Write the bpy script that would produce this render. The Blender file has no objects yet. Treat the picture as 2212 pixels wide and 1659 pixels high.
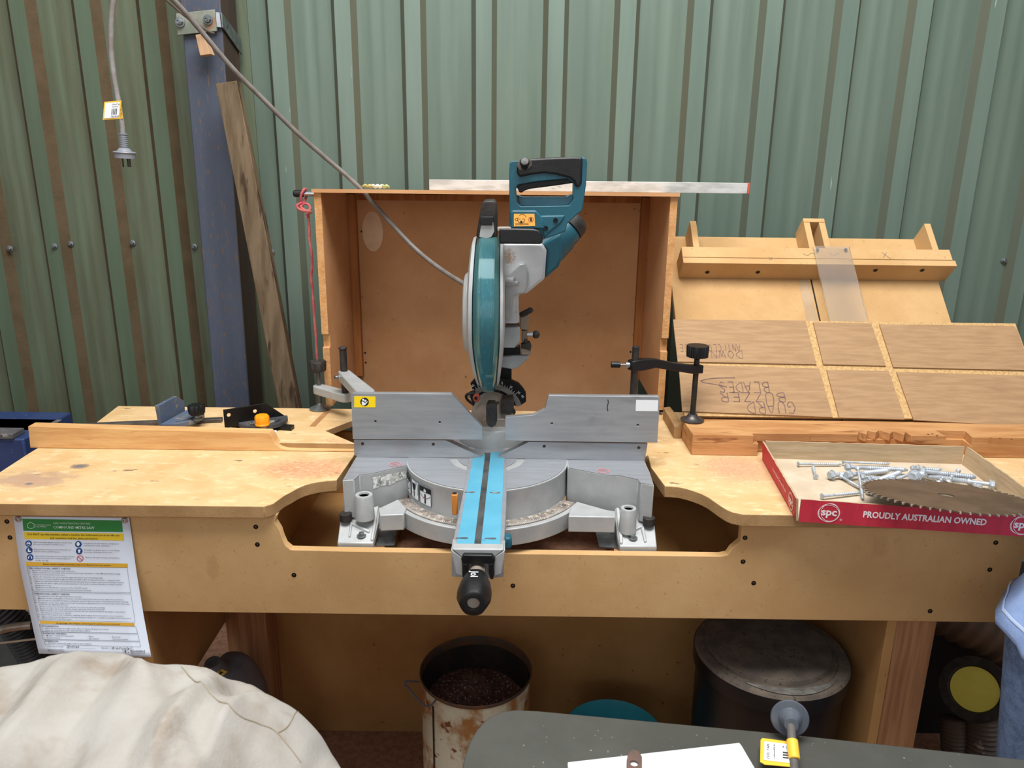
import bpy, bmesh, math, random
from mathutils import Vector, Matrix, Quaternion
from mathutils.geometry import tessellate_polygon
from mathutils import noise as mnoise
S = bpy.context.scene
COL = S.collection
rnd = random.Random(7)
PI = math.pi
# ------------------------------------------------------------------ camera
W, H, F = 2212, 1659, 1661.0
TH, YAW, ROLL = math.radians(16.0), math.radians(0.15), math.radians(0.65)
CAM = Vector((0, 0, 1.515))
FW = Vector((-math.sin(YAW)*math.cos(TH), math.cos(YAW)*math.cos(TH), -math.sin(TH)))
R0 = Vector((math.cos(YAW), math.sin(YAW), 0)); U0 = R0.cross(FW)
RT = R0*math.cos(ROLL) + U0*math.sin(ROLL); UP = U0*math.cos(ROLL) - R0*math.sin(ROLL)
cam = bpy.data.objects.new('camera', bpy.data.cameras.new('camera')); COL.objects.link(cam)
cam.data.sensor_width = 36; cam.data.lens = 36*F/W; cam.data.clip_start = 0.02
M = Matrix.Identity(4)
for i in range(3):
    M[i][0], M[i][1], M[i][2], M[i][3] = RT[i], UP[i], -FW[i], CAM[i]
cam.matrix_world = M
S.camera = cam
cam.data.dof.use_dof = True; cam.data.dof.focus_distance = 1.62; cam.data.dof.aperture_fstop = 9.0
# ------------------------------------------------------------------ light
S.view_settings.view_transform = 'Standard'; S.view_settings.look = 'None'
S.view_settings.gamma = 1; S.view_settings.use_curve_mapping = False
S.view_settings.exposure = 0.0
w = bpy.data.worlds.new('daylight'); S.world = w; w.use_nodes = True
_n = w.node_tree.nodes; _l = w.node_tree.links
_tc = _n.new('ShaderNodeTexCoord'); _sx = _n.new('ShaderNodeSeparateXYZ'); _mr = _n.new('ShaderNodeMapRange'); _mx = _n.new('ShaderNodeMix'); _mx.data_type = 'RGBA'
_l.new(_tc.outputs['Generated'], _sx.inputs[0]); _l.new(_sx.outputs[2], _mr.inputs[0])
_mr.inputs[1].default_value = -0.1; _mr.inputs[2].default_value = 0.55
_mx.inputs[6].default_value = (0.24, 0.225, 0.21, 1); _mx.inputs[7].default_value = (0.46, 0.48, 0.50, 1)
_l.new(_mr.outputs[0], _mx.inputs[0]); _l.new(_mx.outputs[2], _n['Background'].inputs[0])
def area(name, loc, target, sx, sy, power, col=(1, 1, 1)):
    l = bpy.data.lights.new(name, 'AREA'); l.shape = 'RECTANGLE'; l.size = sx; l.size_y = sy
    l.energy = power; l.color = col
    o = bpy.data.objects.new(name, l); COL.objects.link(o); o.location = loc
    o.rotation_euler = (Vector(target)-Vector(loc)).to_track_quat('-Z', 'Y').to_euler()
    return o
area('skylight', (0.1, 0.80, 3.5), (0, 1.5, 0.9), 1.8, 1.3, 118, (1.0, 0.985, 0.96))
area('roller_door_daylight', (-1.0, -3.0, 2.4), (0, 1.6, 1.0), 3.0, 2.0, 40, (0.95, 0.98, 1.0))

# ------------------------------------------------------------------ pixel of the photo -> point on a real plane
def ray(px, py): return FW + RT*((px-W/2)/F) + UP*((H/2-py)/F)
def PY(px, py, y):
    d = ray(px, py); return CAM + d*((y-CAM.y)/d.y)
def PZ(px, py, z):
    d = ray(px, py); return CAM + d*((z-CAM.z)/d.z)
def PP(px, py, p, n):
    d = ray(px, py); n = Vector(n); return CAM + d*((Vector(p)-CAM).dot(n)/d.dot(n))
# ------------------------------------------------------------------ materials
MATS = {}
def lin(c):
    return tuple((x/255/12.92 if x/255 <= .04045 else ((x/255+.055)/1.055)**2.4) for x in c)
def mat(name, c1, c2=None, scale=8, rough=.6, metal=0, bump=0, bscale=None, stretch=(1, 1, 1), fac=(.35, .65),
        c3=None, s3=30, f3=(.62, .68), stretch3=None, trans=0, ior=1.45, alpha=1, spec=.5, coat=0, detail=6, c4=None, s4=3, f4=(.6, .7), stretch4=None):
    if name in MATS: return MATS[name]
    m = bpy.data.materials.new(name); m.use_nodes = True; nt = m.node_tree; N = nt.nodes; L = nt.links
    b = N['Principled BSDF']
    b.inputs['Roughness'].default_value = rough; b.inputs['Metallic'].default_value = metal
    b.inputs['Transmission Weight'].default_value = trans; b.inputs['IOR'].default_value = ior
    b.inputs['Specular IOR Level'].default_value = spec; b.inputs['Coat Weight'].default_value = coat
    b.inputs['Alpha'].default_value = alpha
    c1 = lin(c1); c2 = lin(c2) if c2 else c1
    tc = N.new('ShaderNodeTexCoord')
    def noise(sc, st, det=detail, w_=0.0):
        mp = N.new('ShaderNodeMapping'); mp.inputs['Scale'].default_value = st; mp.inputs['Location'].default_value = (w_, w_*.7, w_*.3)
        L.new(tc.outputs['Object'], mp.inputs[0])
        n = N.new('ShaderNodeTexNoise'); n.inputs['Scale'].default_value = sc; n.inputs['Detail'].default_value = det
        n.inputs['Roughness'].default_value = .62
        L.new(mp.outputs[0], n.inputs['Vector']); return n
    def mix(fac_sock, a, c):
        x = N.new('ShaderNodeMix'); x.data_type = 'RGBA'
        L.new(fac_sock, x.inputs[0])
        if isinstance(a, tuple): x.inputs[6].default_value = (*a, 1)
        else: L.new(a, x.inputs[6])
        x.inputs[7].default_value = (*c, 1); return x.outputs[2]
    def ramp(sock, f):
        r = N.new('ShaderNodeMapRange'); r.inputs[1].default_value = f[0]; r.inputs[2].default_value = f[1]; r.interpolation_type = 'SMOOTHSTEP'
        L.new(sock, r.inputs[0]); return r.outputs[0]
    n1 = noise(scale, stretch)
    col = mix(ramp(n1.outputs[0], fac), c1, c2)
    if c4: col = mix(ramp(noise(s4, stretch4 or stretch, 4, 3.1).outputs[0], f4), col, lin(c4))
    if c3: col = mix(ramp(noise(s3, stretch3 or stretch, 3, 7.7).outputs[0], f3), col, lin(c3))
    L.new(col, b.inputs['Base Color'])
    if bump:
        bp = N.new('ShaderNodeBump'); bp.inputs['Strength'].default_value = min(1, bump); bp.inputs['Distance'].default_value = .002
        nb = noise(bscale or scale*6, stretch, 4, 1.3); L.new(nb.outputs[0], bp.inputs['Height'])
        L.new(bp.outputs[0], b.inputs['Normal'])
    MATS[name] = m; return m
def patch(m, cen, rad, colr, ns=20, f=(.45, .6), st=(1, 1, 1), amt=1.0, seed=0.0):
    """a stain or dusting with its own place on the thing: ellipsoid mask x noise, mixed over the base colour"""
    nt = m.node_tree; N = nt.nodes; L = nt.links; b = N['Principled BSDF']; src = b.inputs['Base Color'].links[0].from_socket
    tc = N.new('ShaderNodeTexCoord'); mp = N.new('ShaderNodeMapping'); mp.vector_type = 'POINT'
    mp.inputs['Scale'].default_value = tuple(1/r for r in rad); mp.inputs['Location'].default_value = tuple(-c/r for c, r in zip(cen, rad))
    L.new(tc.outputs['Object'], mp.inputs[0]); ln = N.new('ShaderNodeVectorMath'); ln.operation = 'LENGTH'; L.new(mp.outputs[0], ln.inputs[0])
    mr = N.new('ShaderNodeMapRange'); mr.inputs[1].default_value = 1.0; mr.inputs[2].default_value = .15; mr.interpolation_type = 'SMOOTHSTEP'; L.new(ln.outputs['Value'], mr.inputs[0])
    mp2 = N.new('ShaderNodeMapping'); mp2.inputs['Scale'].default_value = st; mp2.inputs['Location'].default_value = (seed, seed*.6, 0); L.new(tc.outputs['Object'], mp2.inputs[0])
    n = N.new('ShaderNodeTexNoise'); n.inputs['Scale'].default_value = ns; n.inputs['Detail'].default_value = 6; n.inputs['Roughness'].default_value = .7; L.new(mp2.outputs[0], n.inputs['Vector'])
    # more mask = lower threshold
    ad = N.new('ShaderNodeMath'); ad.operation = 'MULTIPLY_ADD'; L.new(mr.outputs[0], ad.inputs[0]); ad.inputs[1].default_value = .35; L.new(n.outputs[0], ad.inputs[2])
    sb = N.new('ShaderNodeMapRange'); sb.inputs[1].default_value = f[0]+.25; sb.inputs[2].default_value = f[1]+.25; L.new(ad.outputs[0], sb.inputs[0])
    mu = N.new('ShaderNodeMath'); mu.operation = 'MULTIPLY'; L.new(sb.outputs[0], mu.inputs[0]); L.new(mr.outputs[0], mu.inputs[1])
    m2 = N.new('ShaderNodeMath'); m2.operation = 'MULTIPLY'; L.new(mu.outputs[0], m2.inputs[0]); m2.inputs[1].default_value = amt; m2.use_clamp = True
    x = N.new('ShaderNodeMix'); x.data_type = 'RGBA'; L.new(m2.outputs[0], x.inputs[0]); L.new(src, x.inputs[6]); x.inputs[7].default_value = (*lin(colr), 1); L.new(x.outputs[2], b.inputs['Base Color'])
MDF = mat('mdf_board', (202, 165, 116), (190, 151, 102), 5, .75, bump=.15, bscale=260, c3=(160, 122, 80), s3=120, f3=(.62, .8), spec=.25)
MDFT = mat('mdf_worktop_surface', (216, 183, 136), (204, 168, 118), 9, .72, bump=.2, bscale=200, c3=(150, 118, 92), s3=14, f3=(.67, .72), stretch3=(1, 2.2, 1), spec=.25, c4=(224, 196, 152), s4=24, f4=(.5, .7), stretch4=(1, 2, 1))
MDFE = mat('mdf_cut_edge', (174, 140, 98), (156, 122, 82), 14, .85, bump=.3, bscale=300, spec=.2)
HOODM = mat('hood_board', (204, 156, 112), (190, 140, 96), 4, .8, bump=.25, bscale=220, c3=(158, 112, 74), s3=60, f3=(.66, .74), spec=.2)
HOODE = mat('hood_sawn_edge', (206, 158, 108), (190, 138, 88), 40, .85, bump=.6, bscale=160, spec=.2)
BATTEN = mat('pine_batten', (176, 116, 66), (150, 92, 50), 6, .7, stretch=(6, 6, .5), bump=.2, spec=.25)
UNDER = mat('underbench_board', (186, 144, 92), (170, 128, 78), 4, .8, bump=.2, bscale=150, c3=(120, 86, 50), s3=40, f3=(.68, .74), spec=.2)
PINE = mat('pine', (220, 178, 122), (202, 152, 98), 5, .6, stretch=(1, 6, 10), bump=.25, bscale=30, c3=(164, 116, 74), s3=6, f3=(.66, .76), stretch3=(1.5, 6, 14), spec=.3)
PINEV = mat('pine_leg_timber', (180, 136, 98), (150, 106, 74), 5, .7, stretch=(14, 14, .6), bump=.3, bscale=20, spec=.25)
PINEX = mat('weathered_stud', (116, 100, 80), (94, 79, 61), 5, .85, stretch=(9, 9, .8), bump=.4, bscale=40, c3=(68, 54, 42), s3=5, f3=(.56, .66), stretch3=(8, 8, 1), spec=.15)
BEAM = mat('beam_timber', (196, 148, 98), (172, 120, 74), 5, .65, stretch=(1, 5, 9), bump=.25, bscale=30, c3=(136, 88, 54), s3=6, f3=(.60, .72), stretch3=(1.2, 8, 8), spec=.3)
PLY = mat('veneered_panel', (170, 137, 102), (156, 124, 91), 14, .7, stretch=(1, 9, 9), bump=.15, bscale=60, c3=(134, 102, 74), s3=3.5, f3=(.58, .78), stretch3=(1, 4, 4), spec=.25)
PCORE = mat('particle_core', (206, 172, 122), (182, 146, 98), 160, .9, bump=.8, bscale=160, spec=.15, detail=3)
SAWD = mat('sawdust_cover', (176, 134, 110), (150, 110, 88), 60, .95, bump=.9, bscale=200, c3=(92, 56, 44), s3=90, f3=(.66, .72), spec=.1)
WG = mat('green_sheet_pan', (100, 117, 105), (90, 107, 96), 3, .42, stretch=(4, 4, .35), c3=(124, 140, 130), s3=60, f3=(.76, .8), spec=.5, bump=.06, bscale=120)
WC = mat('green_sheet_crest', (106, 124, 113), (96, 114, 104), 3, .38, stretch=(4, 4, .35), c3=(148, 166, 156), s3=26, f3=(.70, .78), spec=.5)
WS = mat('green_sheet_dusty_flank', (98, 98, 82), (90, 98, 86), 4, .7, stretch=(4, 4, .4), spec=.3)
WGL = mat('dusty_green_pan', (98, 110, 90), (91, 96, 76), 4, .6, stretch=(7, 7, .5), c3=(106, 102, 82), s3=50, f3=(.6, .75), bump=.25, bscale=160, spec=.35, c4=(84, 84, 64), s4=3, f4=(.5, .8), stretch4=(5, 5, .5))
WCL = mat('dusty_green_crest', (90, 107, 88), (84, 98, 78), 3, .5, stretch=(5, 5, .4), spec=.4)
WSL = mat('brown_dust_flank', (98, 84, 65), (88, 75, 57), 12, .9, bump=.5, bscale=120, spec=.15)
BLUEP = mat('blue_painted_steel', (80, 87, 103), (69, 76, 91), 3, .5, stretch=(3, 3, .5), c3=(112, 88, 70), s3=70, f3=(.60, .68), spec=.4)
BLUED = mat('dusty_post_side', (78, 66, 56), (66, 58, 52), 5, .8, stretch=(3, 3, .6), c3=(104, 90, 74), s3=90, f3=(.68, .74), spec=.2)
GALV = mat('galvanised_steel', (150, 156, 158), (120, 126, 128), 40, .42, .85, c3=(90, 96, 98), s3=30, f3=(.6, .7))
RUSTP = mat('lichen_grey_steel_plate', (150, 152, 140), (116, 124, 112), 14, .75, .3, c3=(168, 104, 58), s3=12, f3=(.6, .72), bump=.4, bscale=50)
ALU = mat('milled_aluminium', (168, 171, 174), (156, 159, 163), 9, .36, .45, stretch=(1, 1, 8), c3=(138, 140, 142), s3=7, f3=(.6, .8), stretch3=(1, 1, 2))
ALUT = mat('machined_table_top', (168, 172, 178), (158, 162, 168), 12, .38, .45, stretch=(1, 10, 1), c3=(140, 142, 146), s3=7, f3=(.6, .8))
CAST = mat('silver_cast_paint', (182, 184, 184), (170, 173, 173), 20, .45, .25, bump=.12, bscale=300)
CASTD = mat('silver_cast_dusty', (158, 152, 144), (146, 128, 110), 18, .6, .3, bump=.3, bscale=200)
DGREY = mat('dark_grey_cast', (92, 98, 108), (74, 80, 90), 18, .6, .1, bump=.25, bscale=180, c3=(150, 138, 120), s3=40, f3=(.56, .66))
BLK = mat('black_plastic', (13, 13, 15), (20, 20, 22), 20, .4, bump=.15, bscale=260)
BLKD = mat('dusty_black_plastic', (26, 25, 24), (54, 48, 44), 30, .6, bump=.3, bscale=200)
BLKM = mat('black_painted_metal', (14, 15, 16), (26, 27, 28), 18, .38, .3, bump=.2, bscale=200)
TEAL = mat('teal_plastic', (24, 76, 90), (30, 88, 104), 10, .42, bump=.1, bscale=260, c3=(70, 104, 112), s3=14, f3=(.66, .82))
TEALG = mat('teal_clear_guard', (140, 212, 222), (124, 202, 214), 6, .10, trans=.88, ior=1.25, c3=(170, 214, 216), s3=9, f3=(.62, .8))
SKY = mat('sky_blue_kerf_plate', (80, 152, 180), (90, 162, 188), 8, .5, c3=(70, 126, 150), s3=18, f3=(.70, .74))
ORNG = mat('orange_plastic', (214, 138, 62), (200, 124, 52), 12, .5)
REDP = mat('red_plastic', (190, 84, 62), None, 12, .5)
YEL = mat('yellow_paint', (248, 214, 20), None, 5, .5)
AMB = mat('amber_knob', (255, 168, 24), (250, 156, 18), 9, .4)
WHT = mat('white_label', (232, 236, 240), None, 5, .45)
BLKINK = mat('black_print', (20, 20, 22), None, 5, .6)
STEEL = mat('polished_steel', (200, 202, 204), (180, 182, 186), 20, .22, .95)
CABLE = mat('grey_cable', (118, 112, 107), (102, 96, 91), 30, .5)
REDC = mat('red_cord', (176, 62, 76), (206, 120, 112), 9, .7, stretch=(1, 1, 2), bump=.4, bscale=300)

# ------------------------------------------------------------------ mesh helpers
def V(*a): return Vector(a)
def tess(loops):
    return tessellate_polygon([[Vector(p) for p in l] for l in loops])
def prism(bm, pts, vec, holes=()):
    """polygon (3D points, optional holes) swept along vec"""
    vec = Vector(vec); loops = [[Vector(p) for p in pts]] + [[Vector(p) for p in h] for h in holes]
    flat = [p for l in loops for p in l]
    a = [bm.verts.new(p) for p in flat]; b = [bm.verts.new(p+vec) for p in flat]
    if not holes:
        bm.faces.new(a); bm.faces.new(b[::-1])
    else:
        for t in tess(loops):
            try: bm.faces.new([a[i] for i in t]); bm.faces.new([b[i] for i in t][::-1])
            except ValueError: pass
    k = 0
    for l in loops:
        n = len(l)
        for i in range(n):
            j = (i+1) % n
            bm.faces.new([a[k+i], b[k+i], b[k+j], a[k+j]])
        k += n
    return bm
def box(bm, lo, hi, mtx=None):
    x0, y0, z0 = lo; x1, y1, z1 = hi
    p = [V(x0, y0, z0), V(x1, y0, z0), V(x1, y1, z0), V(x0, y1, z0)]
    q = [V(x, y, z1) for x, y, z in p]
    if mtx: p = [mtx @ v for v in p]; q = [mtx @ v for v in q]
    a = [bm.verts.new(v) for v in p]; b = [bm.verts.new(v) for v in q]
    bm.faces.new(a[::-1]); bm.faces.new(b)
    for i in range(4): bm.faces.new([a[i], a[(i+1) % 4], b[(i+1) % 4], b[i]])
    return bm
def frame(ax):
    ax = Vector(ax).normalized(); t = V(0, 0, 1) if abs(ax.z) < .9 else V(1, 0, 0)
    u = ax.cross(t).normalized(); return u, ax.cross(u)
def lathe(bm, org, ax, prof, seg=32, a0=0, a1=2*PI, ref=None, rib=None):
    """prof: list of (distance along axis, radius)"""
    org = Vector(org); ax = Vector(ax).normalized(); u, v = frame(ax)
    if ref is not None: u = (Vector(ref) - ax*Vector(ref).dot(ax)).normalized(); v = ax.cross(u)
    full = abs(a1-a0-2*PI) < 1e-6; n = seg if full else seg+1
    rings = []
    for (t, r) in prof:
        if r < 1e-6: rings.append([bm.verts.new(org+ax*t)]); continue
        rr = []
        for i in range(n):
            a = a0+(a1-a0)*i/seg; q = r*(rib(i) if rib else 1)
            rr.append(bm.verts.new(org+ax*t+(u*math.cos(a)+v*math.sin(a))*q))
        rings.append(rr)
    for A, B in zip(rings, rings[1:]):
        m = n if full else n-1
        for i in range(m):
            j = (i+1) % n
            if len(A) == 1 and len(B) == 1: continue
            if len(A) == 1: f = [A[0], B[j], B[i]]
            elif len(B) == 1: f = [A[i], A[j], B[0]]
            else: f = [A[i], A[j], B[j], B[i]]
            try: bm.faces.new(f)
            except ValueError: pass
    if full:
        for R_ in (rings[0], rings[-1]):
            if len(R_) > 2:
                try: bm.faces.new(R_)
                except ValueError: pass
    return bm
def cyl(bm, p0, p1, r0, r1=None, seg=24, rib=None):
    p0, p1 = Vector(p0), Vector(p1); r1 = r0 if r1 is None else r1; L_ = (p1-p0).length
    c = min(r0, r1, L_/2)*.12
    return lathe(bm, p0, p1-p0, [(0, r0-c), (c, r0), (L_-c, r1), (L_, r1-c)], seg, rib=rib)
def smooth_path(pts, n=8):
    pts = [Vector(p) for p in pts]; out = []
    for i in range(len(pts)-1):
        p0 = pts[max(i-1, 0)]; p1 = pts[i]; p2 = pts[i+1]; p3 = pts[min(i+2, len(pts)-1)]
        for k in range(n):
            t = k/n
            out.append(.5*((2*p1)+(p2-p0)*t+(2*p0-5*p1+4*p2-p3)*t*t+(3*p1-p0-3*p2+p3)*t**3))
    out.append(pts[-1]); return out
def tube(bm, pts, r, seg=10, rad=None, closed_ends=True):
    pts = [Vector(p) for p in pts]; rings = []; u = None
    for i, p in enumerate(pts):
        t = (pts[min(i+1, len(pts)-1)]-pts[max(i-1, 0)]).normalized()
        if u is None: u, _ = frame(t)
        u = (u-t*u.dot(t)).normalized(); v = t.cross(u); q = rad(i/(len(pts)-1)) if rad else r
        rings.append([bm.verts.new(p+(u*math.cos(2*PI*k/seg)+v*math.sin(2*PI*k/seg))*q) for k in range(seg)])
    for A, B in zip(rings, rings[1:]):
        for k in range(seg): bm.faces.new([A[k], A[(k+1) % seg], B[(k+1) % seg], B[k]])
    if closed_ends: bm.faces.new(rings[0][::-1]); bm.faces.new(rings[-1])
    return bm
def BM(): return bmesh.new()
def tagp(o, label=None, cat=None, group=None, kind=None):
    if label: o['label'] = label
    if cat: o['category'] = cat
    if group: o['group'] = group
    if kind: o['kind'] = kind
    return o
def thing(name, label, cat, loc=(0, 0, 0), group=None, kind=None):
    o = bpy.data.objects.new(name, None); COL.objects.link(o); o.location = loc; o.empty_display_size = .05
    return tagp(o, label, cat, group, kind)
def wloc(o):
    v = Vector(o.location)
    while o.parent: o = o.parent; v += Vector(o.location)
    return v
def obj(name, bm, m, parent=None, bevel=0, sm=35, label=None, world=True, seg=2, kind=None, weld=True):
    """one mesh object; world=True: the bmesh is in scene coordinates"""
    if weld: bmesh.ops.remove_doubles(bm, verts=bm.verts, dist=1e-6)
    bmesh.ops.recalc_face_normals(bm, faces=bm.faces)
    me = bpy.data.meshes.new(name)
    if world and parent: bm.transform(Matrix.Translation(-wloc(parent)))
    org = Vector((0, 0, 0))
    if world and parent is None and len(bm.verts):
        lo = Vector([min(v.co[i] for v in bm.verts) for i in range(3)]); hi = Vector([max(v.co[i] for v in bm.verts) for i in range(3)])
        org = Vector(((lo.x+hi.x)/2, (lo.y+hi.y)/2, lo.z)); bm.transform(Matrix.Translation(-org))
    bm.to_mesh(me); bm.free()
    for mm in (m if isinstance(m, (list, tuple)) else [m]): me.materials.append(mm)
    if sm:
        me.polygons.foreach_set('use_smooth', [True]*len(me.polygons)); me.set_sharp_from_angle(angle=math.radians(sm))
    o = bpy.data.objects.new(name, me); COL.objects.link(o)
    if parent: o.parent = parent
    else: o.location = org
    if bevel:
        b = o.modifiers.new('bevel', 'BEVEL'); b.width = bevel; b.segments = seg; b.limit_method = 'ANGLE'; b.angle_limit = math.radians(40); b.harden_normals = False
    if label: o['label'] = label
    if kind: o['kind'] = kind
    return o
def struct(name, bm, m, bevel=0, label=None):
    o = obj(name, bm, m, None, bevel); o['kind'] = 'structure'
    if label: o['label'] = label
    return o
def dup(root, loc=None, label=None, rot=None):
    r = root.copy(); COL.objects.link(r)
    for ch in root.children:
        c = ch.copy(); COL.objects.link(c); c.parent = r
        for g in ch.children:
            d = g.copy(); COL.objects.link(d); d.parent = c
    if loc is not None: r.location = loc
    if rot is not None: r.rotation_euler = rot
    if label: r['label'] = label
    return r
_txt = {}
def text_geo(s, size=1.0, align='LEFT', bold=0.0, res=2):
    c = bpy.data.curves.new('t', 'FONT'); c.body = s; c.size = size; c.align_x = align; c.resolution_u = res; c.offset = bold
    o = bpy.data.objects.new('t', c); COL.objects.link(o)
    dg = bpy.context.evaluated_depsgraph_get(); me = bpy.data.meshes.new_from_object(o.evaluated_get(dg))
    vs = [v.co.copy() for v in me.vertices]; fs = [list(p.vertices) for p in me.polygons]
    bpy.data.objects.remove(o); bpy.data.curves.remove(c); bpy.data.meshes.remove(me)
    return vs, fs
def put_text(bm, s, size, fn, align='LEFT', bold=0, res=2, at=(0, 0), width=None, mi=0):
    vs, fs = text_geo(s, size, align, bold, res)
    if not vs: return
    if width:
        w_ = max(v.x for v in vs)-min(v.x for v in vs); k = width/w_
        for v in vs: v.x *= k
    bv = [bm.verts.new(fn(v.x+at[0], v.y+at[1])) for v in vs]
    for f in fs:
        try: q = bm.faces.new([bv[i] for i in f]); q.material_index = mi
        except ValueError: pass
def flat(bm, pts, fn, mi=0):
    q = bm.faces.new([bm.verts.new(fn(x, y)) for x, y in pts]); q.material_index = mi
def ring2(bm, cx, cy, r, wd, fn, mi=0, n=28, sx=1, sy=1, a0=0, a1=2*PI):
    full = abs(a1-a0-2*PI) < 1e-6
    A = []; B = []
    for i in range(n if full else n+1):
        a = a0+(a1-a0)*i/n
        A.append(bm.verts.new(fn(cx+math.cos(a)*r*sx, cy+math.sin(a)*r*sy))); B.append(bm.verts.new(fn(cx+math.cos(a)*(r-wd)*sx, cy+math.sin(a)*(r-wd)*sy)))
    for i in range(n):
        j = (i+1) % len(A); q = bm.faces.new([A[i], A[j], B[j], B[i]]); q.material_index = mi
def disc2(bm, cx, cy, r, fn, mi=0, n=24, sx=1, sy=1):
    flat(bm, [(cx+math.cos(2*PI*i/n)*r*sx, cy+math.sin(2*PI*i/n)*r*sy) for i in range(n)], fn, mi)
def stroke(bm, pts, wd, fn, mi=0, n=4):
    """pen stroke as a thin ribbon"""
    P = smooth_path([(x, y, 0) for x, y in pts], n) if len(pts) > 2 else [Vector((x, y, 0)) for x, y in pts]
    A = []; B = []
    for i, p in enumerate(P):
        t = (P[min(i+1, len(P)-1)]-P[max(i-1, 0)])
        if t.length < 1e-9: t = V(1, 0, 0)
        t.normalize(); nn = V(-t.y, t.x, 0)*wd/2
        A.append(bm.verts.new(fn((p+nn).x, (p+nn).y))); B.append(bm.verts.new(fn((p-nn).x, (p-nn).y)))
    for i in range(len(P)-1):
        q = bm.faces.new([A[i], A[i+1], B[i+1], B[i]]); q.material_index = mi
def plane_fn(o, u, v, n=None, eps=.0006):
    o, u, v = Vector(o), Vector(u).normalized(), Vector(v).normalized()
    n = Vector(n).normalized() if n is not None else u.cross(v)
    return lambda x, y: o+u*x+v*y+n*eps

#@@SETTING
# ------------------------------------------------------------------ floor and walls
bm = BM(); box(bm, (-3.2, -3.5, -.05), (3.2, 2.42, 0)); struct('floor', bm, SAWD)
WY = 2.35
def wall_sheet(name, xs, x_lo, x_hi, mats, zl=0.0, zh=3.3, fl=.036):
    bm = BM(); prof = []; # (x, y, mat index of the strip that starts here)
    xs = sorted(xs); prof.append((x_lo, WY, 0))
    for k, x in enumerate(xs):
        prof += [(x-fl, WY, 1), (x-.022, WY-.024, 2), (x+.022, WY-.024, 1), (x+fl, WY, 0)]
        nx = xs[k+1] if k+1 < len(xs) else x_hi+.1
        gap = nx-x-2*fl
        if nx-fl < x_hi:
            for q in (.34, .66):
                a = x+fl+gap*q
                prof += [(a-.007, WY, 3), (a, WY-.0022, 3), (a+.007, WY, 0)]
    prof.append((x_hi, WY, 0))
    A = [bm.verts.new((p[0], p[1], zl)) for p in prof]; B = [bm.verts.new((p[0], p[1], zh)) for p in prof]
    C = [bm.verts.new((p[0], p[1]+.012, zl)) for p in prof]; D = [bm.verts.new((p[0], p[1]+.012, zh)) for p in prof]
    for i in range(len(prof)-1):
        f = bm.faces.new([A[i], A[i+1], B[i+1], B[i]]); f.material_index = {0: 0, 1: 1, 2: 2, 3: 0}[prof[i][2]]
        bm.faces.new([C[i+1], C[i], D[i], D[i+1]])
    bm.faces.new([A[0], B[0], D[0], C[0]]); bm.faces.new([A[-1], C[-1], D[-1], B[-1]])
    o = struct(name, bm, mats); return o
rx = [PY(p, 0, WY).x for p in (600, 742, 892, 1046, 1202, 1356, 1514, 1670, 1833, 1991, 2149)]
rx += [rx[-1]+.2*i for i in range(1, 8)]
lx = [PY(p, 0, WY).x for p in (-95, 45, 185, 325, 465)]; lx = [lx[0]-.19*i for i in range(1, 5)]+lx
mid = (lx[-1]+rx[0])/2
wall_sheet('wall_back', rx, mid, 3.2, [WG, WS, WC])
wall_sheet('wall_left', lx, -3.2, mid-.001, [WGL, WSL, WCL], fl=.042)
# ------------------------------------------------------------------ blue post
P0 = PY(388, 0, 2.2); P1 = PY(463, 870, 2.2)
kx = (P1.x-P0.x)/(P1.z-P0.z)
def postx(z): return P0.x+kx*(z-P0.z)
pw = PY(476, 0, 2.2).x-P0.x
post = thing('steel_post', 'blue rust-speckled steel post standing against the green wall', 'post', (postx(0), 2.2, 0))
bm = BM()
for i in range(1):
    a = [V(postx(0), 2.2, 0), V(postx(0)+pw, 2.2, 0), V(postx(0)+pw, 2.32, 0), V(postx(0), 2.32, 0)]
    prism(bm, a, V(kx*3.3, 0, 3.3))
for f in bm.faces:
    n = f.normal; f.normal_update()
    if abs(f.normal.x) > .5: f.material_index = 1
o = obj('post_body', bm, [BLUEP, BLUED], post, bevel=.004)
# timber stick leaning on it
t0 = PY(493, 180, 2.13); t1 = PY(627, 877, 2.04); dd = (t1-t0); tb = t0+dd*(t0.z/(t0.z-t1.z))
u = V(1, 0, 0); ax = (tb-t0).normalized(); u = (u-ax*u.dot(ax)).normalized(); v = ax.cross(u)
bm = BM(); hw = .028
prism(bm, [t0-u*hw-v*.016, t0+u*hw-v*.016, t0+u*hw+v*.016, t0-u*hw+v*.016], (tb-t0))
tagp(obj('timber_stud', bm, PINEX, None, bevel=.002), 'tall weathered grey timber offcut leaning beside the blue post', 'timber')
# steel plate on post with bolts
pl = thing('steel_plate', 'grey weathered steel plate bolted high on the blue post', 'bracket', PY(425, 45, 2.19))
bm = BM(); q = [PY(*p, 2.186) for p in ((380, 29), (463, 20), (468, 67), (383, 76))]; prism(bm, q, (0, .008, 0)); obj('plate', bm, RUSTP, pl, bevel=.001)
for p in ((390, 48), (450, 43)):
    c = PY(*p, 2.186); bm = BM(); cyl(bm, c, c+V(0, -.004, 0), .0125, seg=20); cyl(bm, c+V(0, -.004, 0), c+V(0, -.014, 0), .0085, seg=6)
    lathe(bm, c+V(0, -.014, 0), (0, -1, 0), [(0, .005), (.003, .005), (.003, .003), (.0005, .003)], 14); obj('bolt', bm, GALV, pl)
sp = thing('strap_bracket', 'thin galvanised strap wrapped around the side of the blue post', 'bracket', PY(485, 50, 2.2))
xr = postx(1.95)+pw
bm = BM(); q = [PY(*p, 2.19) for p in ((466, 26), (474, 27), (478, 59), (468, 58))]; prism(bm, q, (0, .004, 0)); obj('strap_end', bm, STEEL, sp)
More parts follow.
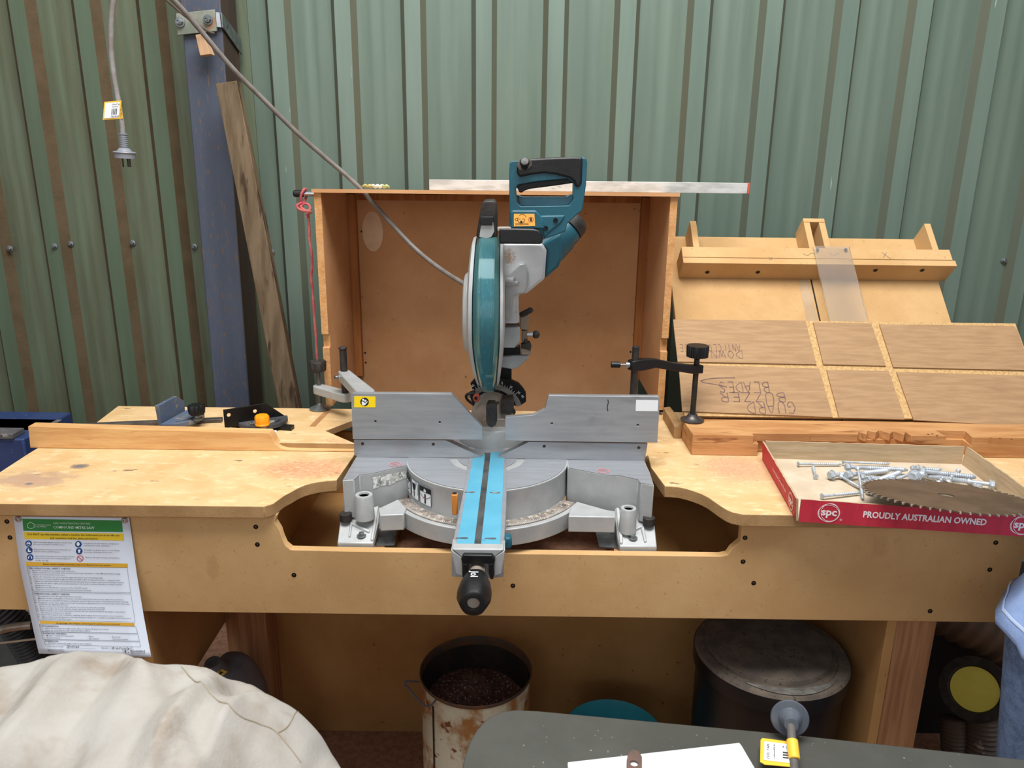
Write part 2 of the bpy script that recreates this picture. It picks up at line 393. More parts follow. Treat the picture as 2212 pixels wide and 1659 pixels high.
bm = BM(); a = PY(474, 27, 2.19); b = PY(478, 59, 2.19); xw = xr+.004
q = [V(xr+.001, 2.19, a.z), V(xr+.001, 2.325, a.z-.045), V(xr+.001, 2.325, b.z-.05), V(xr+.001, 2.19, b.z)]
prism(bm, q, (.003, 0, 0)); obj('strap', bm, GALV, sp)
bm = BM(); q0 = PY(430, 73, 2.185); 
prism(bm, [PY(*p, 2.15) for p in ((422, 75), (438, 73), (455, 117), (432, 120))], (0, .03, 0))
tagp(obj('wooden_peg', bm, mat('pale_peg_wood', (206, 172, 136), (190, 152, 116), 9, .7, stretch=(4, 4, 1)), None, bevel=.001), 'short pale wooden peg poking down below the steel plate', 'peg')
# wall screws
sc_spots = [((22, 537), 'rusty roofing screw nearest the left edge on the green wall'),
            ((118, 532), 'roofing screw left of the second brown rib on the green wall'),
            ((153, 527), 'roofing screw just right of the second brown rib, bent clip beside it'),
            ((287, 525), 'lone roofing screw on the wide pan left of the blue post'),
            ((420, 533), 'roofing screw touching the left side of the blue post'),
            ((587, 545), 'roofing screw half hidden right of the leaning timber'),
            ((2168, 563), 'roofing screw on the wall at the far right above the sled')]
def wall_screw_root():
    r = thing('roofing_screw', 'x', 'screw', (0, 0, 0), 'roofing screws in the green wall')
    bm = BM(); lathe(bm, (0, 0, 0), (0, -1, 0), [(0, .009), (.002, .009), (.003, .0065)], 20); obj('washer', bm, GALV, r, world=False)
    bm = BM(); lathe(bm, (0, -.003, 0), (0, -1, 0), [(0, .005), (.006, .005), (.0065, .0045)], 6); obj('hex_head', bm, GALV, r, world=False)
    return r
r = wall_screw_root()
for k, (p, lb) in enumerate(sc_spots):
    c = PY(*p, WY)
    near = min(abs(c.x-x) for x in lx+rx)
    yy = WY-.024 if near < .026 else (WY-.014 if near < .038 else WY-.0008)
    c = PY(*p, yy-.001)
    o = r if k == 0 else dup(r)
    o.location = c; o['label'] = lb

#@@BENCH
# ------------------------------------------------------------------ workbench
AY = 1.32; ZT = .90; ZR = .915
bench = thing('workbench', 'large MDF workbench built around the mitre saw with a cut-out apron', 'workbench', (0, 1.5, 0))
TH_ = .0245
left = [(62, 979), (-104, 1087), (570, 1094), (590, 1088), (600, 1080.6), (613, 1071), (629, 1062.5), (643, 1054.5), (658, 1048), (672, 1044), (687, 1041), (707, 1038.5), (727, 1037), (764, 985)]
q = [PZ(*p, ZT) for p in left]; q.append(V(q[-1].x, 1.61, ZT)); q.append(V(q[0].x, 1.61, ZT))
bm = BM(); prism(bm, q, (0, 0, -TH_))
for f in bm.faces:
    f.normal_update()
    if abs(f.normal.z) < .5: f.material_index = 1
obj('worktop', bm, [MDFT, MDFE], bench, bevel=.0015, label='front left worktop board')
q = [PZ(*p, ZT) for p in [(1399, 984), (1406, 1008.6), (1436.4, 1050), (1450, 1050.6), (1466.5, 1052), (1484, 1056), (1500, 1061), (1516, 1067), (1530.4, 1074.4), (1544, 1084), (1557, 1093), (1570, 1101), (1583, 1106.5), (1605.7, 1111), (1711, 1112.8)]]
yf = q[-1].y
q += [V(1.22, yf-.004, ZT), V(1.22, 1.90, ZT), V(q[0].x-.02, 1.90, ZT), V(q[0].x-.02, 1.56, ZT)]
bm = BM(); prism(bm, q, (0, 0, -TH_))
for f in bm.faces:
    f.normal_update()
    if abs(f.normal.z) < .5: f.material_index = 1
obj('worktop', bm, [MDFT, MDFE], bench, bevel=.0015, label='right worktop board with curved cut-out')
# rear left board
rb = [(255, 877), (205, 915)]
q = [PZ(*p, ZR) for p in rb]; bl = q[0]; e = q[1]; k = (1.598-bl.y)/(e.y-bl.y)
q = [bl, V(bl.x+(e.x-bl.x)*k, 1.598, ZR), V(PZ(764, 985, ZR).x-.002, 1.598, ZR), PZ(763, 956, ZR), PZ(703.4, 930.5, ZR), PZ(759.5, 909, ZR), PZ(800, 909, ZR), PZ(1390, 916, ZR), V(PZ(1390, 916, ZR).x, bl.y, ZR)]
bm = BM(); prism(bm, q, (0, 0, -.016))
for f in bm.faces:
    f.normal_update()
    if abs(f.normal.z) < .5: f.material_index = 1
obj('rear_board', bm, [MDFT, MDFE], bench, bevel=.001)
# pine rail with scooped end
ry = 1.585
pts = [(60, 921), (581, 935), (588, 944), (592, 953), (598, 961), (606, 967), (620, 971), (640, 972), (764, 974), (764, 986), (67, 980)]
q = [PY(*p, ry) for p in pts]
for i in (-1, -2): q[i].z = ZT+.0003
bm = BM(); prism(bm, q, (0, .028, 0)); obj('stop_rail', bm, PINE, bench, bevel=.0015)
# apron
ap = [(598, 1100), (593, 1128), (604, 1146), (609, 1162), (616, 1178), (628, 1188), (760, 1191), (1100, 1196), (1556, 1202), (1572, 1199), (1581, 1186), (1599, 1171), (1602, 1140), (1590, 1100)]
q = [PY(*p, AY) for p in ap]
zt = ZT-TH_-.0002; q[0].z = zt; q[-1].z = zt
xl = PY(-90, 1200, AY).x; xr2 = PY(2200, 1250, AY).x; zb = PY(1100, 1331, AY).z
q = [V(xl, AY, zt)]+q+[V(xr2, AY, zt), V(xr2, AY, zb), V(xl, AY, zb)]
bm = BM(); prism(bm, q, (0, .018, 0)); obj('apron', bm, MDF, bench, bevel=.001)
scr = [(15, 1126.5), (21.7, 1161), (552.6, 1138), (556, 1176), (635, 1242), (1108, 1265), (1609.4, 1161.6), (1605, 1213), (1628, 1259.5), (2009, 1320), (2138, 1230.5), (2151, 1172)]
for p in scr:
    c = PY(*p, AY); bm = BM(); lathe(bm, c+V(0, .001, 0), (0, -1, 0), [(0, .0048), (.0016, .0046), (.0016, .002), (.0008, .0015)], 16)
    box(bm, c+V(-.0026, -.0012, -.0005), c+V(.0026, -.0002, .0005)); obj('screw', bm, BLKM, bench)
# frame under the bench
lgx0 = PY(1937, 1345, 1.345).x; lgx1 = PY(2024, 1345, 1.345).x
bm = BM(); box(bm, (-.62, 1.78, 0), (lgx0-.022, 1.796, ZT-TH_)); obj('back_panel', bm, UNDER, bench)
bm = BM(); box(bm, (-.741, 1.34, .39), (-.724, 1.80, ZT-TH_)); obj('side_panel', bm, UNDER, bench)
bm = BM(); box(bm, (-.7235, 1.70, 0), (-.62, 1.80, ZT-TH_)); obj('leg', bm, PINEV, bench, bevel=.002)
bm = BM(); box(bm, (lgx0, 1.345, 0), (lgx1, 1.39, zb+.14)); obj('leg', bm, PINEV, bench, bevel=.002)
bm = BM(); box(bm, (lgx0-.02, 1.342, 0), (lgx0-.001, 1.80, ZT-TH_)); obj('side_panel', bm, UNDER, bench, bevel=.001)
# inner dividers either side of the saw bay and the dusty bay floor
bm = BM(); box(bm, (-.50, 1.34, zb), (-.484, 1.78, ZT-TH_-.001)); obj('divider', bm, UNDER, bench)
bm = BM(); box(bm, (.492, 1.34, zb), (.508, 1.78, ZT-TH_-.001)); obj('divider', bm, UNDER, bench)
bm = BM(); box(bm, (-.484, 1.34, .70), (.492, 1.78, .714)); obj('bay_floor', bm, UNDER, bench)
bm = BM(); box(bm, (-.24, 1.36, .714), (.30, 1.70, .722)); obj('sawdust_layer', bm, SAWD, bench)
for x0, x1 in ((-.30, -.20), (.20, .32)):
    bm = BM(); box(bm, (x0, 1.345, .7145), (x1-.05, 1.76, .7895)); obj('bearer', bm, PINEV, bench)
# galvanised straps under the saw feet
for a in (((807, 1142), (858, 1141), (852, 1178), (812, 1178)), ((1284, 1140), (1345, 1142), (1345, 1184), (1295, 1181))):
    q = [PZ(*p, .7925) for p in a]; bm = BM(); prism(bm, q, (0, 0, -.002)); obj('steel_strap', bm, GALV, bench)

# sawdust dustings and grime on the worktops (coordinates relative to the bench)
def rel(px, py, z): p = PZ(px, py, z); return (p.x, p.y-1.5, z)
patch(MDFT, rel(665, 1012, .9), (.24, .13, .05), (188, 112, 96), 90, (.46, .66), (1, 2.6, 1), .62, 3)
patch(MDFT, rel(740, 966, .9), (.16, .05, .05), (180, 112, 94), 110, (.48, .66), (1, 2, 1), .6, 5)
patch(MDFT, rel(1590, 1010, .9), (.16, .17, .05), (206, 146, 118), 140, (.36, .66), (1, 1, 1), .85, 7)
patch(MDFT, rel(70, 1035, .9), (.16, .10, .05), (176, 142, 120), 14, (.46, .56), (1, 2.4, 1), .8, 9)
patch(MDFT, rel(172, 1007, .9), (.035, .022, .05), (104, 100, 104), 60, (.40, .46), (1, 1, 1), .9, 11)
patch(MDFT, rel(63, 1045, .9), (.012, .008, .05), (104, 104, 110), 60, (.2, .3), (1, 1, 1), .9, 13)
patch(MDF, (PY(458, 1226, AY).x, AY-1.5, PY(458, 1226, AY).z), (.03, .2, .06), (160, 126, 84), 30, (.52, .60), (1, 1, 1), .35, 2)
patch(MDF, (PY(1900, 1180, AY).x, AY-1.5, PY(1900, 1180, AY).z), (.12, .2, .05), (166, 128, 84), 20, (.52, .62), (2, 1, 1), .25, 4)

#@@HOOD
# ------------------------------------------------------------------ dust hood
HY = 1.868; HD = .32
hood = thing('dust_hood', 'brown MDF dust hood box behind the mitre saw', 'cabinet', (0, HY+.1, ZR))
xL = PY(677, 410, HY).x; xR = PY(1465, 420, HY).x; zT = PY(1070, 420, HY).z
zn = PY(700, 735, HY).z
pl_ = [(HY, ZR), (HY, zn-.02), (HY+.012, zn-.018), (HY+.012, zn+.014), (HY-.002, zn+.016), (HY+.001, zT), (HY+HD, zT-.012), (HY+HD, ZR)]
def side(x, bmx):
    prism(bmx, [V(x, y, z) for y, z in pl_], (.017, 0, 0))
    for f in bmx.faces:
        f.normal_update()
        if f.normal.y < -.5: f.material_index = 1
    return bmx
obj('side_panel', side(xL, BM()), [HOODM, HOODE], hood)
obj('side_panel', side(xR-.017, BM()), [HOODM, HOODE], hood)
bm = BM(); box(bm, (xL+.017, HY+HD-.012, .70), (xR-.017, HY+HD, zT-.0125)); obj('back_panel', bm, HOODM, hood)
cx = PY(772, 405, HY).x
bm = BM(); prism(bm, [V(xL-.003, HY-.008, zT), V(xR+.003, HY-.008, zT), V(xR+.003, HY+HD+.004, zT-.012), V(xL-.003, HY+HD+.004, zT-.012)], (0, 0, .0085),
      holes=[[V(cx-.005+.0, HY+.004, zT-.0004), V(cx+.026, HY+.004, zT-.0004), V(cx+.026, HY+.05, zT-.0022), V(cx-.005, HY+.05, zT-.0022)]])
for f in bm.faces:
    f.normal_update()
    if f.normal.y < -.5: f.material_index = 1
obj('top_panel', bm, [HOODM, HOODE], hood)
for x0 in (xL+.017, xR-.017-.022):
    bm = BM(); box(bm, (x0, HY+HD-.036, ZR), (x0+.022, HY+HD-.0125, zT-.014)); obj('batten', bm, BATTEN, hood, bevel=.001)
bm = BM(); box(bm, (xL+.04, HY+HD-.03, zT-.03), (xR-.04, HY+HD-.0125, zT-.0125)); obj('batten', bm, BATTEN, hood)
bm = BM(); c = PY(805, 500, HY+HD-.0125); fn = plane_fn((c.x, HY+HD-.0126, c.z), (1, 0, 0), (0, 0, 1), (0, -1, 0))
disc2(bm, 0, 0, .055, fn, sx=.52, n=40); obj('bare_patch', bm, mat('bare_board_patch', (222, 194, 162), (210, 178, 144), 20, .85), hood, label='pale dust-free oval patch')
for p in ((781, 500), (789, 762), (1388, 485), (790, 783), (1362, 760)):
    bm = BM(); c = PY(*p, HY+HD-.0125); disc2(bm, c.x, c.z, .003, lambda x, y: V(x, HY+HD-.0130, y), n=8)
    obj('screw_hole', bm, BLKINK, hood)
# straightedge lying on top of the hood
a = PY(928, 410, 2.05); b = PY(1617, 410, 2.05); zz = zT+.0025
se = thing('straightedge', 'scratched aluminium straightedge lying across the top of the dust hood', 'ruler', ((a.x+b.x)/2, 2.05, zz))
bm = BM(); box(bm, (a.x, 2.04, zz), (b.x-.006, 2.06, zz+.0265)); obj('bar', bm, mat('scuffed_white_aluminium', (206, 208, 206), (176, 178, 174), 14, .5, .3, stretch=(1, 1, 4), c3=(120, 132, 112), s3=10, f3=(.66, .74)), se, bevel=.0008)
bm = BM(); box(bm, (b.x-.006, 2.039, zz-.0005), (b.x, 2.061, zz+.027)); obj('end_cap', bm, REDP, se, bevel=.0008)
# steel rod with rubber tip, and red cord tied to it
a = PY(633, 418, 1.93); 
rod = thing('steel_rod', 'chromed rod with a black rubber tip poking out of the hood side', 'rod', a)
zr_ = a.z
bm = BM(); cyl(bm, (xL-.0005, 1.93, zr_), (a.x+.02, 1.93, zr_), .006, seg=20); obj('shaft', bm, STEEL, rod)
bm = BM(); lathe(bm, (a.x, 1.93, zr_), (1, 0, 0), [(0, 0), (.001, .006), (.004, .0085), (.024, .0085), (.026, .007)], 24); obj('rubber_tip', bm, BLK, rod)
bm = BM(); kx_ = PY(658, 418, 1.93).x; Rr = .0032
def rp(px, py, y=1.921): return PY(px, py, y)
loop = [rp(651, 438), rp(650, 424, 1.918), V(kx_, 1.921, zr_+.0085), V(kx_+.002, 1.932, zr_+.0105), V(kx_+.003, 1.942, zr_+.002), V(kx_, 1.937, zr_-.012), rp(656, 436, 1.93), rp(652, 440, 1.92)]
tube(bm, smooth_path(loop, 6), Rr, 8)
knot = [rp(652, 438, 1.918), rp(642, 443, 1.912), rp(645, 451, 1.910), rp(660, 456, 1.908), rp(670, 452, 1.914), rp(667, 443, 1.922), rp(658, 440, 1.926), rp(650, 446, 1.914), rp(658, 454, 1.908), rp(672, 458, 1.912), rp(665, 462, 1.920), rp(664, 470, 1.918)]
tube(bm, smooth_path(knot, 6), Rr, 8)
tube(bm, smooth_path([rp(665, 458), rp(663, 465, 1.916), rp(661, 470, 1.914)], 4), Rr, 8)
tail = [rp(666, 462), rp(668, 490), rp(669, 520), rp(673, 545), rp(674, 575), rp(672, 600), rp(675, 625), rp(678, 670), rp(682, 720), rp(685, 770), rp(690, 830), rp(692, 870, 1.93), rp(694, 905, 1.94)]
tube(bm, smooth_path(tail, 6), Rr, 8)
tagp(obj('red_cord', bm, REDC, None), 'red cord knotted on the chrome rod and hanging beside the hood', 'cord')
# power cable of the saw: roof -> hood slot -> back of the saw
cab = [PY(180, -1100, 1.66), PY(195, -700, 1.66), PY(215, -380, 1.66), PY(250, -170, 1.68), PY(300, -75, 1.70), PY(380, 5, 1.74), PY(430, 62, 1.77), PY(500, 145, 1.80), PY(560, 206, 1.83), PY(640, 285, 1.86), PY(700, 338, 1.885), PY(745, 376, 1.893), V(cx+.008, 1.892, zT+.004), PY(800, 432, 1.90), PY(850, 488, 1.91), PY(900, 540, 1.89), PY(950, 580, 1.84), PY(1000, 612, 1.76), PY(1045, 640, 1.70)]
bm = BM(); tube(bm, smooth_path(cab, 8), .0056, 12)
tagp(obj('power_cable', bm, CABLE, None), 'grey power cable running down from the roof to the back of the saw', 'cable')
cab = [PY(180, -1000, 2.0), PY(200, -500, 2.0), PY(260, -160, 2.02), PY(345, -20, 2.05), PY(380, 18, 2.08), PY(415, 46, 2.11), PY(450, 68, 2.15), PY(462, 72, 2.17)]
bm = BM(); tube(bm, smooth_path(cab, 8), .0028, 10)
tagp(obj('thin_cable', bm, mat('dusty_dark_cable', (96, 84, 74), None, 20, .7), None), 'thin dusty brown cable crossing behind the grey one over the steel plate', 'cable')
# hanging lead with tag and plug
ld = thing('hanging_plug_lead', 'grey lead with three-pin plug hanging in front of the left wall', 'cable', PY(268, 300, 1.8))
pts = [PY(380, -1100, 1.75), PY(350, -600, 1.77), PY(300, -220, 1.79), PY(262, -70, 1.8), PY(244, 10, 1.8), PY(240, 70, 1.8), PY(241, 120, 1.8), PY(247, 170, 1.8), PY(256, 220, 1.8), PY(264, 270, 1.8), PY(266, 300, 1.8)]
bm = BM(); tube(bm, smooth_path(pts, 8), .0056, 12); obj('lead', bm, mat('light_grey_lead', (146, 145, 146), (122, 113, 106), 9, .5, stretch=(1, 1, 2)), ld)
c0 = PY(266, 288, 1.8); c1 = PY(270, 342, 1.8); axp = (c1-c0); Lp = axp.length
prof = [(0, .0095), (.003, .0095)]
for i in range(6): prof += [(.004+i*.0042, .0072), (.0062+i*.0042, .0088), (.0075+i*.0042, .0088)]
prof += [(.031, .0075), (.033, .012), (.038, .0155), (.0395, .0235), (.0415, .0245), (.0435, .022), (Lp, .0215)]
bm = BM(); lathe(bm, c0, axp, prof, 32); obj('plug_body', bm, mat('grey_plug_plastic', (130, 134, 141), None, 10, .4), ld)
bm = BM(); ax = axp.normalized()
for dx, dy in ((-.006, 0), (.009, .002), (.001, .009)):
    s = c1+V(dx, dy, 0); 
    box(bm, s+V(-.0016, -.0008, -.019), s+V(.0016, .0008, .001))
obj('pin', bm, mat('dark_brass', (70, 64, 56), None, 9, .4, .8), ld)
tg = [PY(*p, 1.794) for p in ((225, 220), (262, 217), (265, 256), (222, 259))]
bm = BM(); prism(bm, tg, (0, .001, 0)); tgo = obj('tag', bm, mat('tag_yellow', (240, 190, 60), None, 5, .5), ld, label='yellow bordered inspection tag')
fo = tg[3]; fu = (tg[2]-tg[3]); fv = (tg[0]-tg[3]); fnt = lambda x, y: fo+fu*x+fv*y+V(0, -.0008, 0)
bm = BM(); flat(bm, [(.07, .07), (.8, .07), (.8, .93), (.07, .93)], fnt); obj('tag_paper', bm, WHT, tgo)
bm = BM(); fnt2 = lambda x, y: fo+fu*x+fv*y+V(0, -.0012, 0)
for i in range(12):
    if i % 3: flat(bm, [(.4+i*.025, .25), (.416+i*.025, .25), (.416+i*.025, .58), (.4+i*.025, .58)], fnt2)
put_text(bm, '6 Month Tag', .12, fnt2, at=(.42, .78), width=.36); put_text(bm, 'ELECTRICAL', .09, fnt2, at=(.44, .66), width=.3); put_text(bm, 'T063-00103', .14, fnt2, at=(.4, .1), width=.4)
put_text(bm, 'CAUTION', .13, lambda x, y: fo+fu*(.97-y)+fv*x+V(0, -.0012, 0), at=(.08, .02), width=.8)
obj('print', bm, BLKINK, tgo)
# dry leaf scraps on the hood
lf = [((795, 401), (780, 398), (806, 399)), ((812, 396), (800, 392), (815, 403)), ((822, 400), (816, 396), (828, 402)), ((831, 400), (829, 393), (840, 402))]
cols = [(196, 180, 110), (214, 222, 206), (226, 232, 224), (176, 188, 128)]
lbs = ['yellowish dry leaf scrap at the left of the litter on the hood top', 'curled pale stalk among the leaf litter on the hood top', 'white papery scrap among the leaf litter on the hood top', 'green-edged leaf scrap at the right of the litter on the hood top']
for (a, b, c), cc, lb in zip(lf, cols, lbs):
    z0 = zT+.0082; p = [PY(*a, 1.90), PY(*b, 1.90), PY(*c, 1.90)]
    cxm = p[0].x
    bm = BM(); g = []
    for i in range(5):
        t = i/4-.5; g.append([bm.verts.new((cxm+t*.026, 1.89+s*.007*(1-abs(t)*1.4), z0+.001+abs(s)*.008*(1-t*t)+(.003 if i % 2 else 0))) for s in (-1, 0, 1)])
    for i in range(4):
        for j in range(2): bm.faces.new([g[i][j], g[i+1][j], g[i+1][j+1], g[i][j+1]])
    o = obj('leaf_scrap', bm, mat('leaf_%d' % cc[0], cc, None, 9, .7), None)
    md = o.modifiers.new('s', 'SOLIDIFY'); md.thickness = .0006
    tagp(o, lb, 'leaf', 'leaf scraps on the hood')

#@@SAW
# ------------------------------------------------------------------ mitre saw
TZ = .9155
SC = PZ(1053, 990, TZ); TR = .170
saw = thing('mitre_saw', 'teal and silver compound mitre saw with raised head and sky blue kerf plates', 'saw', (SC.x, SC.y, .80))
def zp(lst, z): return [PZ(*p, z) for p in lst]
def yp(lst, y): return [PY(*p, y) for p in lst]
# base
FP, FN = V(0, 1.42, .838), V(0, -.4, 1)
base = BM()
LB = [(770, 987), (880.5, 988), (880.5, 1004.5), (799, 1024), (776, 1025), (765, 1036), (739.5, 1037)]
RB = [(1226, 994), (1392, 995), (1404, 1020), (1413, 1049), (1384.6, 1043.5), (1379, 1036), (1340, 1027), (1307.6, 1026), (1226, 1010)]
for P_, x0 in ((LB, 0), (RB, 1)):
    q = zp(P_, TZ)
    q[0] = V(q[0].x, 1.60, TZ); q[1] = V(q[1].x, 1.60, TZ)
    prism(base, q, (0, 0, -.082))
# feet plates
for P_ in ([(737, 1108), (725, 1188), (803, 1188), (818, 1128), (820, 1094), (800, 1104), (775, 1112)],
           [(1328, 1097), (1413, 1122), (1421, 1192), (1341, 1192), (1333, 1155), (1329, 1120)]):
    q = [PP(*p, FP, FN) for p in P_]; q = [V(p.x, max(p.y, 1.342), .838-.4*(1.42-max(p.y, 1.342))) for p in q]; prism(base, q, (0, 0, -.016))
for P_ in ([(817, 1098), (860, 1078), (878, 1098), (872, 1111), (821, 1113)], [(1246, 1083), (1310, 1101), (1330, 1104), (1329, 1117), (1228, 1115), (1232, 1097)]):
    prism(base, zp(P_, .858), (0, 0, -.034))
# foot ridges
for P_ in ([(762, 1130), (757, 1162), (753, 1162), (757, 1128)], [(762, 1131), (800, 1149), (797, 1153), (758, 1135)], [(805, 1100), (818, 1096), (812, 1140), (803, 1186), (797, 1186), (806, 1138)],
           [(1389, 1141), (1350, 1158), (1348, 1154), (1386, 1136)], [(1389, 1141), (1397, 1172), (1392, 1174), (1384, 1143)], [(1330, 1100), (1338, 1101), (1345, 1150), (1347, 1190), (1341, 1190), (1335, 1150)]):
    prism(base, [V(p.x, max(p.y, 1.346), .8425-.4*(1.42-max(p.y, 1.346))) for p in [PP(*p, FP, FN) for p in P_]], (0, 0, -.008))
# central body under the turntable
prism(base, [V(SC.x-.172, 1.55, .83), V(SC.x+.172, 1.55, .83), V(SC.x+.172, 1.68, .83), V(SC.x-.172, 1.68, .83)], (0, 0, .02))
obj('base', base, CAST, saw, bevel=.0028, seg=2)
# machined skins of both side tables
for P_ in (LB, RB):
    q = zp(P_, TZ+.0004); q[0] = V(q[0].x, 1.56, q[0].z); q[1] = V(q[1].x, 1.56, q[1].z); c = sum(q, V(0, 0, 0))/len(q)
    q = [c+(p-c)*.975 for p in q]
    bm = BM(); prism(bm, q, (0, 0, -.0003)); obj('side_table', bm, ALUT, saw)
for c, z, r in (((786, 1068), .888, .0175), ((1358, 1097), .872, .0155)):
    o_ = PZ(*c, z); bm = BM(); lathe(bm, o_, (0, 0, -1), [(.004, r*.55), (0, r*.6), (0, r*.94), (.002, r), (.05, r*1.12), (.05, 0)], 28); obj('clamp_socket', bm, CAST, saw)
    bm = BM(); lathe(bm, o_+V(0, 0, -.0035), (0, 0, 1), [(0, r*.57), (0, 0)], 24); obj('socket_hole', bm, BLKINK, saw)
for c in ((750, 1119), (1399, 1128)):
    o_ = PP(*c, FP, FN)+V(0, -.012, .008); bm = BM(); cyl(bm, o_+V(0, 0, -.008), o_+V(0, 0, .009), .0118, seg=28, rib=lambda i: 1+.03*(i % 2)); obj('levelling_knob', bm, BLKD, saw, bevel=.0006)
for c in ((781, 1158), (1367, 1163)):
    o_ = PP(*c, FP, FN)+V(0, 0, .0005); bm = BM(); cyl(bm, o_, o_+V(0, 0, .0016), .0092, seg=24); cyl(bm, o_+V(0, 0, .0016), o_+V(0, 0, .0075), .0055, seg=6); obj('bolt', bm, GALV, saw)
# scratched off sticker + warning roundels
bm = BM(); q = [PY(*p, PZ(840, 1016, TZ).y-.0) for p in ((803, 1030), (875, 1013), (876, 1034), (804, 1050))]
a = PZ(799, 1024, TZ); b = PZ(880.5, 1004.5, TZ); n_ = (b-a).cross(V(0, 0, 1)).normalized(); 
if n_.y > 0: n_ = -n_
fs = lambda x, y: a+(b-a)*x+V(0, 0, -y)+n_*.0008
flat(bm, [(.06, .008), (.95, .012), (.95, .027), (.8, .028), (.5, .034), (.3, .031), (.07, .034)], fs)
obj('torn_sticker', bm, mat('torn_sticker_paper', (206, 206, 200), (120, 122, 122), 60, .7, c3=(226, 228, 226), s3=140, f3=(.5, .6)), saw)
for c in ((853, 1003), (1303, 1017)):
    o_ = PZ(*c, TZ+.0010); bm = BM(); fn = lambda x, y: o_+V(x, y, 0); ring2(bm, 0, 0, .0125, .002, fn); stroke(bm, [(-.008, .006), (.008, -.006)], .0016, fn); ring2(bm, 0, 0, .006, .0018, fn, a0=.4, a1=4)
    obj('warning_roundel', bm, mat('faded_red_print', (196, 120, 124), None, 5, .6), saw)
# turntable
tt = thing('turntable', '', ''); COL.objects.unlink(tt); bpy.data.objects.remove(tt)
bm = BM()
lathe(bm, (SC.x, SC.y, .850), (0, 0, 1), [(0, .169), (.055, .168), (.062, .170), (.0650, .170), (.0656, .1695)], 96)
ttb = obj('turntable', bm, CAST, saw, sm=30)
bm = BM()
for r0_, r1_ in ((0, .062), (.079, .1665)):
    if r0_ == 0: disc2(bm, 0, 0, r1_, lambda x, y: V(SC.x+x, SC.y+y, TZ+.0010), n=64)
    else: ring2(bm, 0, 0, r1_, r1_-r0_, lambda x, y: V(SC.x+x, SC.y+y, TZ+.0010), n=96)
obj('turntable_face', bm, ALUT, ttb)
# arm
bm = BM(); armp = [(1012, 988), (1093, 988), (1095, 1040), (1093.5, 1100), (1088, 1187), (1060, 1189.5), (1010, 1190), (975, 1185.6), (985, 1135), (1001, 1060)]
q = zp(armp, TZ+.0016); prism(bm, q, (0, 0, -.050)); obj('table_arm', bm, ALUT, saw, bevel=.0015)
zk = TZ+.0024
bm = BM(); prism(bm, zp([(1021, 990), (1048, 981), (1023, 1186), (985, 1179), (989, 1160)], zk), (0, 0, -.0012)); obj('kerf_plate', bm, SKY, saw)
bm = BM(); prism(bm, zp([(1060, 977), (1090, 976), (1087, 1040), (1084, 1110), (1080, 1181), (1038, 1187)], zk), (0, 0, -.0012)); obj('kerf_plate', bm, SKY, saw)
bm = BM(); flat(bm, [(p.x, p.y) for p in zp([(1047, 978), (1061, 978), (1038.5, 1188), (1023, 1188)], TZ+.002)], lambda x, y: V(x, y, TZ+.0019)); obj('kerf_slot', bm, mat('slot_metal', (96, 98, 98), (70, 70, 70), 20, .5, .4), saw)
for c, sg in (((1020, 1063), -1), ((1074, 1064), -1), ((1004, 1162), -1), ((1065, 1163), 1)):
    o_ = PZ(*c, zk+.0004); bm = BM(); fn = lambda x, y: o_+V(x, y, 0); flat(bm, [(-.014, -.0012), (0, -.0034), (.0052, -.0022), (.0052, .0022), (0, .0034), (-.014, .0012)], fn); obj('plate_screw_slot', bm, DGREY, saw)
# pocket + orange lock lever
ol = [(975, 1069), (988.5, 1069), (988, 1113), (977, 1114)]
yo = PZ(982, 1069, .905).y-.028
bm = BM(); prism(bm, yp(ol, yo), (0, .012, 0)); obj('lock_lever', bm, ORNG, saw, bevel=.002, label='orange mitre lock lever')
o_ = PY(982, 1067, yo+.006); bm = BM(); cyl(bm, o_+V(0, 0, -.003), o_+V(0, 0, .002), .0045, seg=16); obj('lever_screw', bm, BLKM, saw)
# mitre scale ring
a0, a1 = -PI/2-1.14, -PI/2+1.14; seg = 72
def ringseg(r0_, r1_, z0, z1, m, nm, lb=None, bev=0):
    bm = BM(); n = 72; rows = []
    for i in range(n+1):
        a = a0+(a1-a0)*i/n; c, s_ = math.cos(a), math.sin(a)
        rows.append([bm.verts.new((SC.x+c*r, SC.y+s_*r, z)) for r, z in ((r0_, z0), (r0_, z1), (r1_, z1), (r1_, z0))])
    for A, B in zip(rows, rows[1:]):
        for k in range(4): bm.faces.new([A[k], A[(k+1) % 4], B[(k+1) % 4], B[k]])
    bm.faces.new(rows[0]); bm.faces.new(rows[-1][::-1]); return obj(nm, bm, m, saw, bevel=bev, label=lb)
ringseg(.150, .208, .818, .853, CAST, 'scale_ring', bev=.0015)
ringseg(.1725, .1985, .8535, .8550, mat('dusty_scale_plate', (150, 142, 134), (112, 104, 98), 50, .7, .2, c3=(200, 180, 160), s3=160, f3=(.56, .66)), 'scale_plate')
bm = BM()
for i in range(-52, 53):
    a = -PI/2+math.radians(i*1.0); r1_ = .1975; L_ = .012 if i % 5 == 0 else .006
    c, s_ = math.cos(a), math.sin(a); t = V(-s_, c, 0)*.0004; p = V(SC.x+c*r1_, SC.y+s_*r1_, .8553); p2 = V(SC.x+c*(r1_-L_), SC.y+s_*(r1_-L_), .8553)
    bm.faces.new([bm.verts.new(x) for x in (p-t, p+t, p2+t, p2-t)])
for d in (-45, -30, -15, 15, 30, 45):
    a = -PI/2+math.radians(d); c, s_ = math.cos(a), math.sin(a); o_ = V(SC.x+c*.180, SC.y+s_*.180, .8553); uu = V(-s_, c, 0); vv = V(-c, -s_, 0)
    put_text(bm, str(abs(d)), .010, lambda x, y: o_+uu*x+vv*y, align='CENTER')
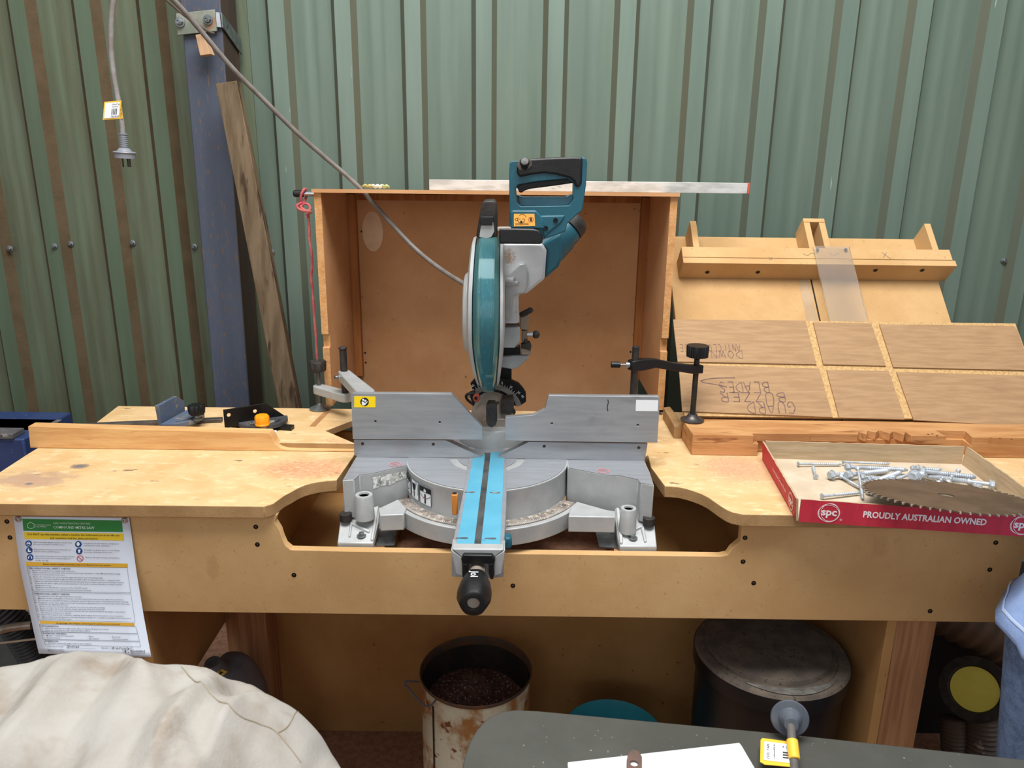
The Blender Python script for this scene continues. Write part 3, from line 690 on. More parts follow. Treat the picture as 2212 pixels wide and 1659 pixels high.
obj('scale_marks', bm, mat('pale_scale_print', (224, 224, 220), None, 5, .6), saw)
bm = BM(); o_ = V(SC.x+math.cos(-PI/2+1.02)*.185, SC.y+math.sin(-PI/2+1.02)*.185, .855); lathe(bm, o_, (0, 0, 1), [(0, .004), (.001, .004), (.001, .002), (.0004, .001)], 14); obj('plate_screw', bm, GALV, saw)
# decals on turntable flank
def cylf(a_, z, e=.0009):
    a = -PI/2+math.radians(a_); return V(SC.x+math.cos(a)*(.1695+e), SC.y+math.sin(a)*(.1695+e), z)
for k, (d0, d1) in enumerate(((-75, -64), (-62, -51.5), (-50, -38))):
    def f_(x, y, e=.0008): return cylf(d0+(d1-d0)*x, .8635+.038*y, e)
    bm = BM()
    n = 6
    for i in range(n):
        bm.faces.new([bm.verts.new(f_(*p)) for p in ((i/n, 0), ((i+1)/n, 0), ((i+1)/n, 1), (i/n, 1))])
    pn = obj('instruction_decal', bm, WHT, saw)
    bm = BM(); g = lambda x, y: f_(x, y, .0014)
    if k != 1:
        for i in range(4): flat(bm, [(i/4, .7), ((i+1)/4, .7), ((i+1)/4, 1), (i/4, 1)], g)
    for i in range(4):
        flat(bm, [(i/4, 0), ((i+1)/4, 0), ((i+1)/4, .02), (i/4, .02)], g)
    flat(bm, [(0, 0), (.04, 0), (.04, 1), (0, 1)], g); flat(bm, [(.96, 0), (1, 0), (1, 1), (.96, 1)], g)
    if k == 2: ring2(bm, .5, .62, .42, .04, g, a0=PI*1.08, a1=PI*1.92, sy=.6); flat(bm, [(.44, .18), (.56, .18), (.56, .62), (.44, .62)], g); disc2(bm, .5, .14, .07, g)
    if k == 1: flat(bm, [(.12, .86), (.68, .86), (.6, .58), (.44, .46), (.34, .46), (.2, .6)], g); flat(bm, [(.36, .1), (.46, .1), (.46, .45), (.36, .45)], g); stroke(bm, [(.55, .95), (.9, .85), (.9, .3)], .03, g)
    if k == 0: ring2(bm, .5, .4, .25, .06, g)
    obj('decal_print', bm, BLKINK, pn)
    if k == 2:
        bm = BM(); h = lambda x, y: f_(x, y, .0019); ring2(bm, .5, .84, .075, .03, h, sy=.9); flat(bm, [(.40, .74), (.60, .74), (.60, .84), (.40, .84)], h); obj('padlock_print', bm, WHT, pn)
    if k > 0:
        bm = BM(); ring2(bm, .45, .28, .17, .04, lambda x, y: f_(x, y, .0019), a0=.2, a1=PI-.2, sy=.7); obj('arrow_print', bm, REDP, pn)
# arm nose
fy = PZ(1030, 1188, TZ).y
q = yp([(972, 1187), (1000, 1208), (1062, 1210), (1091, 1189), (1086, 1240), (1074, 1246), (1068, 1212), (1000, 1212), (1000, 1246), (985, 1240)], fy-.004)
bm = BM(); prism(bm, yp([(974, 1187), (1000, 1206), (1000, 1246), (984, 1240)], fy-.012), (0, .04, 0)); prism(bm, yp([(1091, 1188), (1065, 1206), (1067, 1246), (1084, 1240)], fy-.012), (0, .04, 0))
prism(bm, yp([(976, 1186), (1089, 1187), (1064, 1208), (1002, 1208)], fy-.012), (0, .02, 0)); obj('arm_nose', bm, CAST, saw, bevel=.0018)
bm = BM(); prism(bm, yp([(996, 1208), (1001, 1199), (1063, 1200), (1070, 1209), (1068, 1219), (998, 1219)], fy-.02), (0, .03, 0)); prism(bm, yp([(998, 1218), (1012, 1218), (1011, 1240), (1004, 1250), (999, 1248)], fy-.02), (0, .04, 0))
prism(bm, yp([(1055, 1218), (1068, 1218), (1066, 1252), (1059, 1252), (1056, 1240)], fy-.02), (0, .04, 0)); obj('release_lever', bm, BLK, saw, bevel=.0015)
bm = BM(); cyl(bm, PY(1016, 1231, fy-.012), PY(1048, 1231, fy-.012), .007, seg=16); obj('pivot_pin', bm, CASTD, saw)
g0 = PY(1031, 1226, fy-.005); g1 = PY(1022.5, 1303, fy-.105); axg = g1-g0; Lg = axg.length
bm = BM(); lathe(bm, g0, axg, [(0, .011), (Lg*.4, .0135)], 20); obj('lock_shaft', bm, CASTD, saw)
bm = BM(); lathe(bm, g0, axg, [(Lg*.30, .012), (Lg*.34, .0185), (Lg*.52, .0235), (Lg*.72, .0262), (Lg*.86, .0258), (Lg*1.02, .0205), (Lg*1.03, .019), (Lg*1.03, .0105), (Lg*.97, .0095)], 48, rib=lambda i: 1+.018*math.cos(i/48*2*PI*6)); knob = obj('lock_grip', bm, BLK, saw)
bm = BM(); lathe(bm, g0+axg*.972, axg, [(0, 0), (.0003, .0095), (.0012, .0095)], 24); obj('grip_socket', bm, CASTD, saw)
ag = axg.normalized(); ug = V(0, 0, 1)-ag*ag.z; ug.normalize(); wg = ag.cross(ug)
bm = BM(); o_ = g0+axg*.52+ug*.0252
put_text(bm, 'Jol', .016, lambda x, y: g0+axg*.55+ag*(x)+ug*.0268+(-wg if wg.x > 0 else wg)*(y-.006)*-1, at=(0, 0), bold=.0002); obj('paint_mark', bm, WHT, saw)
bm = BM(); prism(bm, yp([(1090, 1162), (1104, 1163), (1106, 1180), (1103, 1187), (1090, 1186)], fy+.02), (0, .02, 0)); obj('teal_tab', bm, TEAL, saw, bevel=.003)
# fences
def fence(lst, y, th, m, holes=(), hr=.0022):
    bm = BM(); hs = []
    for h in holes:
        c = PY(*h, y); hs.append([c+V(math.cos(2*PI*i/14)*hr, 0, math.sin(2*PI*i/14)*hr) for i in range(14)])
    prism(bm, yp(lst, y), (0, th, 0), holes=hs); return bm
LF = yl = 1.516
obj('lower_fence', fence([(764.6, 950), (963, 951), (1038, 987), (1035, 989), (772, 987.5), (765, 981)], LF, .02, ALU, ((783, 958.5), (936, 959.5)), .0034), ALU, saw, bevel=.0008)
obj('lower_fence', fence([(1141.6, 954.7), (1399, 958.5), (1393, 995), (1076, 990), (1079, 987)], LF, .02, ALU, ((1175.6, 964), (1380, 967)), .0034), ALU, saw, bevel=.0008)
uf1 = obj('sliding_fence', fence([(758.4, 852), (761, 850), (975, 851), (1042, 923), (1042.6, 949.5), (762, 948)], 1.506, .014, ALU, ((811, 910), (950, 912)), .0026), ALU, saw, bevel=.0008)
uf2 = obj('sliding_fence', fence([(1185, 854.4), (1423, 857), (1426, 860), (1420, 956.4), (1090, 951.6), (1091.7, 901.4), (1152, 897), (1177.7, 884)], 1.506, .014, ALU, ((1192, 914.5), (1378, 918)), .0026), ALU, saw, bevel=.0008)
def yfn(y): return lambda px, py: PY(px, py, y)
FY = 1.506
bm = BM(); prism(bm, yp([(765, 856), (811, 857), (811, 880), (765, 880)], FY-.0006), (0, .0005, 0)); st = obj('safety_sticker', bm, YEL, uf1)
bm = BM(); disc2(bm, 787.5, 868, 9.2, yfn(FY-.0010)); put_text(bm, '•••', 1, yfn(FY-.001), at=(803, 878)) if 0 else None; obj('roundel_print', bm, BLKINK, st)
bm = BM(); f_ = yfn(FY-.0014); disc2(bm, 784.5, 863.5, 2.4, f_); flat(bm, [(781, 868), (784, 866.5), (788, 871), (794, 866.5), (794.5, 868), (789, 874.5), (786, 876), (782, 875)], f_); flat(bm, [(786.5, 865), (789.5, 863.5), (792, 864), (791, 867), (788, 868.5)], f_); obj('reader_pictogram', bm, WHT, st)
bm = BM(); prism(bm, yp([(1374, 864), (1422, 865), (1421, 888.5), (1373, 888)], FY-.0006), (0, .0005, 0)); obj('blank_label', bm, WHT, uf2)
bm = BM(); stroke(bm, [(1313, 863), (1314, 870), (1312, 878), (1313, 888)], 1.6, yfn(FY-.0008)); obj('pen_mark', bm, BLKINK, uf2)
# neck, dome, bevel gauge
nx = PY(1060, 950, 1.64).x
bm = BM(); lathe(bm, (nx, 1.64, .852), (0, 0, 1), [(0, .070), (.066, .0700), (.070, .0715), (.098, .0700), (.104, .066), (.106, .05), (.106, 0)], 64); obj('pivot_base', bm, CAST, saw)
bm = BM(); prism(bm, yp([(1043, 941), (1043, 905), (1091, 905), (1091, 943)], 1.60), (0, .09, 0)); dc = PY(1062, 903, 1.64)
lathe(bm, dc+V(0, .07, 0), (0, -1, 0), [(0, .046), (.05, .0475), (.085, .042), (.10, .032), (.108, .016), (.109, 0)], 40); obj('bevel_dome', bm, CASTD, saw, bevel=.002)
q = [(1050, 880), (1054, 873), (1069, 873), (1073, 882), (1073.5, 910), (1070, 919), (1062, 924), (1054, 920), (1050, 910)]
bm = BM(); prism(bm, yp(q, 1.528), (0, .03, 0)); obj('dome_cover', bm, BLKD, saw, bevel=.001)
bm = BM(); prism(bm, yp([(1083, 868), (1108, 866), (1110, 878), (1108, 893), (1082, 893)], 1.60), (0, .05, 0)); cyl(bm, PY(1075, 870, 1.59), PY(1075, 870, 1.56), .004, seg=6); prism(bm, yp([(1108, 885), (1114, 893), (1108, 898)], 1.62), (0, .02, 0)); obj('bevel_stop_block', bm, BLKD, saw, bevel=.001)
gy = 1.692
bm = BM(); prism(bm, yp([(1016, 829), (1024, 820), (1050, 817), (1074, 818), (1105, 821.5), (1120, 828), (1130, 839), (1136, 848.5), (1136.6, 868), (1122, 877.5), (1108, 876), (1096, 858), (1080, 848), (1062, 846), (1044, 850), (1030, 860), (1024, 850)], gy), (0, .012, 0)); bg = obj('bevel_gauge', bm, BLKM, saw, bevel=.001)
bm = BM(); ring2(bm, 1064, 896, 66, 11, yfn(gy-.0006), n=30, a0=-PI*.80, a1=-PI*.10, sy=1.0); 
bmesh.ops.delete(bm, geom=[f for f in bm.faces if False], context='FACES')
obj('gauge_scale', bm, mat('scale_silver', (150, 148, 142), (120, 116, 110), 30, .6, .3), bg)
bm = BM()
for i in range(-9, 10):
    a = -PI/2+math.radians(i*5+3); r0_, r1_ = 66, (72 if i % 3 == 0 else 69.5)
    c, s_ = math.cos(a), math.sin(a); f_ = yfn(gy-.0010)
    if -47 < i*5+3 < 52: stroke(bm, [(1064+c*r0_, 896+s_*r0_), (1064+c*r1_, 896+s_*r1_)], .7, f_)
for tx, x_, y_, rt in (('45', 1023, 835, -40), ('0', 1084, 829, 5), ('15', 1103, 838, 20), ('30', 1119, 850, 40), ('45', 1127, 858, 50)):
    c, s_ = math.cos(math.radians(rt)), math.sin(math.radians(rt))
    put_text(bm, tx, 7, lambda x, y: PY(x_+x*c+y*s_, y_+x*s_-y*c, gy-.001), align='CENTER')
obj('gauge_numbers', bm, WHT, bg)
bm = BM(); prism(bm, yp([(1021, 859), (1026, 852), (1034, 852), (1038, 861), (1032, 869), (1024, 868)], 1.62), (0, .008, 0)); obj('bevel_tab', bm, REDP, saw, bevel=.001)
bm = BM(); lathe(bm, PY(1028, 860, 1.619), (0, -1, 0), [(0, .0035), (.002, .0035), (.002, 0)], 14); obj('tab_screw', bm, BLKM, saw)
bm = BM(); tube(bm, smooth_path([PY(1024, 875, 1.66), PY(1010, 864, 1.66), PY(1007, 855, 1.66), PY(1014, 850, 1.66), PY(1026, 849, 1.66)], 5), .0032, 8); prism(bm, yp([(1014, 850), (1026, 848), (1028, 876), (1018, 866)], 1.662), (0, .02, 0)); obj('bevel_lever', bm, BLK, saw)
bm = BM(); prism(bm, yp([(1076, 790), (1105, 790), (1105, 846), (1076, 846)], 1.71), (0, .06, 0)); obj('swing_arm', bm, BLKM, saw, bevel=.002)
# ---- saw head
GC = PY(1050, 672, 1.60); gz = 1.214; GC = V(PY(1050, 600, 1.45).x, 1.60, gz); XA = V(1, 0, 0); RF = V(0, -1, 0)
def taper(bm):
    for v_ in bm.verts:
        t = min(1, max(0, (GC.z-.02-v_.co.z)/.15)); t = t*t*(3-2*t); t2 = min(1, max(0, (v_.co.z-GC.z-.06)/.11))
        v_.co.x = GC.x+(v_.co.x-GC.x)*(1-.36*t-.10*t2)+.0012*t
bm = BM(); lathe(bm, GC, XA, [(-.0255, .100), (-.0265, .148), (-.0235, .162), (-.016, .1695), (.016, .1695), (.0235, .162), (.0265, .148), (.0255, .100)], 72, math.radians(-82), math.radians(94), RF); taper(bm)
lg = obj('lower_guard', bm, TEALG, saw, label='clear teal blade guard'); md = lg.modifiers.new('s', 'SOLIDIFY'); md.thickness = .0022; md.offset = -1
bm = BM(); q = [PY(*p, 1.575) for p in ((1040, 808), (1049, 806), (1049, 836), (1044, 838), (1040, 836))]; prism(bm, q, (0, .004, 0)); obj('guard_wedge', bm, TEAL, saw)
bm = BM(); lathe(bm, GC+V(-.038, 0, 0), XA, [(0, .02), (0, .142), (.004, .154), (.011, .157), (.011, .1)], 72, math.radians(-110), math.radians(100), RF); taper(bm); o = obj('guard_case', bm, CAST, saw); md = o.modifiers.new('s', 'SOLIDIFY'); md.thickness = .002
bm = BM(); lathe(bm, GC+V(.027, 0, 0), XA, [(0, .1), (0, .157), (.005, .154), (.008, .144), (.009, .02)], 72, math.radians(-110), math.radians(100), RF); taper(bm); o = obj('guard_case', bm, CAST, saw); md = o.modifiers.new('s', 'SOLIDIFY'); md.thickness = .002
bm = BM(); lathe(bm, GC+V(-.034, 0, -.002), -XA, [(0, .086), (.008, .086), (.015, .080), (.0175, .072), (.0175, 0)], 48); obj('hub_cover', bm, CAST, saw, sm=25)
bm = BM(); nT = 60; lathe(bm, GC+V(-.0012, 0, 0), XA, [(0, 0), (0, .1305), (.0024, .1305), (.0024, 0)], nT*4, rib=lambda i: [1, 1, .955, .975][i % 4]); obj('blade', bm, STEEL, saw)
bm = BM(); lathe(bm, GC+V(-.0135, 0, 0), XA, [(0, .05), (0, .134), (.003, .139), (.024, .139), (.027, .134), (.027, .05)], 60, math.radians(-95), math.radians(58), RF); taper(bm); obj('inner_guard', bm, mat('scratched_dark_guard', (40, 52, 54), (62, 76, 78), 60, .5, c3=(110, 124, 124), s3=200, f3=(.56, .66), stretch=(2, 1, .4)), saw)
bm = BM(); lathe(bm, GC+V(-.0155, 0, 0), XA, [(0, .02), (0, .06), (.031, .06), (.031, .02)], 40); obj('blade_flange', bm, BLKD, saw)
# dust port
bm = BM(); prism(bm, yp([(1028, 512), (1036, 462), (1040, 440), (1045, 434), (1066, 433), (1071, 438), (1073, 462), (1075, 512)], 1.545), (0, .075, 0)); obj('dust_port', bm, BLKD, saw, bevel=.003)
bm = BM(); prism(bm, yp([(1035, 512), (1040, 482), (1043, 474), (1062, 474), (1066, 482), (1068, 500), (1062, 512), (1052, 516), (1042, 514)], 1.541), (0, .003, 0)); obj('port_flap', bm, CAST, saw, bevel=.001)
bm = BM(); prism(bm, yp([(1036, 479), (1038, 468), (1066, 468), (1068, 479), (1063, 479), (1063, 487), (1038, 487)], 1.536), (0, .004, 0)); obj('port_frame', bm, BLK, saw, bevel=.001)
# gear housing
bm = BM(); prism(bm, yp([(1084, 524), (1172, 526), (1181, 541), (1177, 603), (1139, 634), (1120, 637), (1122, 700), (1084, 700)], 1.575), (0, .075, 0)); obj('gear_housing', bm, mat('bright_silver_casting', (206, 208, 210), (196, 197, 198), 14, .4, .35, c3=(176, 154, 126), s3=26, f3=(.68, .8)), saw, bevel=.006, seg=3)
bm = BM(); prism(bm, yp([(1090, 601), (1122, 570), (1134, 570), (1141, 590), (1139, 620), (1133, 634), (1113, 637), (1107, 650), (1105, 690), (1090, 690)], 1.56), (0, .02, 0)); obj('belt_cover', bm, CAST, saw, bevel=.003)
bm = BM(); cyl(bm, PY(1092, 609, 1.551), PY(1112, 608, 1.545), .0095, seg=24); cyl(bm, PY(1112, 612, 1.546), PY(1120, 612, 1.543), .0048, seg=12); obj('stop_boss', bm, CAST, saw)
bm = BM(); cyl(bm, PY(1083, 646, 1.548), PY(1092, 646, 1.546), .0055, seg=20); obj('boss_pin', bm, STEEL, saw)
bm = BM(); prism(bm, yp([(1079, 520), (1086, 521), (1086, 545), (1079, 545)], 1.565), (0, .02, 0)); obj('case_lug', bm, CAST, saw, bevel=.001)
bm = BM(); prism(bm, yp([(1085, 707), (1123, 707), (1123, 738), (1112, 752), (1085, 752)], 1.585), (0, .06, 0)); prism(bm, yp([(1078, 770), (1142, 767), (1142, 774), (1120, 794), (1107, 798), (1078, 793)], 1.62), (0, .07, 0)); prism(bm, yp([(1090, 700), (1120, 700), (1120, 775), (1090, 775)], 1.64), (0, .04, 0)); obj('head_bracket', bm, CAST, saw, bevel=.0025)
bm = BM(); prism(bm, yp([(1087, 751), (1124, 751), (1124, 771), (1087, 771)], 1.63), (0, .03, 0)); obj('pivot_spring', bm, BLKM, saw)
bm = BM(); prism(bm, yp([(1123, 679), (1142, 678), (1142, 700), (1141, 714), (1124, 712)], 1.60), (0, .03, 0)); prism(bm, yp([(1125, 752), (1147, 753), (1147, 767), (1126, 767)], 1.60), (0, .03, 0)); prism(bm, yp([(1127, 714), (1140, 714), (1140, 740), (1127, 740)], 1.61), (0, .02, 0)); obj('stop_bracket', bm, CASTD, saw, bevel=.002)
bm = BM(); tube(bm, smooth_path([PY(1126, 680, 1.60), PY(1134, 676, 1.595), PY(1144, 671, 1.59), PY(1147, 668, 1.588)], 5), .006, 12); obj('depth_lever', bm, BLKD, saw)
bm = BM(); cyl(bm, PY(1138, 722, 1.60), PY(1152, 722, 1.60), .005, seg=16); obj('knob_shaft', bm, STEEL, saw)
bm = BM(); lathe(bm, PY(1149, 722.5, 1.60), (1, 0, 0), [(.0085*(1-math.cos(PI*i/14)), max(1e-7, .0085*math.sin(PI*i/14)) if 0 < i < 14 else 0) for i in range(15)], 24); obj('ball_knob', bm, BLKD, saw)
bm = BM(); prism(bm, yp([(1125, 745), (1144, 740), (1148, 748), (1146, 758), (1126, 751)], 1.597), (0, .02, 0)); cyl(bm, PY(1136, 740, 1.60), PY(1136, 733, 1.60), .004, seg=12); obj('stop_screw_plate', bm, BLKD, saw, bevel=.001)
# motor
m0 = PY(1162, 560, 1.615); m1 = PY(1188, 534, 1.625); m2 = PY(1232, 487, 1.64)
bm = BM(); prism(bm, yp([(1172, 527), (1212, 502), (1214, 512), (1214, 560), (1207, 577), (1176, 603), (1181, 541)], 1.585), (0, .08, 0)); obj('motor_collar', bm, TEAL, saw, bevel=.006, seg=3)
bm = BM(); am = (m2-m0); lathe(bm, m1-am.normalized()*.012, am, [(0, .0375), (.045, .0365), (.046, .0345), (.066, .0335), (.070, .031)], 40); obj('motor_body', bm, TEAL, saw, sm=30)
bm = BM(); lathe(bm, m2-am.normalized()*.004, am, [(0, .0335), (.014, .0325), (.022, .029), (.027, .023), (.028, 0)], 40); obj('motor_cap', bm, BLKD, saw)
# D handle
HYY = 1.46
outer = [(1100, 372), (1101, 352), (1105, 348), (1130, 346), (1262, 340), (1267, 343), (1268.5, 350), (1266, 400), (1258, 455), (1247, 463), (1225, 484), (1222, 500), (1190, 512), (1172, 518), (1160, 500), (1100, 500)]
hole = [(1115, 408), (1120, 399), (1160, 392), (1226, 386), (1240, 396), (1239, 430), (1229, 444), (1126, 446), (1117, 438)]
def cast(poly, c, a):
    dx, dy = math.cos(a), math.sin(a); best = None
    for i in range(len(poly)):
        (x0, y0), (x1, y1) = poly[i], poly[(i+1) % len(poly)]; ex, ey = x1-x0, y1-y0; den = dx*ey-dy*ex
        if abs(den) < 1e-9: continue
        t = ((x0-c[0])*ey-(y0-c[1])*ex)/den; u_ = ((x0-c[0])*dy-(y0-c[1])*dx)/den
        if t > 0 and -1e-6 <= u_ <= 1+1e-6 and (best is None or t > best): best = t
    return (c[0]+dx*best, c[1]+dy*best)
hc2 = (1178, 418); angs = sorted(set(round(math.atan2(y-hc2[1], x-hc2[0]), 3) for x, y in outer+hole))
angs = [a for i, a in enumerate(angs) if i == 0 or a-angs[i-1] > .03]
OO = yp([cast(outer, hc2, a) for a in angs], HYY); HH = yp([cast(hole, hc2, a) for a in angs], HYY)
bm = BM(); n_a = len(angs); dv_ = V(0, .042, 0)
q4 = [[bm.verts.new(p) for p in L_] for L_ in (OO, HH, [p+dv_ for p in HH], [p+dv_ for p in OO])]
for k in range(4):
    for i in range(n_a):
        j = (i+1) % n_a; bm.faces.new([q4[k][i], q4[k][j], q4[(k+1) % 4][j], q4[(k+1) % 4][i]])
obj('d_handle', bm, TEAL, saw, bevel=.003, seg=2)
bm = BM(); prism(bm, yp([(1119, 347), (1150, 342.5), (1200, 340), (1240, 338.5), (1259, 340), (1257, 395), (1252, 404), (1243, 404), (1240, 392), (1230, 385), (1200, 377), (1175, 374), (1150, 377), (1122, 383), (1116, 372)], HYY-.004), (0, .05, 0)); obj('grip', bm, BLK, saw, bevel=.006, seg=3)
bm = BM(); prism(bm, yp([(1110, 408), (1116, 397), (1126, 391), (1160, 385), (1200, 380), (1238, 384), (1240, 395), (1200, 401), (1145, 408), (1133, 412), (1128, 416), (1122, 416), (1117, 405)], HYY+.010), (0, .02, 0)); obj('trigger', bm, BLKM, saw, bevel=.003)
bm = BM(); c = PY(1133, 359, HYY-.004); cyl(bm, c+V(0, 0, -.002), c+V(0, -.010, .006), .0062, seg=18); lathe(bm, c+V(0, -.008, .005), V(0, -.85, .5), [(0, .0085), (.004, .009), (.007, .007), (.008, 0)], 24); obj('lock_off_button', bm, BLK, saw)
bm = BM(); prism(bm, yp([(1120, 348), (1147, 344), (1150, 358), (1140, 367), (1122, 368), (1116, 358)], HYY-.006), (0, .004, 0)); obj('button_recess', bm, mat('dusty_grey_recess', (98, 88, 78), (60, 56, 52), 20, .6), saw, bevel=.001)
bm = BM(); prism(bm, yp([(1118, 422), (1128, 427), (1225, 427), (1238, 420), (1236, 446), (1122, 446)], HYY+.03), (0, .05, 0)); obj('handle_bridge', bm, mat('dusty_pale_teal', (110, 152, 170), (78, 128, 148), 9, .55), saw, bevel=.002)
bm = BM(); prism(bm, yp([(1102, 456), (1110, 454), (1158, 454), (1164, 461), (1173, 474), (1178, 495), (1102, 494)], HYY-.006), (0, .05, 0)); prism(bm, yp([(1160, 466), (1222, 465), (1212, 482), (1186, 503), (1175, 515), (1172, 495)], HYY-.003), (0, .04, 0)); hb = obj('handle_block', bm, TEAL, saw, bevel=.003)
for p in ((1200, 476), (1179, 493)):
    bm = BM(); c = PY(*p, HYY-.003); lathe(bm, c, (0, -1, 0), [(0, .0045), (.0022, .0045), (.0022, .0028), (.001, .0025), (.001, 0)], 16); obj('housing_screw', bm, BLKM, saw)
bm = BM(); prism(bm, yp([(1110, 462), (1154.5, 462), (1156, 488), (1110, 489)], HYY-.0068), (0, .0006, 0)); sk = obj('warning_sticker', bm, mat('sticker_orange', (246, 180, 84), None, 5, .5), hb)
f_ = yfn(HYY-.0072)
bm = BM(); ring2(bm, 1126, 474, 8, .9, f_, a0=-.2, a1=PI*1.2); ring2(bm, 1128, 472, 9.5, .8, f_, a0=-PI*.75, a1=-.3); stroke(bm, [(1112, 474), (1116, 471), (1119, 474), (1116, 477), (1112, 474)], .8, f_); disc2(bm, 1126, 479, 2.4, f_); stroke(bm, [(1113, 483), (1142, 482)], .8, f_); stroke(bm, [(1113, 485.5), (1142, 484.5)], .8, f_); flat(bm, [(1145, 473), (1147, 469), (1149, 473), (1148, 478), (1146, 478)], f_); disc2(bm, 1123, 473, 1, f_); disc2(bm, 1130, 473, 1, f_)
obj('sticker_print', bm, BLKINK, sk)
bm = BM(); ring2(bm, 1147, 474, 5.6, 1, f_); stroke(bm, [(1143, 470), (1151, 478)], .9, f_); obj('prohibition_ring', bm, REDP, sk)
bm = BM(); prism(bm, yp([(1078, 494), (1108, 493), (1150, 494), (1164, 497), (1173, 508), (1172, 523), (1168, 528), (1078, 527)], HYY-.012), (0, .05, 0)); obj('shaft_lock_bar', bm, BLK, saw, bevel=.003)
bm = BM(); prism(bm, yp([(1074, 492), (1104, 491), (1104, 499), (1075, 500)], HYY-.010), (0, .03, 0)); obj('link_arm', bm, CASTD, saw, bevel=.001)

gh = MATS['bright_silver_casting']; p_ = PY(1098, 556, 1.57)-Vector(saw.location); patch(gh, tuple(p_), (.03, .05, .035), (150, 118, 88), 160, (.42, .60), (1, 1, 1), .8, 3)
#@@CLAMPS
# left hold-down clamp
lc = thing('hold_down_clamp', 'silver two-arm hold-down clamp with black knob left of the saw', 'clamp', PZ(692, 884, ZR))
ya = PZ(692, 884, ZR).y
ym = ya-.05; yb = 1.62
padc = PZ(692, 884, ZR)
bm = BM(); lathe(bm, padc+V(0, 0, .001), (0, 0, 1), [(0, 0), (0, .0255), (.003, .0265), (.006, .018), (.013, .007), (.016, .006)], 36); obj('pad', bm, GALV, lc)
top1 = PY(692, 800, ya)
bm = BM(); cyl(bm, padc+V(0, 0, .014), V(padc.x, ya, PY(692, 796, ya).z), .0052, seg=18); obj('threaded_rod', bm, mat('dull_rod_steel', (104, 98, 90), (84, 80, 76), 20, .5, .6), lc)
k0 = V(padc.x, ya, PY(692, 803, ya).z); k1 = V(padc.x, ya, PY(692, 779, ya).z)
bm = BM(); lathe(bm, k0, (0, 0, 1), [(0, .012), (.003, .019), (k1.z-k0.z-.004, .0205), (k1.z-k0.z, .018), (k1.z-k0.z+.001, .008), (k1.z-k0.z-.001, .006)], 40, rib=lambda i: 1+.04*math.cos(i/40*2*PI*10)); obj('knob', bm, BLKD, lc)
def link_arm(p0, p1, r0_, r1_, hh, nm, root, m=CAST, bev=.003):
    """flat cast arm from p0 to p1 with rounded ends, thickness hh"""
    bm = BM(); d = (p1-p0); d2 = V(d.x, d.y, 0).normalized(); n_ = V(-d2.y, d2.x, 0); pts = []
    ang = math.atan2(d2.y, d2.x)
    for i in range(9):
        a = ang+PI/2+PI*i/8; pts.append(p0+V(math.cos(a)*r0_, math.sin(a)*r0_, 0))
    for i in range(9):
        a = ang-PI/2+PI*i/8; pts.append(p1+V(math.cos(a)*r1_, math.sin(a)*r1_, 0))
    prism(bm, pts, (0, 0, hh)); return obj(nm, bm, m, root, bevel=bev)
pm = PY(745, 862, 1.80); 
za = PY(692, 846, ya).z
e0 = V(padc.x, ya, za); e1p = PY(745, 852, 1.78); e1 = V(e1p.x, 1.78, za)
# arm 1 (lower): rod -> middle post
e1 = V(PY(746, 845, 1.78).x, 1.78, PY(746, 853, 1.78).z); e0.z = PY(692, 850, ya).z
link_arm(e0, V(e1.x, e1.y, e0.z), .0145, .0165, .022, 'lower_arm', lc)
zt_ = PY(743, 752, 1.78).z
bm = BM(); cyl(bm, V(e1.x, 1.78, e0.z+.01), V(e1.x-.001, 1.78, zt_), .0085, seg=20); lathe(bm, V(e1.x-.001, 1.78, zt_-.002), (0, 0, 1), [(0, .0098), (.003, .0105), (.005, .008), (.003, .005)], 20); obj('middle_post', bm, BLKD, lc)
f1p = PY(789, 830, 1.62); zu = PY(743, 822, 1.78).z
f1 = V(f1p.x, 1.62, zu)
link_arm(V(e1.x, 1.78, zu), V(f1.x, 1.62, zu), .0145, .020, .024, 'upper_arm', lc)
bm = BM(); cyl(bm, V(f1.x, 1.62, .92), V(f1.x, 1.62, zu+.02), .009, seg=20); lathe(bm, V(f1.x, 1.62, zu-.012), (0, 0, 1), [(0, .0115), (.012, .018), (.013, .018)], 24); obj('base_post', bm, BLKD, lc)
bm = BM(); cyl(bm, V(e1.x-.014, 1.775, zu+.010), V(e1.x-.021, 1.770, zu+.010), .005, seg=16); obj('grub_screw', bm, STEEL, lc)
# right hold-down clamp
rc = thing('hold_down_clamp', 'black hold-down clamp with fluted knob right of the saw', 'clamp', (PY(1368, 850, 1.62).x, 1.62, .92))
bx = PY(1368, 850, 1.62).x
bm = BM(); cyl(bm, V(bx, 1.62, .92), V(bx, 1.62, PY(1370, 748, 1.62).z), .0078, seg=20); obj('post', bm, BLKD, rc)
BZ = .948
rpad = PZ(1495, 909, BZ); yr = rpad.y
z1 = PY(1370, 795, 1.62).z; z1r = PY(1505, 803, yr).z
bm = BM(); d = V(rpad.x-bx, yr-1.62, 0).normalized(); n_ = V(-d.y, d.x, 0)
A = V(bx, 1.62, z1); B = V(rpad.x, yr, z1r); 
def arm_sec(p, w_, z0, z1): return [p+n_*w_+V(0, 0, z0), p-n_*w_+V(0, 0, z0), p-n_*w_+V(0, 0, z1), p+n_*w_+V(0, 0, z1)]
secs = [arm_sec(A-d*.013, .010, -.004, .018), arm_sec(A+d*.012, .011, -.006, .020), arm_sec(A+d*.05, .008, -.003, .017), arm_sec(A.lerp(B, .6), .007, 0, .018), arm_sec(B-d*.014, .009, -.002, .018), arm_sec(B+d*.013, .010, -.003, .016)]
vs = [[bm.verts.new(p) for p in s_] for s_ in secs]
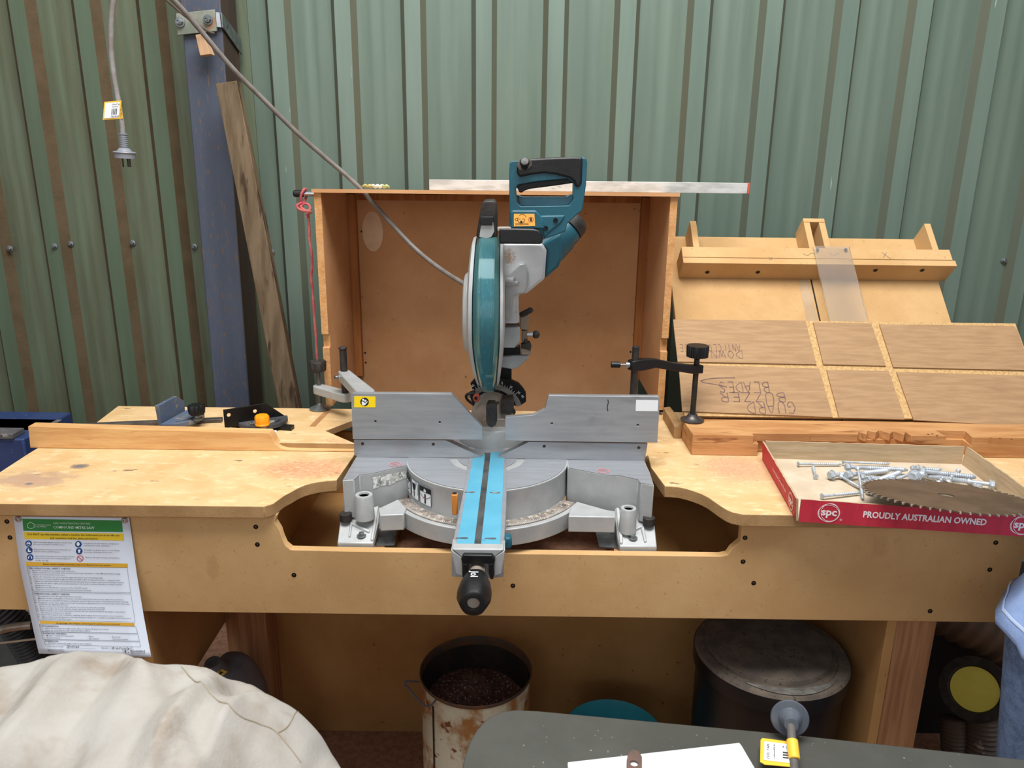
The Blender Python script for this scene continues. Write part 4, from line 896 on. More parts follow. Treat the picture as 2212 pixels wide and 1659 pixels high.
for a_, b_ in zip(vs, vs[1:]):
    for k in range(4): bm.faces.new([a_[k], a_[(k+1) % 4], b_[(k+1) % 4], b_[k]])
bm.faces.new(vs[0]); bm.faces.new(vs[-1][::-1]); obj('arm', bm, BLK, rc, bevel=.002)
bm = BM(); cyl(bm, V(bx-.010, 1.62, z1+.007), V(bx-.020, 1.62, z1+.007), .0065, seg=16); cyl(bm, V(bx-.018, 1.62, z1+.007), V(bx-.034, 1.62, z1+.007), .0022, seg=10); obj('side_screw', bm, STEEL, rc)
bm = BM(); cyl(bm, V(bx-.032, 1.62, z1+.007), V(bx-.052, 1.62, z1+.007), .0068, seg=20); obj('side_knob', bm, BLK, rc)
bm = BM(); cyl(bm, rpad+V(0, 0, .012), V(rpad.x, yr, PY(1505, 775, yr).z), .0062, seg=18); obj('threaded_rod', bm, BLKD, rc)
for_rib = [ (i*.003, .0066 if i % 2 else .0060) for i in range(24)]
bm = BM(); lathe(bm, rpad+V(0, 0, .001), (0, 0, 1), [(0, 0), (0, .0265), (.003, .027), (.006, .018), (.012, .012), (.016, .010), (.017, 0)], 36); obj('pad', bm, mat('dark_steel_pad', (92, 88, 86), (66, 64, 64), 20, .4, .6), rc)
kz0 = PY(1505, 772, yr).z; kz1 = PY(1505, 746, yr).z
bm = BM(); lathe(bm, V(rpad.x, yr, kz0), (0, 0, 1), [(0, .012), (.002, .0235), (kz1-kz0-.002, .0245), (kz1-kz0, .0235), (kz1-kz0, 0)], 96, rib=lambda i: 1+.03*(1 if i % 4 < 2 else -1)); obj('knob', bm, BLK, rc)

#@@STACK
# ------------------------------------------------------------------ timber beam, veneered panel, crosscut sled
bpts = [(1480, 934), (1628, 937), (1628, 951), (1755, 953), (1755, 950), (1862, 951), (1880, 940), (1893, 958), (1908, 948), (1925, 958), (1938, 946), (1950, 957), (1966, 945), (1968, 957), (2055, 962), (2047, 935), (2113, 936), (2100, 962), (2112, 958), (2300, 962)]
by0 = 1.592
beam = thing('timber_beam', 'notched pine beam lying along the right worktop behind the red tray', 'timber', (PZ(1800, 968, ZT).x, by0+.03, ZT))
xb0 = PZ(1482, 964, ZT).x; xb1 = 1.62; yb0 = 1.592; ytop = BZ
def bx_(px): return PY(px, 945, yb0).x
sect = [(xb0, 0), (bx_(1628), 0), (bx_(1628), .014), (bx_(1755), .014), (bx_(1755), .016), (bx_(1860), .016), (bx_(1868), .034), (bx_(1880), .018), (bx_(1892), .044), (bx_(1905), .030), (bx_(1920), .046), (bx_(1934), .024), (bx_(1948), .040), (bx_(1962), .018), (bx_(1972), .034), (bx_(1974), .010), (bx_(2050), .010), (bx_(2046), .050), (bx_(2112), .048), (bx_(2104), .006), (xb1, .006)]
lowpart = [V(xb0+.004, yb0+.006, ZT), V(xb1, yb0+.006, ZT), V(xb1, 1.70, ZT), V(xb0+.004, 1.70, ZT)]
bm = BM()
q = [V(x, yb0+d_, ytop) for x, d_ in sect]+[V(xb1, 1.70, ytop), V(xb0-.002, 1.70, ytop)]
prism(bm, q, (0, 0, -.0185))
q = [V(x, yb0+(d_ if d_ < .012 or d_ > .04 else .020), ytop-.0185) for x, d_ in sect]+[V(xb1, 1.70, ytop-.0185), V(xb0-.002, 1.70, ytop-.0185)]
q2 = []; 
prism(bm, [V(xb0, yb0, ytop-.0186), V(bx_(1640), yb0, ytop-.0186), V(bx_(1640), 1.70, ytop-.0186), V(xb0, 1.70, ytop-.0186)], (0, 0, -(ytop-.0186-ZT)+.0004))
prism(bm, [V(bx_(1640), yb0+.024, ytop-.0186), V(bx_(2104), yb0+.040, ytop-.0186), V(bx_(2104), 1.70, ytop-.0186), V(bx_(1640), 1.70, ytop-.0186)], (0, 0, -(ytop-.0186-ZT)+.0004))
prism(bm, [V(bx_(2104), yb0+.006, ytop-.0186), V(xb1, yb0+.006, ytop-.0186), V(xb1, 1.70, ytop-.0186), V(bx_(2104), 1.70, ytop-.0186)], (0, 0, -(ytop-.0186-ZT)+.0004))
obj('beam', bm, BEAM, beam, bevel=.0008)
for p in ((2005, 938), (2014, 937), (2024, 941), (2140, 946), (2160, 947), (2185, 949)):
    o_ = PZ(*p, ytop+.0005); bm = BM(); disc2(bm, 0, 0, .0028, lambda x, y: o_+V(x, y*.8, 0), n=8); obj('burn_hole', bm, BLKINK, beam)
# veneered board with housings, leaning at 45 degrees on the beam
s2 = math.sqrt(.5); N1 = V(0, -s2, s2); O1 = V(0, 1.702, BZ+.007)
def panelpt(px, py, off=0): return PP(px, py, O1+N1*off, N1)
crn = [(1484, 915), (1453, 690), (2196, 706), (2440, 960)]
bl_, tl_, tr_, br_ = [panelpt(*p) for p in crn]
up1 = V(0, s2, s2)
x0_ = (bl_.x+tl_.x)/2; 
hL = (tl_-O1).dot(up1)
def PT(x, t, off=0): return V(x, O1.y, O1.z)+up1*t+N1*off
xR1 = tr_.x
panel = thing('grooved_panel', 'brown veneered board with cut housings leaning on the beam, upside-down handwriting', 'board', PT((x0_+xR1)/2, 0))
bm = BM(); prism(bm, [PT(x0_, 0), PT(xR1, 0), PT(xR1, hL), PT(x0_, hL)], N1*-.008); obj('core', bm, PCORE, panel)
def tt_(px, py):
    p = panelpt(px, py); return p.x, (p-O1).dot(up1)
gx = [((1744, 692), (1760, 788)), ((1797, 800), (1818, 912))]
# veneer pads between the housings, outlines read off the photo
pads = [[(1454, 690), (1740, 692), (1764, 787), (1464, 781)], [(1757, 696), (1882, 698), (1914, 790), (1779, 787)], [(1900, 700), (2190, 704), (2197, 711), (2228, 800), (1930, 793)],
        [(1466, 787), (1770, 796), (1799, 901), (1474, 888)], [(1786, 799), (1920, 801), (1955, 906), (1813, 902)], [(1937, 803), (2240, 812), (2280, 925), (1974, 907)]]
names_p = 0
for pd in pads:
    q = [panelpt(*p, .0042) for p in pd]
    for p in q: p.x = min(p.x, xR1+.0)
    if len(q) == 4 and (q[0]-q[1]).length < .01: continue
    bm = BM(); prism(bm, q, N1*-.0042); obj('veneer_face', bm, PLY, panel, bevel=.0004)
PEN = mat('pen_ink_brown', (96, 70, 66), (120, 92, 84), 40, .7)
def hand(txt, px, py, hgt, wpx, root, pfn):
    """text turned upside down on the panel; (px,py) = its right-hand end as seen"""
    o_ = pfn(px, py); vs, fs = text_geo(txt, hgt, 'LEFT', -.0006*0, 2); k = 1
    w_ = max(v.x for v in vs); e = pfn(px-wpx, py); k = (o_-e).length/w_
    bm = BM(); bv = [bm.verts.new(o_-V(1, 0, 0)*v.x*k-up1*v.y*1.0) for v in vs]
    for f in fs: bm.faces.new([bv[i] for i in f])
    return obj('handwriting', bm, PEN, root)
pf = lambda px, py: panelpt(px, py, .0047)
STR = {'A': [[(0, 0), (.4, 1), (.8, 0)], [(.15, .38), (.65, .38)]], 'B': [[(0, 0), (0, 1), (.5, .9), (.5, .6), (0, .52)], [(0, .52), (.6, .4), (.6, .1), (0, 0)]], 'C': [[(.7, .9), (.3, 1), (0, .5), (.3, 0), (.7, .1)]],
       'D': [[(0, 0), (0, 1), (.6, .8), (.7, .4), (0, 0)]], 'E': [[(.6, 1), (0, 1)], [(0, 1), (0, 0)], [(0, 0), (.6, 0)], [(0, .5), (.5, .5)]], 'G': [[(.7, .9), (.3, 1), (0, .5), (.3, 0), (.7, .15), (.7, .45)], [(.4, .45), (.75, .45)]],
       'I': [[(.1, 0), (.1, 1)]], 'K': [[(0, 0), (0, 1)], [(.6, 1), (0, .5)], [(.05, .5), (.65, 0)]], 'L': [[(0, 1), (0, 0)], [(0, 0), (.6, 0)]], 'N': [[(0, 0), (0, 1)], [(0, 1), (.6, 0)], [(.6, 0), (.6, 1)]], 'O': [[(.35, 0), (0, .5), (.35, 1), (.7, .5), (.35, 0)]],
       'R': [[(0, 0), (0, 1), (.55, .9), (.5, .55), (0, .5)], [(.2, .5), (.65, 0)]], 'S': [[(.6, .9), (.2, 1), (.05, .72), (.55, .4), (.4, .02), (0, .1)]], 'T': [[(.35, 0), (.35, 1)], [(0, 1), (.7, 1)]], 'U': [[(0, 1), (.02, .2), (.35, 0), (.65, .2), (.68, 1)]],
       'W': [[(0, 1), (.2, 0)], [(.2, 0), (.4, .8)], [(.4, .8), (.6, 0)], [(.6, 0), (.8, 1)]], 'Z': [[(0, 1), (.6, 1)], [(.6, 1), (0, 0)], [(0, 0), (.65, 0)]]}
def scrawl(txt, px, py, pxe, hgt, pfn, root, wd=.0021, tilt=0):
    o_ = pfn(px, py); e = pfn(pxe, py+tilt); L_ = (e-o_).length; dx = (e-o_).normalized(); n = len(txt); adv = L_/n
    bm = BM(); up_ = -up1
    for i, ch in enumerate(txt):
        for st_ in STR.get(ch, []):
            stroke(bm, [(i*adv+x*adv*.95, y*hgt) for x, y in st_], wd, lambda x, y: o_+dx*x+up_*y, n=3)
    return obj('handwriting', bm, PEN, root)
scrawl('GUARD', 1715, 868, 1606, .030, pf, panel); scrawl('BUZZER', 1693, 848, 1546, .024, pf, panel); scrawl('BLADES', 1658, 825, 1545, .028, pf, panel)
bm = BM(); o_ = panelpt(1590, 815, .0047)
q = [panelpt(*p, .0047) for p in ((1552, 832), (1570, 836), (1555, 832), (1520, 826), (1516, 822), (1540, 817), (1588, 816))]
P_ = smooth_path(q, 6)
for i in range(len(P_)-1):
    d = (P_[i+1]-P_[i]); 
    if d.length < 1e-6: continue
    nn = d.cross(N1).normalized()*.0011
    bm.faces.new([bm.verts.new(x) for x in (P_[i]-nn, P_[i]+nn, P_[i+1]+nn, P_[i+1]-nn)])
obj('handwriting', bm, PEN, panel)
scrawl('DOWN', 1602, 757, 1528, .022, pf, panel, .0011); scrawl('ANTICLOCKWISE', 1598, 744, 1464, .020, pf, panel, .0011)
# small mdf offcut wedged between hood and panel
bm = BM(); prism(bm, [PZ(*p, ZT+.030) for p in ((1433, 880), (1447, 878), (1473, 910), (1473, 921), (1457, 921))], (0, 0, -.0295))
tagp(obj('mdf_offcut', bm, MDFE, None, bevel=.001), 'small MDF offcut on the bench between the fence and the notched beam', 'offcut')
# crosscut sled
O2 = V(0, 1.80, .948)
def sp_(px, py, off=0): return PP(px, py, O2+N1*off, N1)
def SL(x, t, off=0): return V(x, O2.y, O2.z)+up1*t+N1*off
xs0 = .395; xs1 = sp_(2052, 690).x
tA = (sp_(1750, 514)-O2).dot(up1); tB = (sp_(1750, 604)-O2).dot(up1)
xs0 = sp_(1450, 604).x
sled = thing('crosscut_sled', 'pale MDF crosscut sled with fence and clear guard strip leaning behind the veneered board', 'jig', SL((xs0+xs1)/2, -.04))
sx = sp_(1752, 604).x
bm = BM(); prism(bm, [SL(xs0, -.04), SL(sx-.002, -.04), SL(sx-.002, tB), SL(xs0, tB)], N1*-.012); prism(bm, [SL(sx+.002, -.04), SL(xs1, -.04), SL(xs1, tB), SL(sx+.002, tB)], N1*-.012)
prism(bm, [SL(xs0, tB), SL(xs1, tB), SL(xs1-.01, tA), SL(xs0, tA)], N1*-.012); obj('base_board', bm, MDF, sled, bevel=.0008)
bm = BM(); flat(bm, [(0, 0), (1, 0), (1, 1), (0, 1)], lambda x, y: SL(sx-.035+x*.028, -.04+y*(tB+.038), .0004)); obj('worn_strip', bm, mat('worn_grey_mdf', (184, 158, 128), (172, 146, 114), 20, .8), sled)
bm = BM(); flat(bm, [(0, 0), (1, 0), (1, 1), (0, 1)], lambda x, y: SL(sx-.0015+x*.003, -.04+y*(tB+.04), .0005)); obj('saw_kerf', bm, BLKINK, sled)
hF = .066
xf0 = sp_(1478, 575).x; xf1 = PP(2078, 562, SL(0, tB, hF), up1).x
xf0 = PP(1478, 562, SL(0, tB, hF), up1).x
for k, (t0_, t1_, ex) in enumerate(((tB, tB+.018, 0), (tB+.0195, tB+.054, -.006))):
    bm = BM(); prism(bm, [SL(xf0-.0, t0_, .0), SL(xf1+ex, t0_, 0), SL(xf1+ex, t0_, hF), SL(xf0, t0_, hF)], up1*(t1_-t0_)); o = obj('fence_board', bm, [MDF, MDFE], sled, bevel=.0008)
for px in (1528, 1637, 1891, 1992):
    o_ = PP(px, 588 if px < 1700 else 584, SL(0, tB-.0005, 0), up1); bm = BM(); lathe(bm, o_, -up1, [(0, .006), (.0008, .0055), (.0008, .003), (.0, .002)], 16); obj('fence_screw', bm, BLKM, sled)
# gussets
tF = tB+.054
def gusset(px, w_):
    x = PP(px, 530, SL(0, tF, hF), up1).x; bm = BM()
    prism(bm, [SL(x, tF, 0), SL(x, tF, hF-.001), SL(x, tA, hF-.001), SL(x, tA, 0)], (w_, 0, 0)); obj('gusset', bm, MDF, sled, bevel=.0008)
gxw = .0165
gusset(1499, gxw); gusset(2022, gxw); gusset(1752, gxw); gusset(1786, gxw)
xg = PP(1752, 530, SL(0, tF, hF), up1).x; xg2 = PP(1786, 530, SL(0, tF, hF), up1).x+gxw
bm = BM(); prism(bm, [SL(xg, tA+.0003, 0), SL(xg, tA+.0003, hF), SL(xg, tA+.013, hF), SL(xg, tA+.013, 0)], (xg2-xg, 0, 0)); obj('guard_box_lid', bm, MDF, sled, bevel=.0008)
# clear guard strip
hG = hF+.001
ga = [PP(*p, SL(0, 0, hG), N1) for p in ((1755, 534), (1832, 531))]
wG = ga[1].x-ga[0].x; tg_ = (ga[0]-SL(0, 0, hG)).dot(up1); t_end = -.05
PERS = mat('clear_acrylic', (240, 238, 232), (232, 230, 226), 8, .12, trans=.9, ior=1.12, c3=(244, 244, 240), s3=20, f3=(.6, .8))
bm = BM(); prism(bm, [SL(ga[0].x, t_end, hG), SL(ga[1].x, t_end, hG), SL(ga[1].x, tg_, hG), SL(ga[0].x, tg_, hG)], N1*.006); gs = obj('guard_strip', bm, PERS, sled, bevel=.0006, label='clear acrylic guard strip')
for dx in (.010, wG-.012):
    bm = BM(); o_ = SL(ga[0].x+dx, tg_-.012, hG+.006); lathe(bm, o_, N1, [(0, .0045), (.0012, .004), (.0012, .002), (.0004, .0015)], 16); obj('strip_screw', bm, GALV, gs)
bm = BM()
def pencil(px, py, pts, root, wd=.0007):
    o_ = PP(px, py, SL(0, 0, hF), N1)
for pts in ([(1735, 548), (1745, 552), (1752, 546), (1760, 549), (1768, 545)], [(1790, 545), (1800, 552), (1812, 547)], [(1905, 545), (1925, 560)], [(1908, 557), (1915, 545)], [(1660, 555), (1668, 561)], [(1668, 555), (1662, 562)]):
    P_ = smooth_path([PP(*p, SL(0, 0, hF+.0006), N1) for p in pts], 4) if len(pts) > 2 else [PP(*p, SL(0, 0, hF+.0006), N1) for p in pts]
    for i in range(len(P_)-1):
        d = P_[i+1]-P_[i]; nn = d.cross(N1).normalized()*.0005
        bm.faces.new([bm.verts.new(x) for x in (P_[i]-nn, P_[i]+nn, P_[i+1]+nn, P_[i+1]-nn)])
obj('pencil_marks', bm, mat('pencil_grey', (104, 98, 90), None, 5, .7), sled)

#@@SIGN
# ------------------------------------------------------------------ laminated safety sheet screwed to the apron
def ysh(py):
    v = (py-1116)/302; return AY-.0035-.052*max(0, v)**2
def SH(px, py, e=0):
    p = PY(px, py, ysh(py)); return p+(CAM-p).normalized()*(e*1.25 if e else 0)
def curve(pts, y):
    for (x0, y0), (x1, y1) in zip(pts, pts[1:]):
        if y <= y1: break
    return x0+(x1-x0)*(y-y0)/(y1-y0)
Ledge = [(29.5, 1115.5), (35, 1165), (42, 1216.5), (51, 1262), (61, 1307), (72, 1360), (84, 1411.7)]
Redge = [(279, 1118.5), (287, 1178), (295, 1237.6), (310, 1328), (327, 1419.5)]
sheet = thing('safety_sheet', 'laminated compound mitre saw safety procedure sheet screwed to the left apron', 'sign', SH(170, 1117))
bm = BM(); rows = []
for i in range(25):
    t = i/24; yl_ = 1115.5+(1411.7-1115.5)*t; yr_ = 1118.5+(1419.5-1118.5)*t
    rows.append([bm.verts.new(SH(curve(Ledge, yl_)*(1-k/6)+curve(Redge, yr_)*k/6, yl_*(1-k/6)+yr_*k/6)) for k in range(7)])
for A, B in zip(rows, rows[1:]):
    for k in range(6): bm.faces.new([A[k], A[k+1], B[k+1], B[k]])
o = obj('laminated_page', bm, mat('laminated_paper', (214, 222, 236), None, 5, .25, coat=.3), sheet); md = o.modifiers.new('s', 'SOLIDIFY'); md.thickness = .0004; md.offset = 0
for p in ((39, 1121), (269.5, 1124)):
    c = SH(*p, .0012); bm = BM(); lathe(bm, c, (0, -1, 0), [(0, .0062), (.0008, .0062), (.0028, .0046), (.0032, .0025), (.0012, .002), (.0012, 0)], 24); obj('screw', bm, STEEL, sheet)
K = 4.7412
def z2(x, y): return x/K, 1090+y/K
def zs(pts, e=.0006):
    return [SH(*z2(*p), e) for p in pts]
def strip(pts, m, nm, e=.0006, n=10):
    """4-corner band (tl,tr,br,bl in zoom pixels) following the sheet"""
    bm = BM(); tl, tr, br, bl = pts; ny = 6
    g = [[bm.verts.new(SH(*z2(*( (Vector(tl)*(1-i/n)+Vector(tr)*i/n)*(1-j/ny)+(Vector(bl)*(1-i/n)+Vector(br)*i/n)*j/ny )), e)) for i in range(n+1)] for j in range(ny+1)]
    for j in range(ny):
        for i in range(n): bm.faces.new([g[j][i], g[j][i+1], g[j+1][i+1], g[j+1][i]])
    return obj(nm, bm, m, sheet)
SGREEN = mat('print_green', (44, 130, 66), None, 5, .3); SYEL = mat('print_yellow', (224, 192, 50), None, 5, .3); SAMB = mat('print_amber', (212, 164, 54), None, 5, .3)
strip([(228, 145), (1250, 162), (1258, 282), (240, 268)], SGREEN, 'green_banner')
strip([(244, 281), (1268, 296), (1271, 369), (252, 352)], SYEL, 'yellow_banner')
strip([(264, 588), (1308, 604), (1310, 645), (268, 628)], SAMB, 'amber_banner')
strip([(407, 1190), (1376, 1213), (1379, 1245), (412, 1218)], SAMB, 'amber_banner')
def line(bm, x, y, h, txt, w_, sl=.017, sh=.17, bold=0, e=.0013):
    vs, fs = text_geo(txt, h*1.38, 'LEFT', bold*h, 1)
    if not vs: return
    k = w_/(max(v.x for v in vs) or 1)
    bv = [bm.verts.new(SH(*z2(x+v.x*k-sh*v.y, y+sl*v.x*k-v.y), e)) for v in vs]
    for f in fs:
        try: bm.faces.new([bv[i] for i in f])
        except ValueError: pass
bm = BM()
line(bm, 545, 198, 17, 'SAFE OPERATING PROCEDURES', 382); line(bm, 545, 244, 27, 'COMPOUND MITRE SAW', 425, bold=.02)
line(bm, 360, 214, 13, 'PORTABLE PLANT', 162); line(bm, 362, 232, 13, '+EQUIPMENT', 118)
for a, b in (((312, 180), (350, 200)), ((350, 200), (350, 236)), ((350, 236), (315, 246)), ((282, 200), (312, 180)), ((282, 200), (285, 234)), ((285, 234), (315, 246))):
    stroke(bm, [a, b], 5, lambda x, y: SH(*z2(x, y), .0013))
obj('banner_lettering', bm, mat('print_pale', (206, 230, 214), None, 5, .4), sheet)
bm = BM()
line(bm, 284, 312, 19, 'DO NOT use this machine unless a teacher has instructed you in its safe use', 940, .013, bold=.012); line(bm, 512, 350, 19, 'and operation and has given permission', 488, .013, bold=.01)
line(bm, 442, 616, 14, 'Never operate a faulty electrical power tool. Report it to your teacher.', 700, bold=.015); line(bm, 578, 1220, 13, 'A very high risk of injury exists if guards and fences are removed', 648, bold=.015)
line(bm, 342, 390, 13, 'Approved safety glasses and face shield must', 396); line(bm, 344, 412, 13, 'be worn at all times in all ITD spaces.', 320)
line(bm, 346, 464, 13, 'Appropriate protective steel-toed work boots', 380); line(bm, 348, 486, 13, 'must be worn in all ITD spaces.', 268)
line(bm, 360, 532, 13, 'Appropriate hearing protection may be needed', 402); line(bm, 362, 554, 13, 'when noise levels are excessive (Class 5 -', 372); line(bm, 366, 578, 13, 'SLC80 >26 dB)', 128)
line(bm, 854, 402, 13, 'Long and loose hair must be contained or', 366); line(bm, 856, 424, 13, 'restrained for some operations.', 272)
line(bm, 862, 470, 13, 'A suitable workshop apron or close fitting', 360); line(bm, 864, 492, 13, 'protective clothing must be worn.', 288)
line(bm, 876, 546, 13, 'Remove all exposed rings and jewellery.', 350)
body = [(292, 658, 15, 'PRE-OPERATIONAL SAFETY CHECKS', 430), (296, 680, 12, '1.   Ensure the machine has a suitable safe work area.', 476), (300, 700, 12, '2.   Ensure material to be cut is free of loose knots and foreign materials i.e. nails. Material which is badly', 930), (338, 722, 12, 'twisted or bowed should not be used.', 326),
 (306, 744, 12, '3.   Ensure the material to be cut is securely supported and at a good working height.', 750), (310, 766, 12, '4.   Check that the blade installed is tight and that the blade is free of chips and cracks i.e. chipped teeth.', 920), (314, 788, 12, '5.   Tighten the adjustment levers and check that the saw guards are in place and in good working condition.', 960),
 (318, 810, 12, '6.   Check that the saw is stable and securely attached to the bench or trolley. If fitted to a trolley, lock the', 932), (360, 832, 12, 'wheels prior to use.', 168), (328, 852, 12, '7.   Familiarise yourself with the operation of the ON/OFF switch.', 570), (332, 874, 12, '8.   Clear your work area of any slip/trip hazards and waste materials.', 606),
 (344, 920, 15, 'OPERATIONAL SAFETY CHECKS', 370), (350, 942, 12, '1.   The maximum cut for the saw must not be exceeded.', 488), (354, 964, 12, '2.   Material should be sitting flat on the base, securely clamped and supported up against the rear fence.', 912), (358, 986, 12, '3.   Do not start the saw with the blade touching the material. Allow the saw to reach full speed before starting.', 958),
 (362, 1008, 12, '4.   If required, set the mitre angle for the task, ensuring the adjustment lever is located in the notch of the base', 968), (402, 1028, 12, 'and locked by tightening the knob.', 298), (372, 1050, 12, '5.   Avoid reaching over the path of the saw line. Do not cross arms when cutting.', 704), (376, 1070, 12, '6.   Keep non-trigger hand, especially the thumb, well clear of the line of the cut.', 694),
 (382, 1090, 12, '7.   After finishing a cut, release the switch, hold the saw arm down and wait for the blade to stop before', 900), (420, 1112, 12, 'removing the work piece or off-cuts.', 310), (390, 1132, 12, '8.   Inspect blade guards and mechanism regularly. Ensure waste does not prevent correct operation.', 876), (396, 1154, 12, '9.   Before making any adjustments to the saw, bring the machine to a complete standstill and then disconnect', 950), (432, 1174, 12, 'the AC plug from the power source.', 302),
 (418, 1250, 14, 'HOUSEKEEPING', 182), (426, 1270, 12, '1.   Switch off and isolate the table router after use. Ensure all guards are closed.', 688), (430, 1290, 12, '2.   Leave the work area in a safe, clean and tidy condition.', 500),
 (440, 1326, 14, 'POTENTIAL HAZARDS', 240), (448, 1346, 12, '•   Moving, rotating and sharp parts', 308), (454, 1368, 12, '•   Dust and fumes', 162), (888, 1354, 12, '•  Noise', 70), (892, 1376, 12, '•  Eye injuries', 122), (1130, 1360, 12, '•  Electricity', 104), (1134, 1382, 12, '•  Pinch and squash', 176),
 (464, 1404, 14, 'FORBIDDEN', 132), (472, 1424, 12, '•   DO NOT operate this saw in moist or wet conditions.', 470), (486, 1458, 12, 'Date of last review:', 166), (1036, 1472, 12, 'Signature:', 84), (486, 1488, 11, 'Equipment Project Name:', 170), (488, 1502, 11, 'Assessment Data Unsaved', 170)]
for b_ in body: line(bm, *b_, bold=.02 if b_[2] > 13 else .006)
line(bm, 1332, 1505, 20, 'Queensland', 152, bold=.02); line(bm, 1340, 1524, 16, 'Government', 148)
f_ = lambda x, y: SH(*z2(x, y), .0013)
stroke(bm, [(682, 1450), (690, 1440), (700, 1450), (688, 1466)], 3, f_); stroke(bm, [(700, 1472), (714, 1436)], 3, f_)
line(bm, 716, 1464, 20, '07/25', 96)
stroke(bm, [(1140, 1466), (1170, 1462), (1150, 1476), (1176, 1478)], 3, f_); stroke(bm, [(1186, 1462), (1194, 1476), (1204, 1464), (1214, 1476), (1228, 1462)], 3, f_); stroke(bm, [(1228, 1470), (1240, 1464), (1250, 1476), (1270, 1466), (1280, 1480), (1300, 1462), (1318, 1472), (1360, 1464)], 2.6, f_)
stroke(bm, [(676, 1468), (980, 1474)], 1.5, f_); stroke(bm, [(1126, 1478), (1370, 1482)], 1.5, f_)
for (a, b, c, d) in (((274, 632), (1302, 648), (1338, 904), (330, 886)), ((330, 896), (1340, 912), (1384, 1202), (392, 1182)), ((402, 1226), (1390, 1249), (1410, 1318), (418, 1300)), ((424, 1304), (1412, 1326), (1428, 1397), (440, 1378)), ((448, 1384), (1430, 1404), (1440, 1456), (462, 1434))):
    for p, q in ((a, b), (b, c), (c, d), (d, a)): stroke(bm, [p, q], 2.2, f_)
rl = random.Random(3)
for i in range(26):
    a = rl.uniform(0, 2*PI); r_ = rl.uniform(4, 40); x, y = 1285+math.cos(a)*r_, 1500+math.sin(a)*r_*.75; 
    if y < 1530: stroke(bm, [(x, y), (x+rl.uniform(-10, 10), y+rl.uniform(-9, 9))], 4.5, f_)
obj('printed_text', bm, mat('print_dark', (34, 36, 44), None, 5, .4), sheet)
ICB = mat('print_blue', (28, 70, 132), None, 5, .3)
for k, (x, y) in enumerate(((292, 399), (299, 468), (308, 540), (802, 406), (811, 476))):
    bm = BM(); disc2(bm, x, y, 34, lambda a, b: SH(*z2(a, b), .0010), sy=.95); ic = obj('mandatory_symbol', bm, ICB, sheet)
    bm = BM(); g_ = lambda a, b: SH(*z2(x+a, y+b), .0016)
    if k == 0: flat(bm, [(-16, -6), (16, -6), (14, 6), (4, 2), (-4, 2), (-14, 6)], g_); ring2(bm, 0, 2, 20, 4, g_)
    elif k == 1: flat(bm, [(-14, -18), (-2, -18), (0, 2), (18, 8), (18, 16), (-14, 16)], g_)
    elif k == 2: ring2(bm, 0, 0, 18, 5, g_, a0=PI, a1=2*PI); disc2(bm, -16, 4, 8, g_, sx=.7, sy=1.4); disc2(bm, 16, 4, 8, g_, sx=.7, sy=1.4)
    elif k == 3: disc2(bm, -2, -2, 20, g_, sx=.8)
    else: flat(bm, [(-16, -10), (-6, -16), (6, -16), (16, -10), (12, -2), (9, -4), (10, 18), (-10, 18), (-9, -4), (-12, -2)], g_)
    obj('symbol_detail', bm, WHT, ic)
bm = BM(); f_ = lambda x, y: SH(*z2(x, y), .0010); ring2(bm, 820, 551, 34, 6, f_, sy=.92); stroke(bm, [(796, 528), (844, 574)], 6, f_); obj('prohibition_symbol', bm, mat('print_red', (190, 44, 50), None, 5, .3), sheet)

#@@GAUGES
# ------------------------------------------------------------------ mitre gauges on the rear board
GZ = ZR
g1 = thing('mitre_gauge', 'dusty blue mitre gauge with black star knob on the rear left board', 'gauge', PZ(410, 905, GZ))
bm = BM(); a = PZ(186, 914, GZ+.009); b = PZ(480, 903, GZ+.009); a = PZ(180, 916, GZ+.009)
d = (b-a).normalized(); n_ = V(-d.y, d.x, 0); prism(bm, [a-n_*.009, b-n_*.009, b+n_*.009, a+n_*.009], (0, 0, -.0085)); obj('slide_bar', bm, mat('dark_bar_steel', (104, 98, 94), (80, 76, 74), 20, .5, .5), g1, bevel=.0008)
pa = PZ(350, 921, GZ+.0095); pb = PZ(401, 893, GZ+.0095)
hz = .052
bm = BM(); d = (pb-pa); d.z = 0; dn = d.normalized(); nn = V(-dn.y, dn.x, 0)
pts = [pa, pb, pb+V(0, 0, hz*.55), pb+V(0, 0, hz*.62)-dn*.0, pa.lerp(pb, .70)+V(0, 0, hz), pa.lerp(pb, -.05)+V(0, 0, hz*.98)]
cf = mat('dusty_blue_casting', (82, 98, 124), (98, 106, 118), 16, .6, .1, bump=.3, bscale=150, c3=(140, 130, 116), s3=50, f3=(.58, .68))
prism(bm, pts, nn*.009); obj('fence_plate', bm, cf, g1, bevel=.001)
for t, z in ((.22, .022), (.80, .030)):
    c = pa.lerp(pb, t)+V(0, 0, z)-nn*.0008 if nn.y < 0 else pa.lerp(pb, t)+V(0, 0, z)-nn*.0008
    bm = BM(); lathe(bm, c, -nn, [(0, .0035), (.0003, 0)], 12); lathe(bm, pa.lerp(pb, t)+V(0, 0, z)+nn*.0092, nn, [(0, .0035), (.0003, 0)], 12); obj('plate_hole', bm, BLKINK, g1) if 0 else bm.free()
hc = (pa+pb)/2+nn*0; 
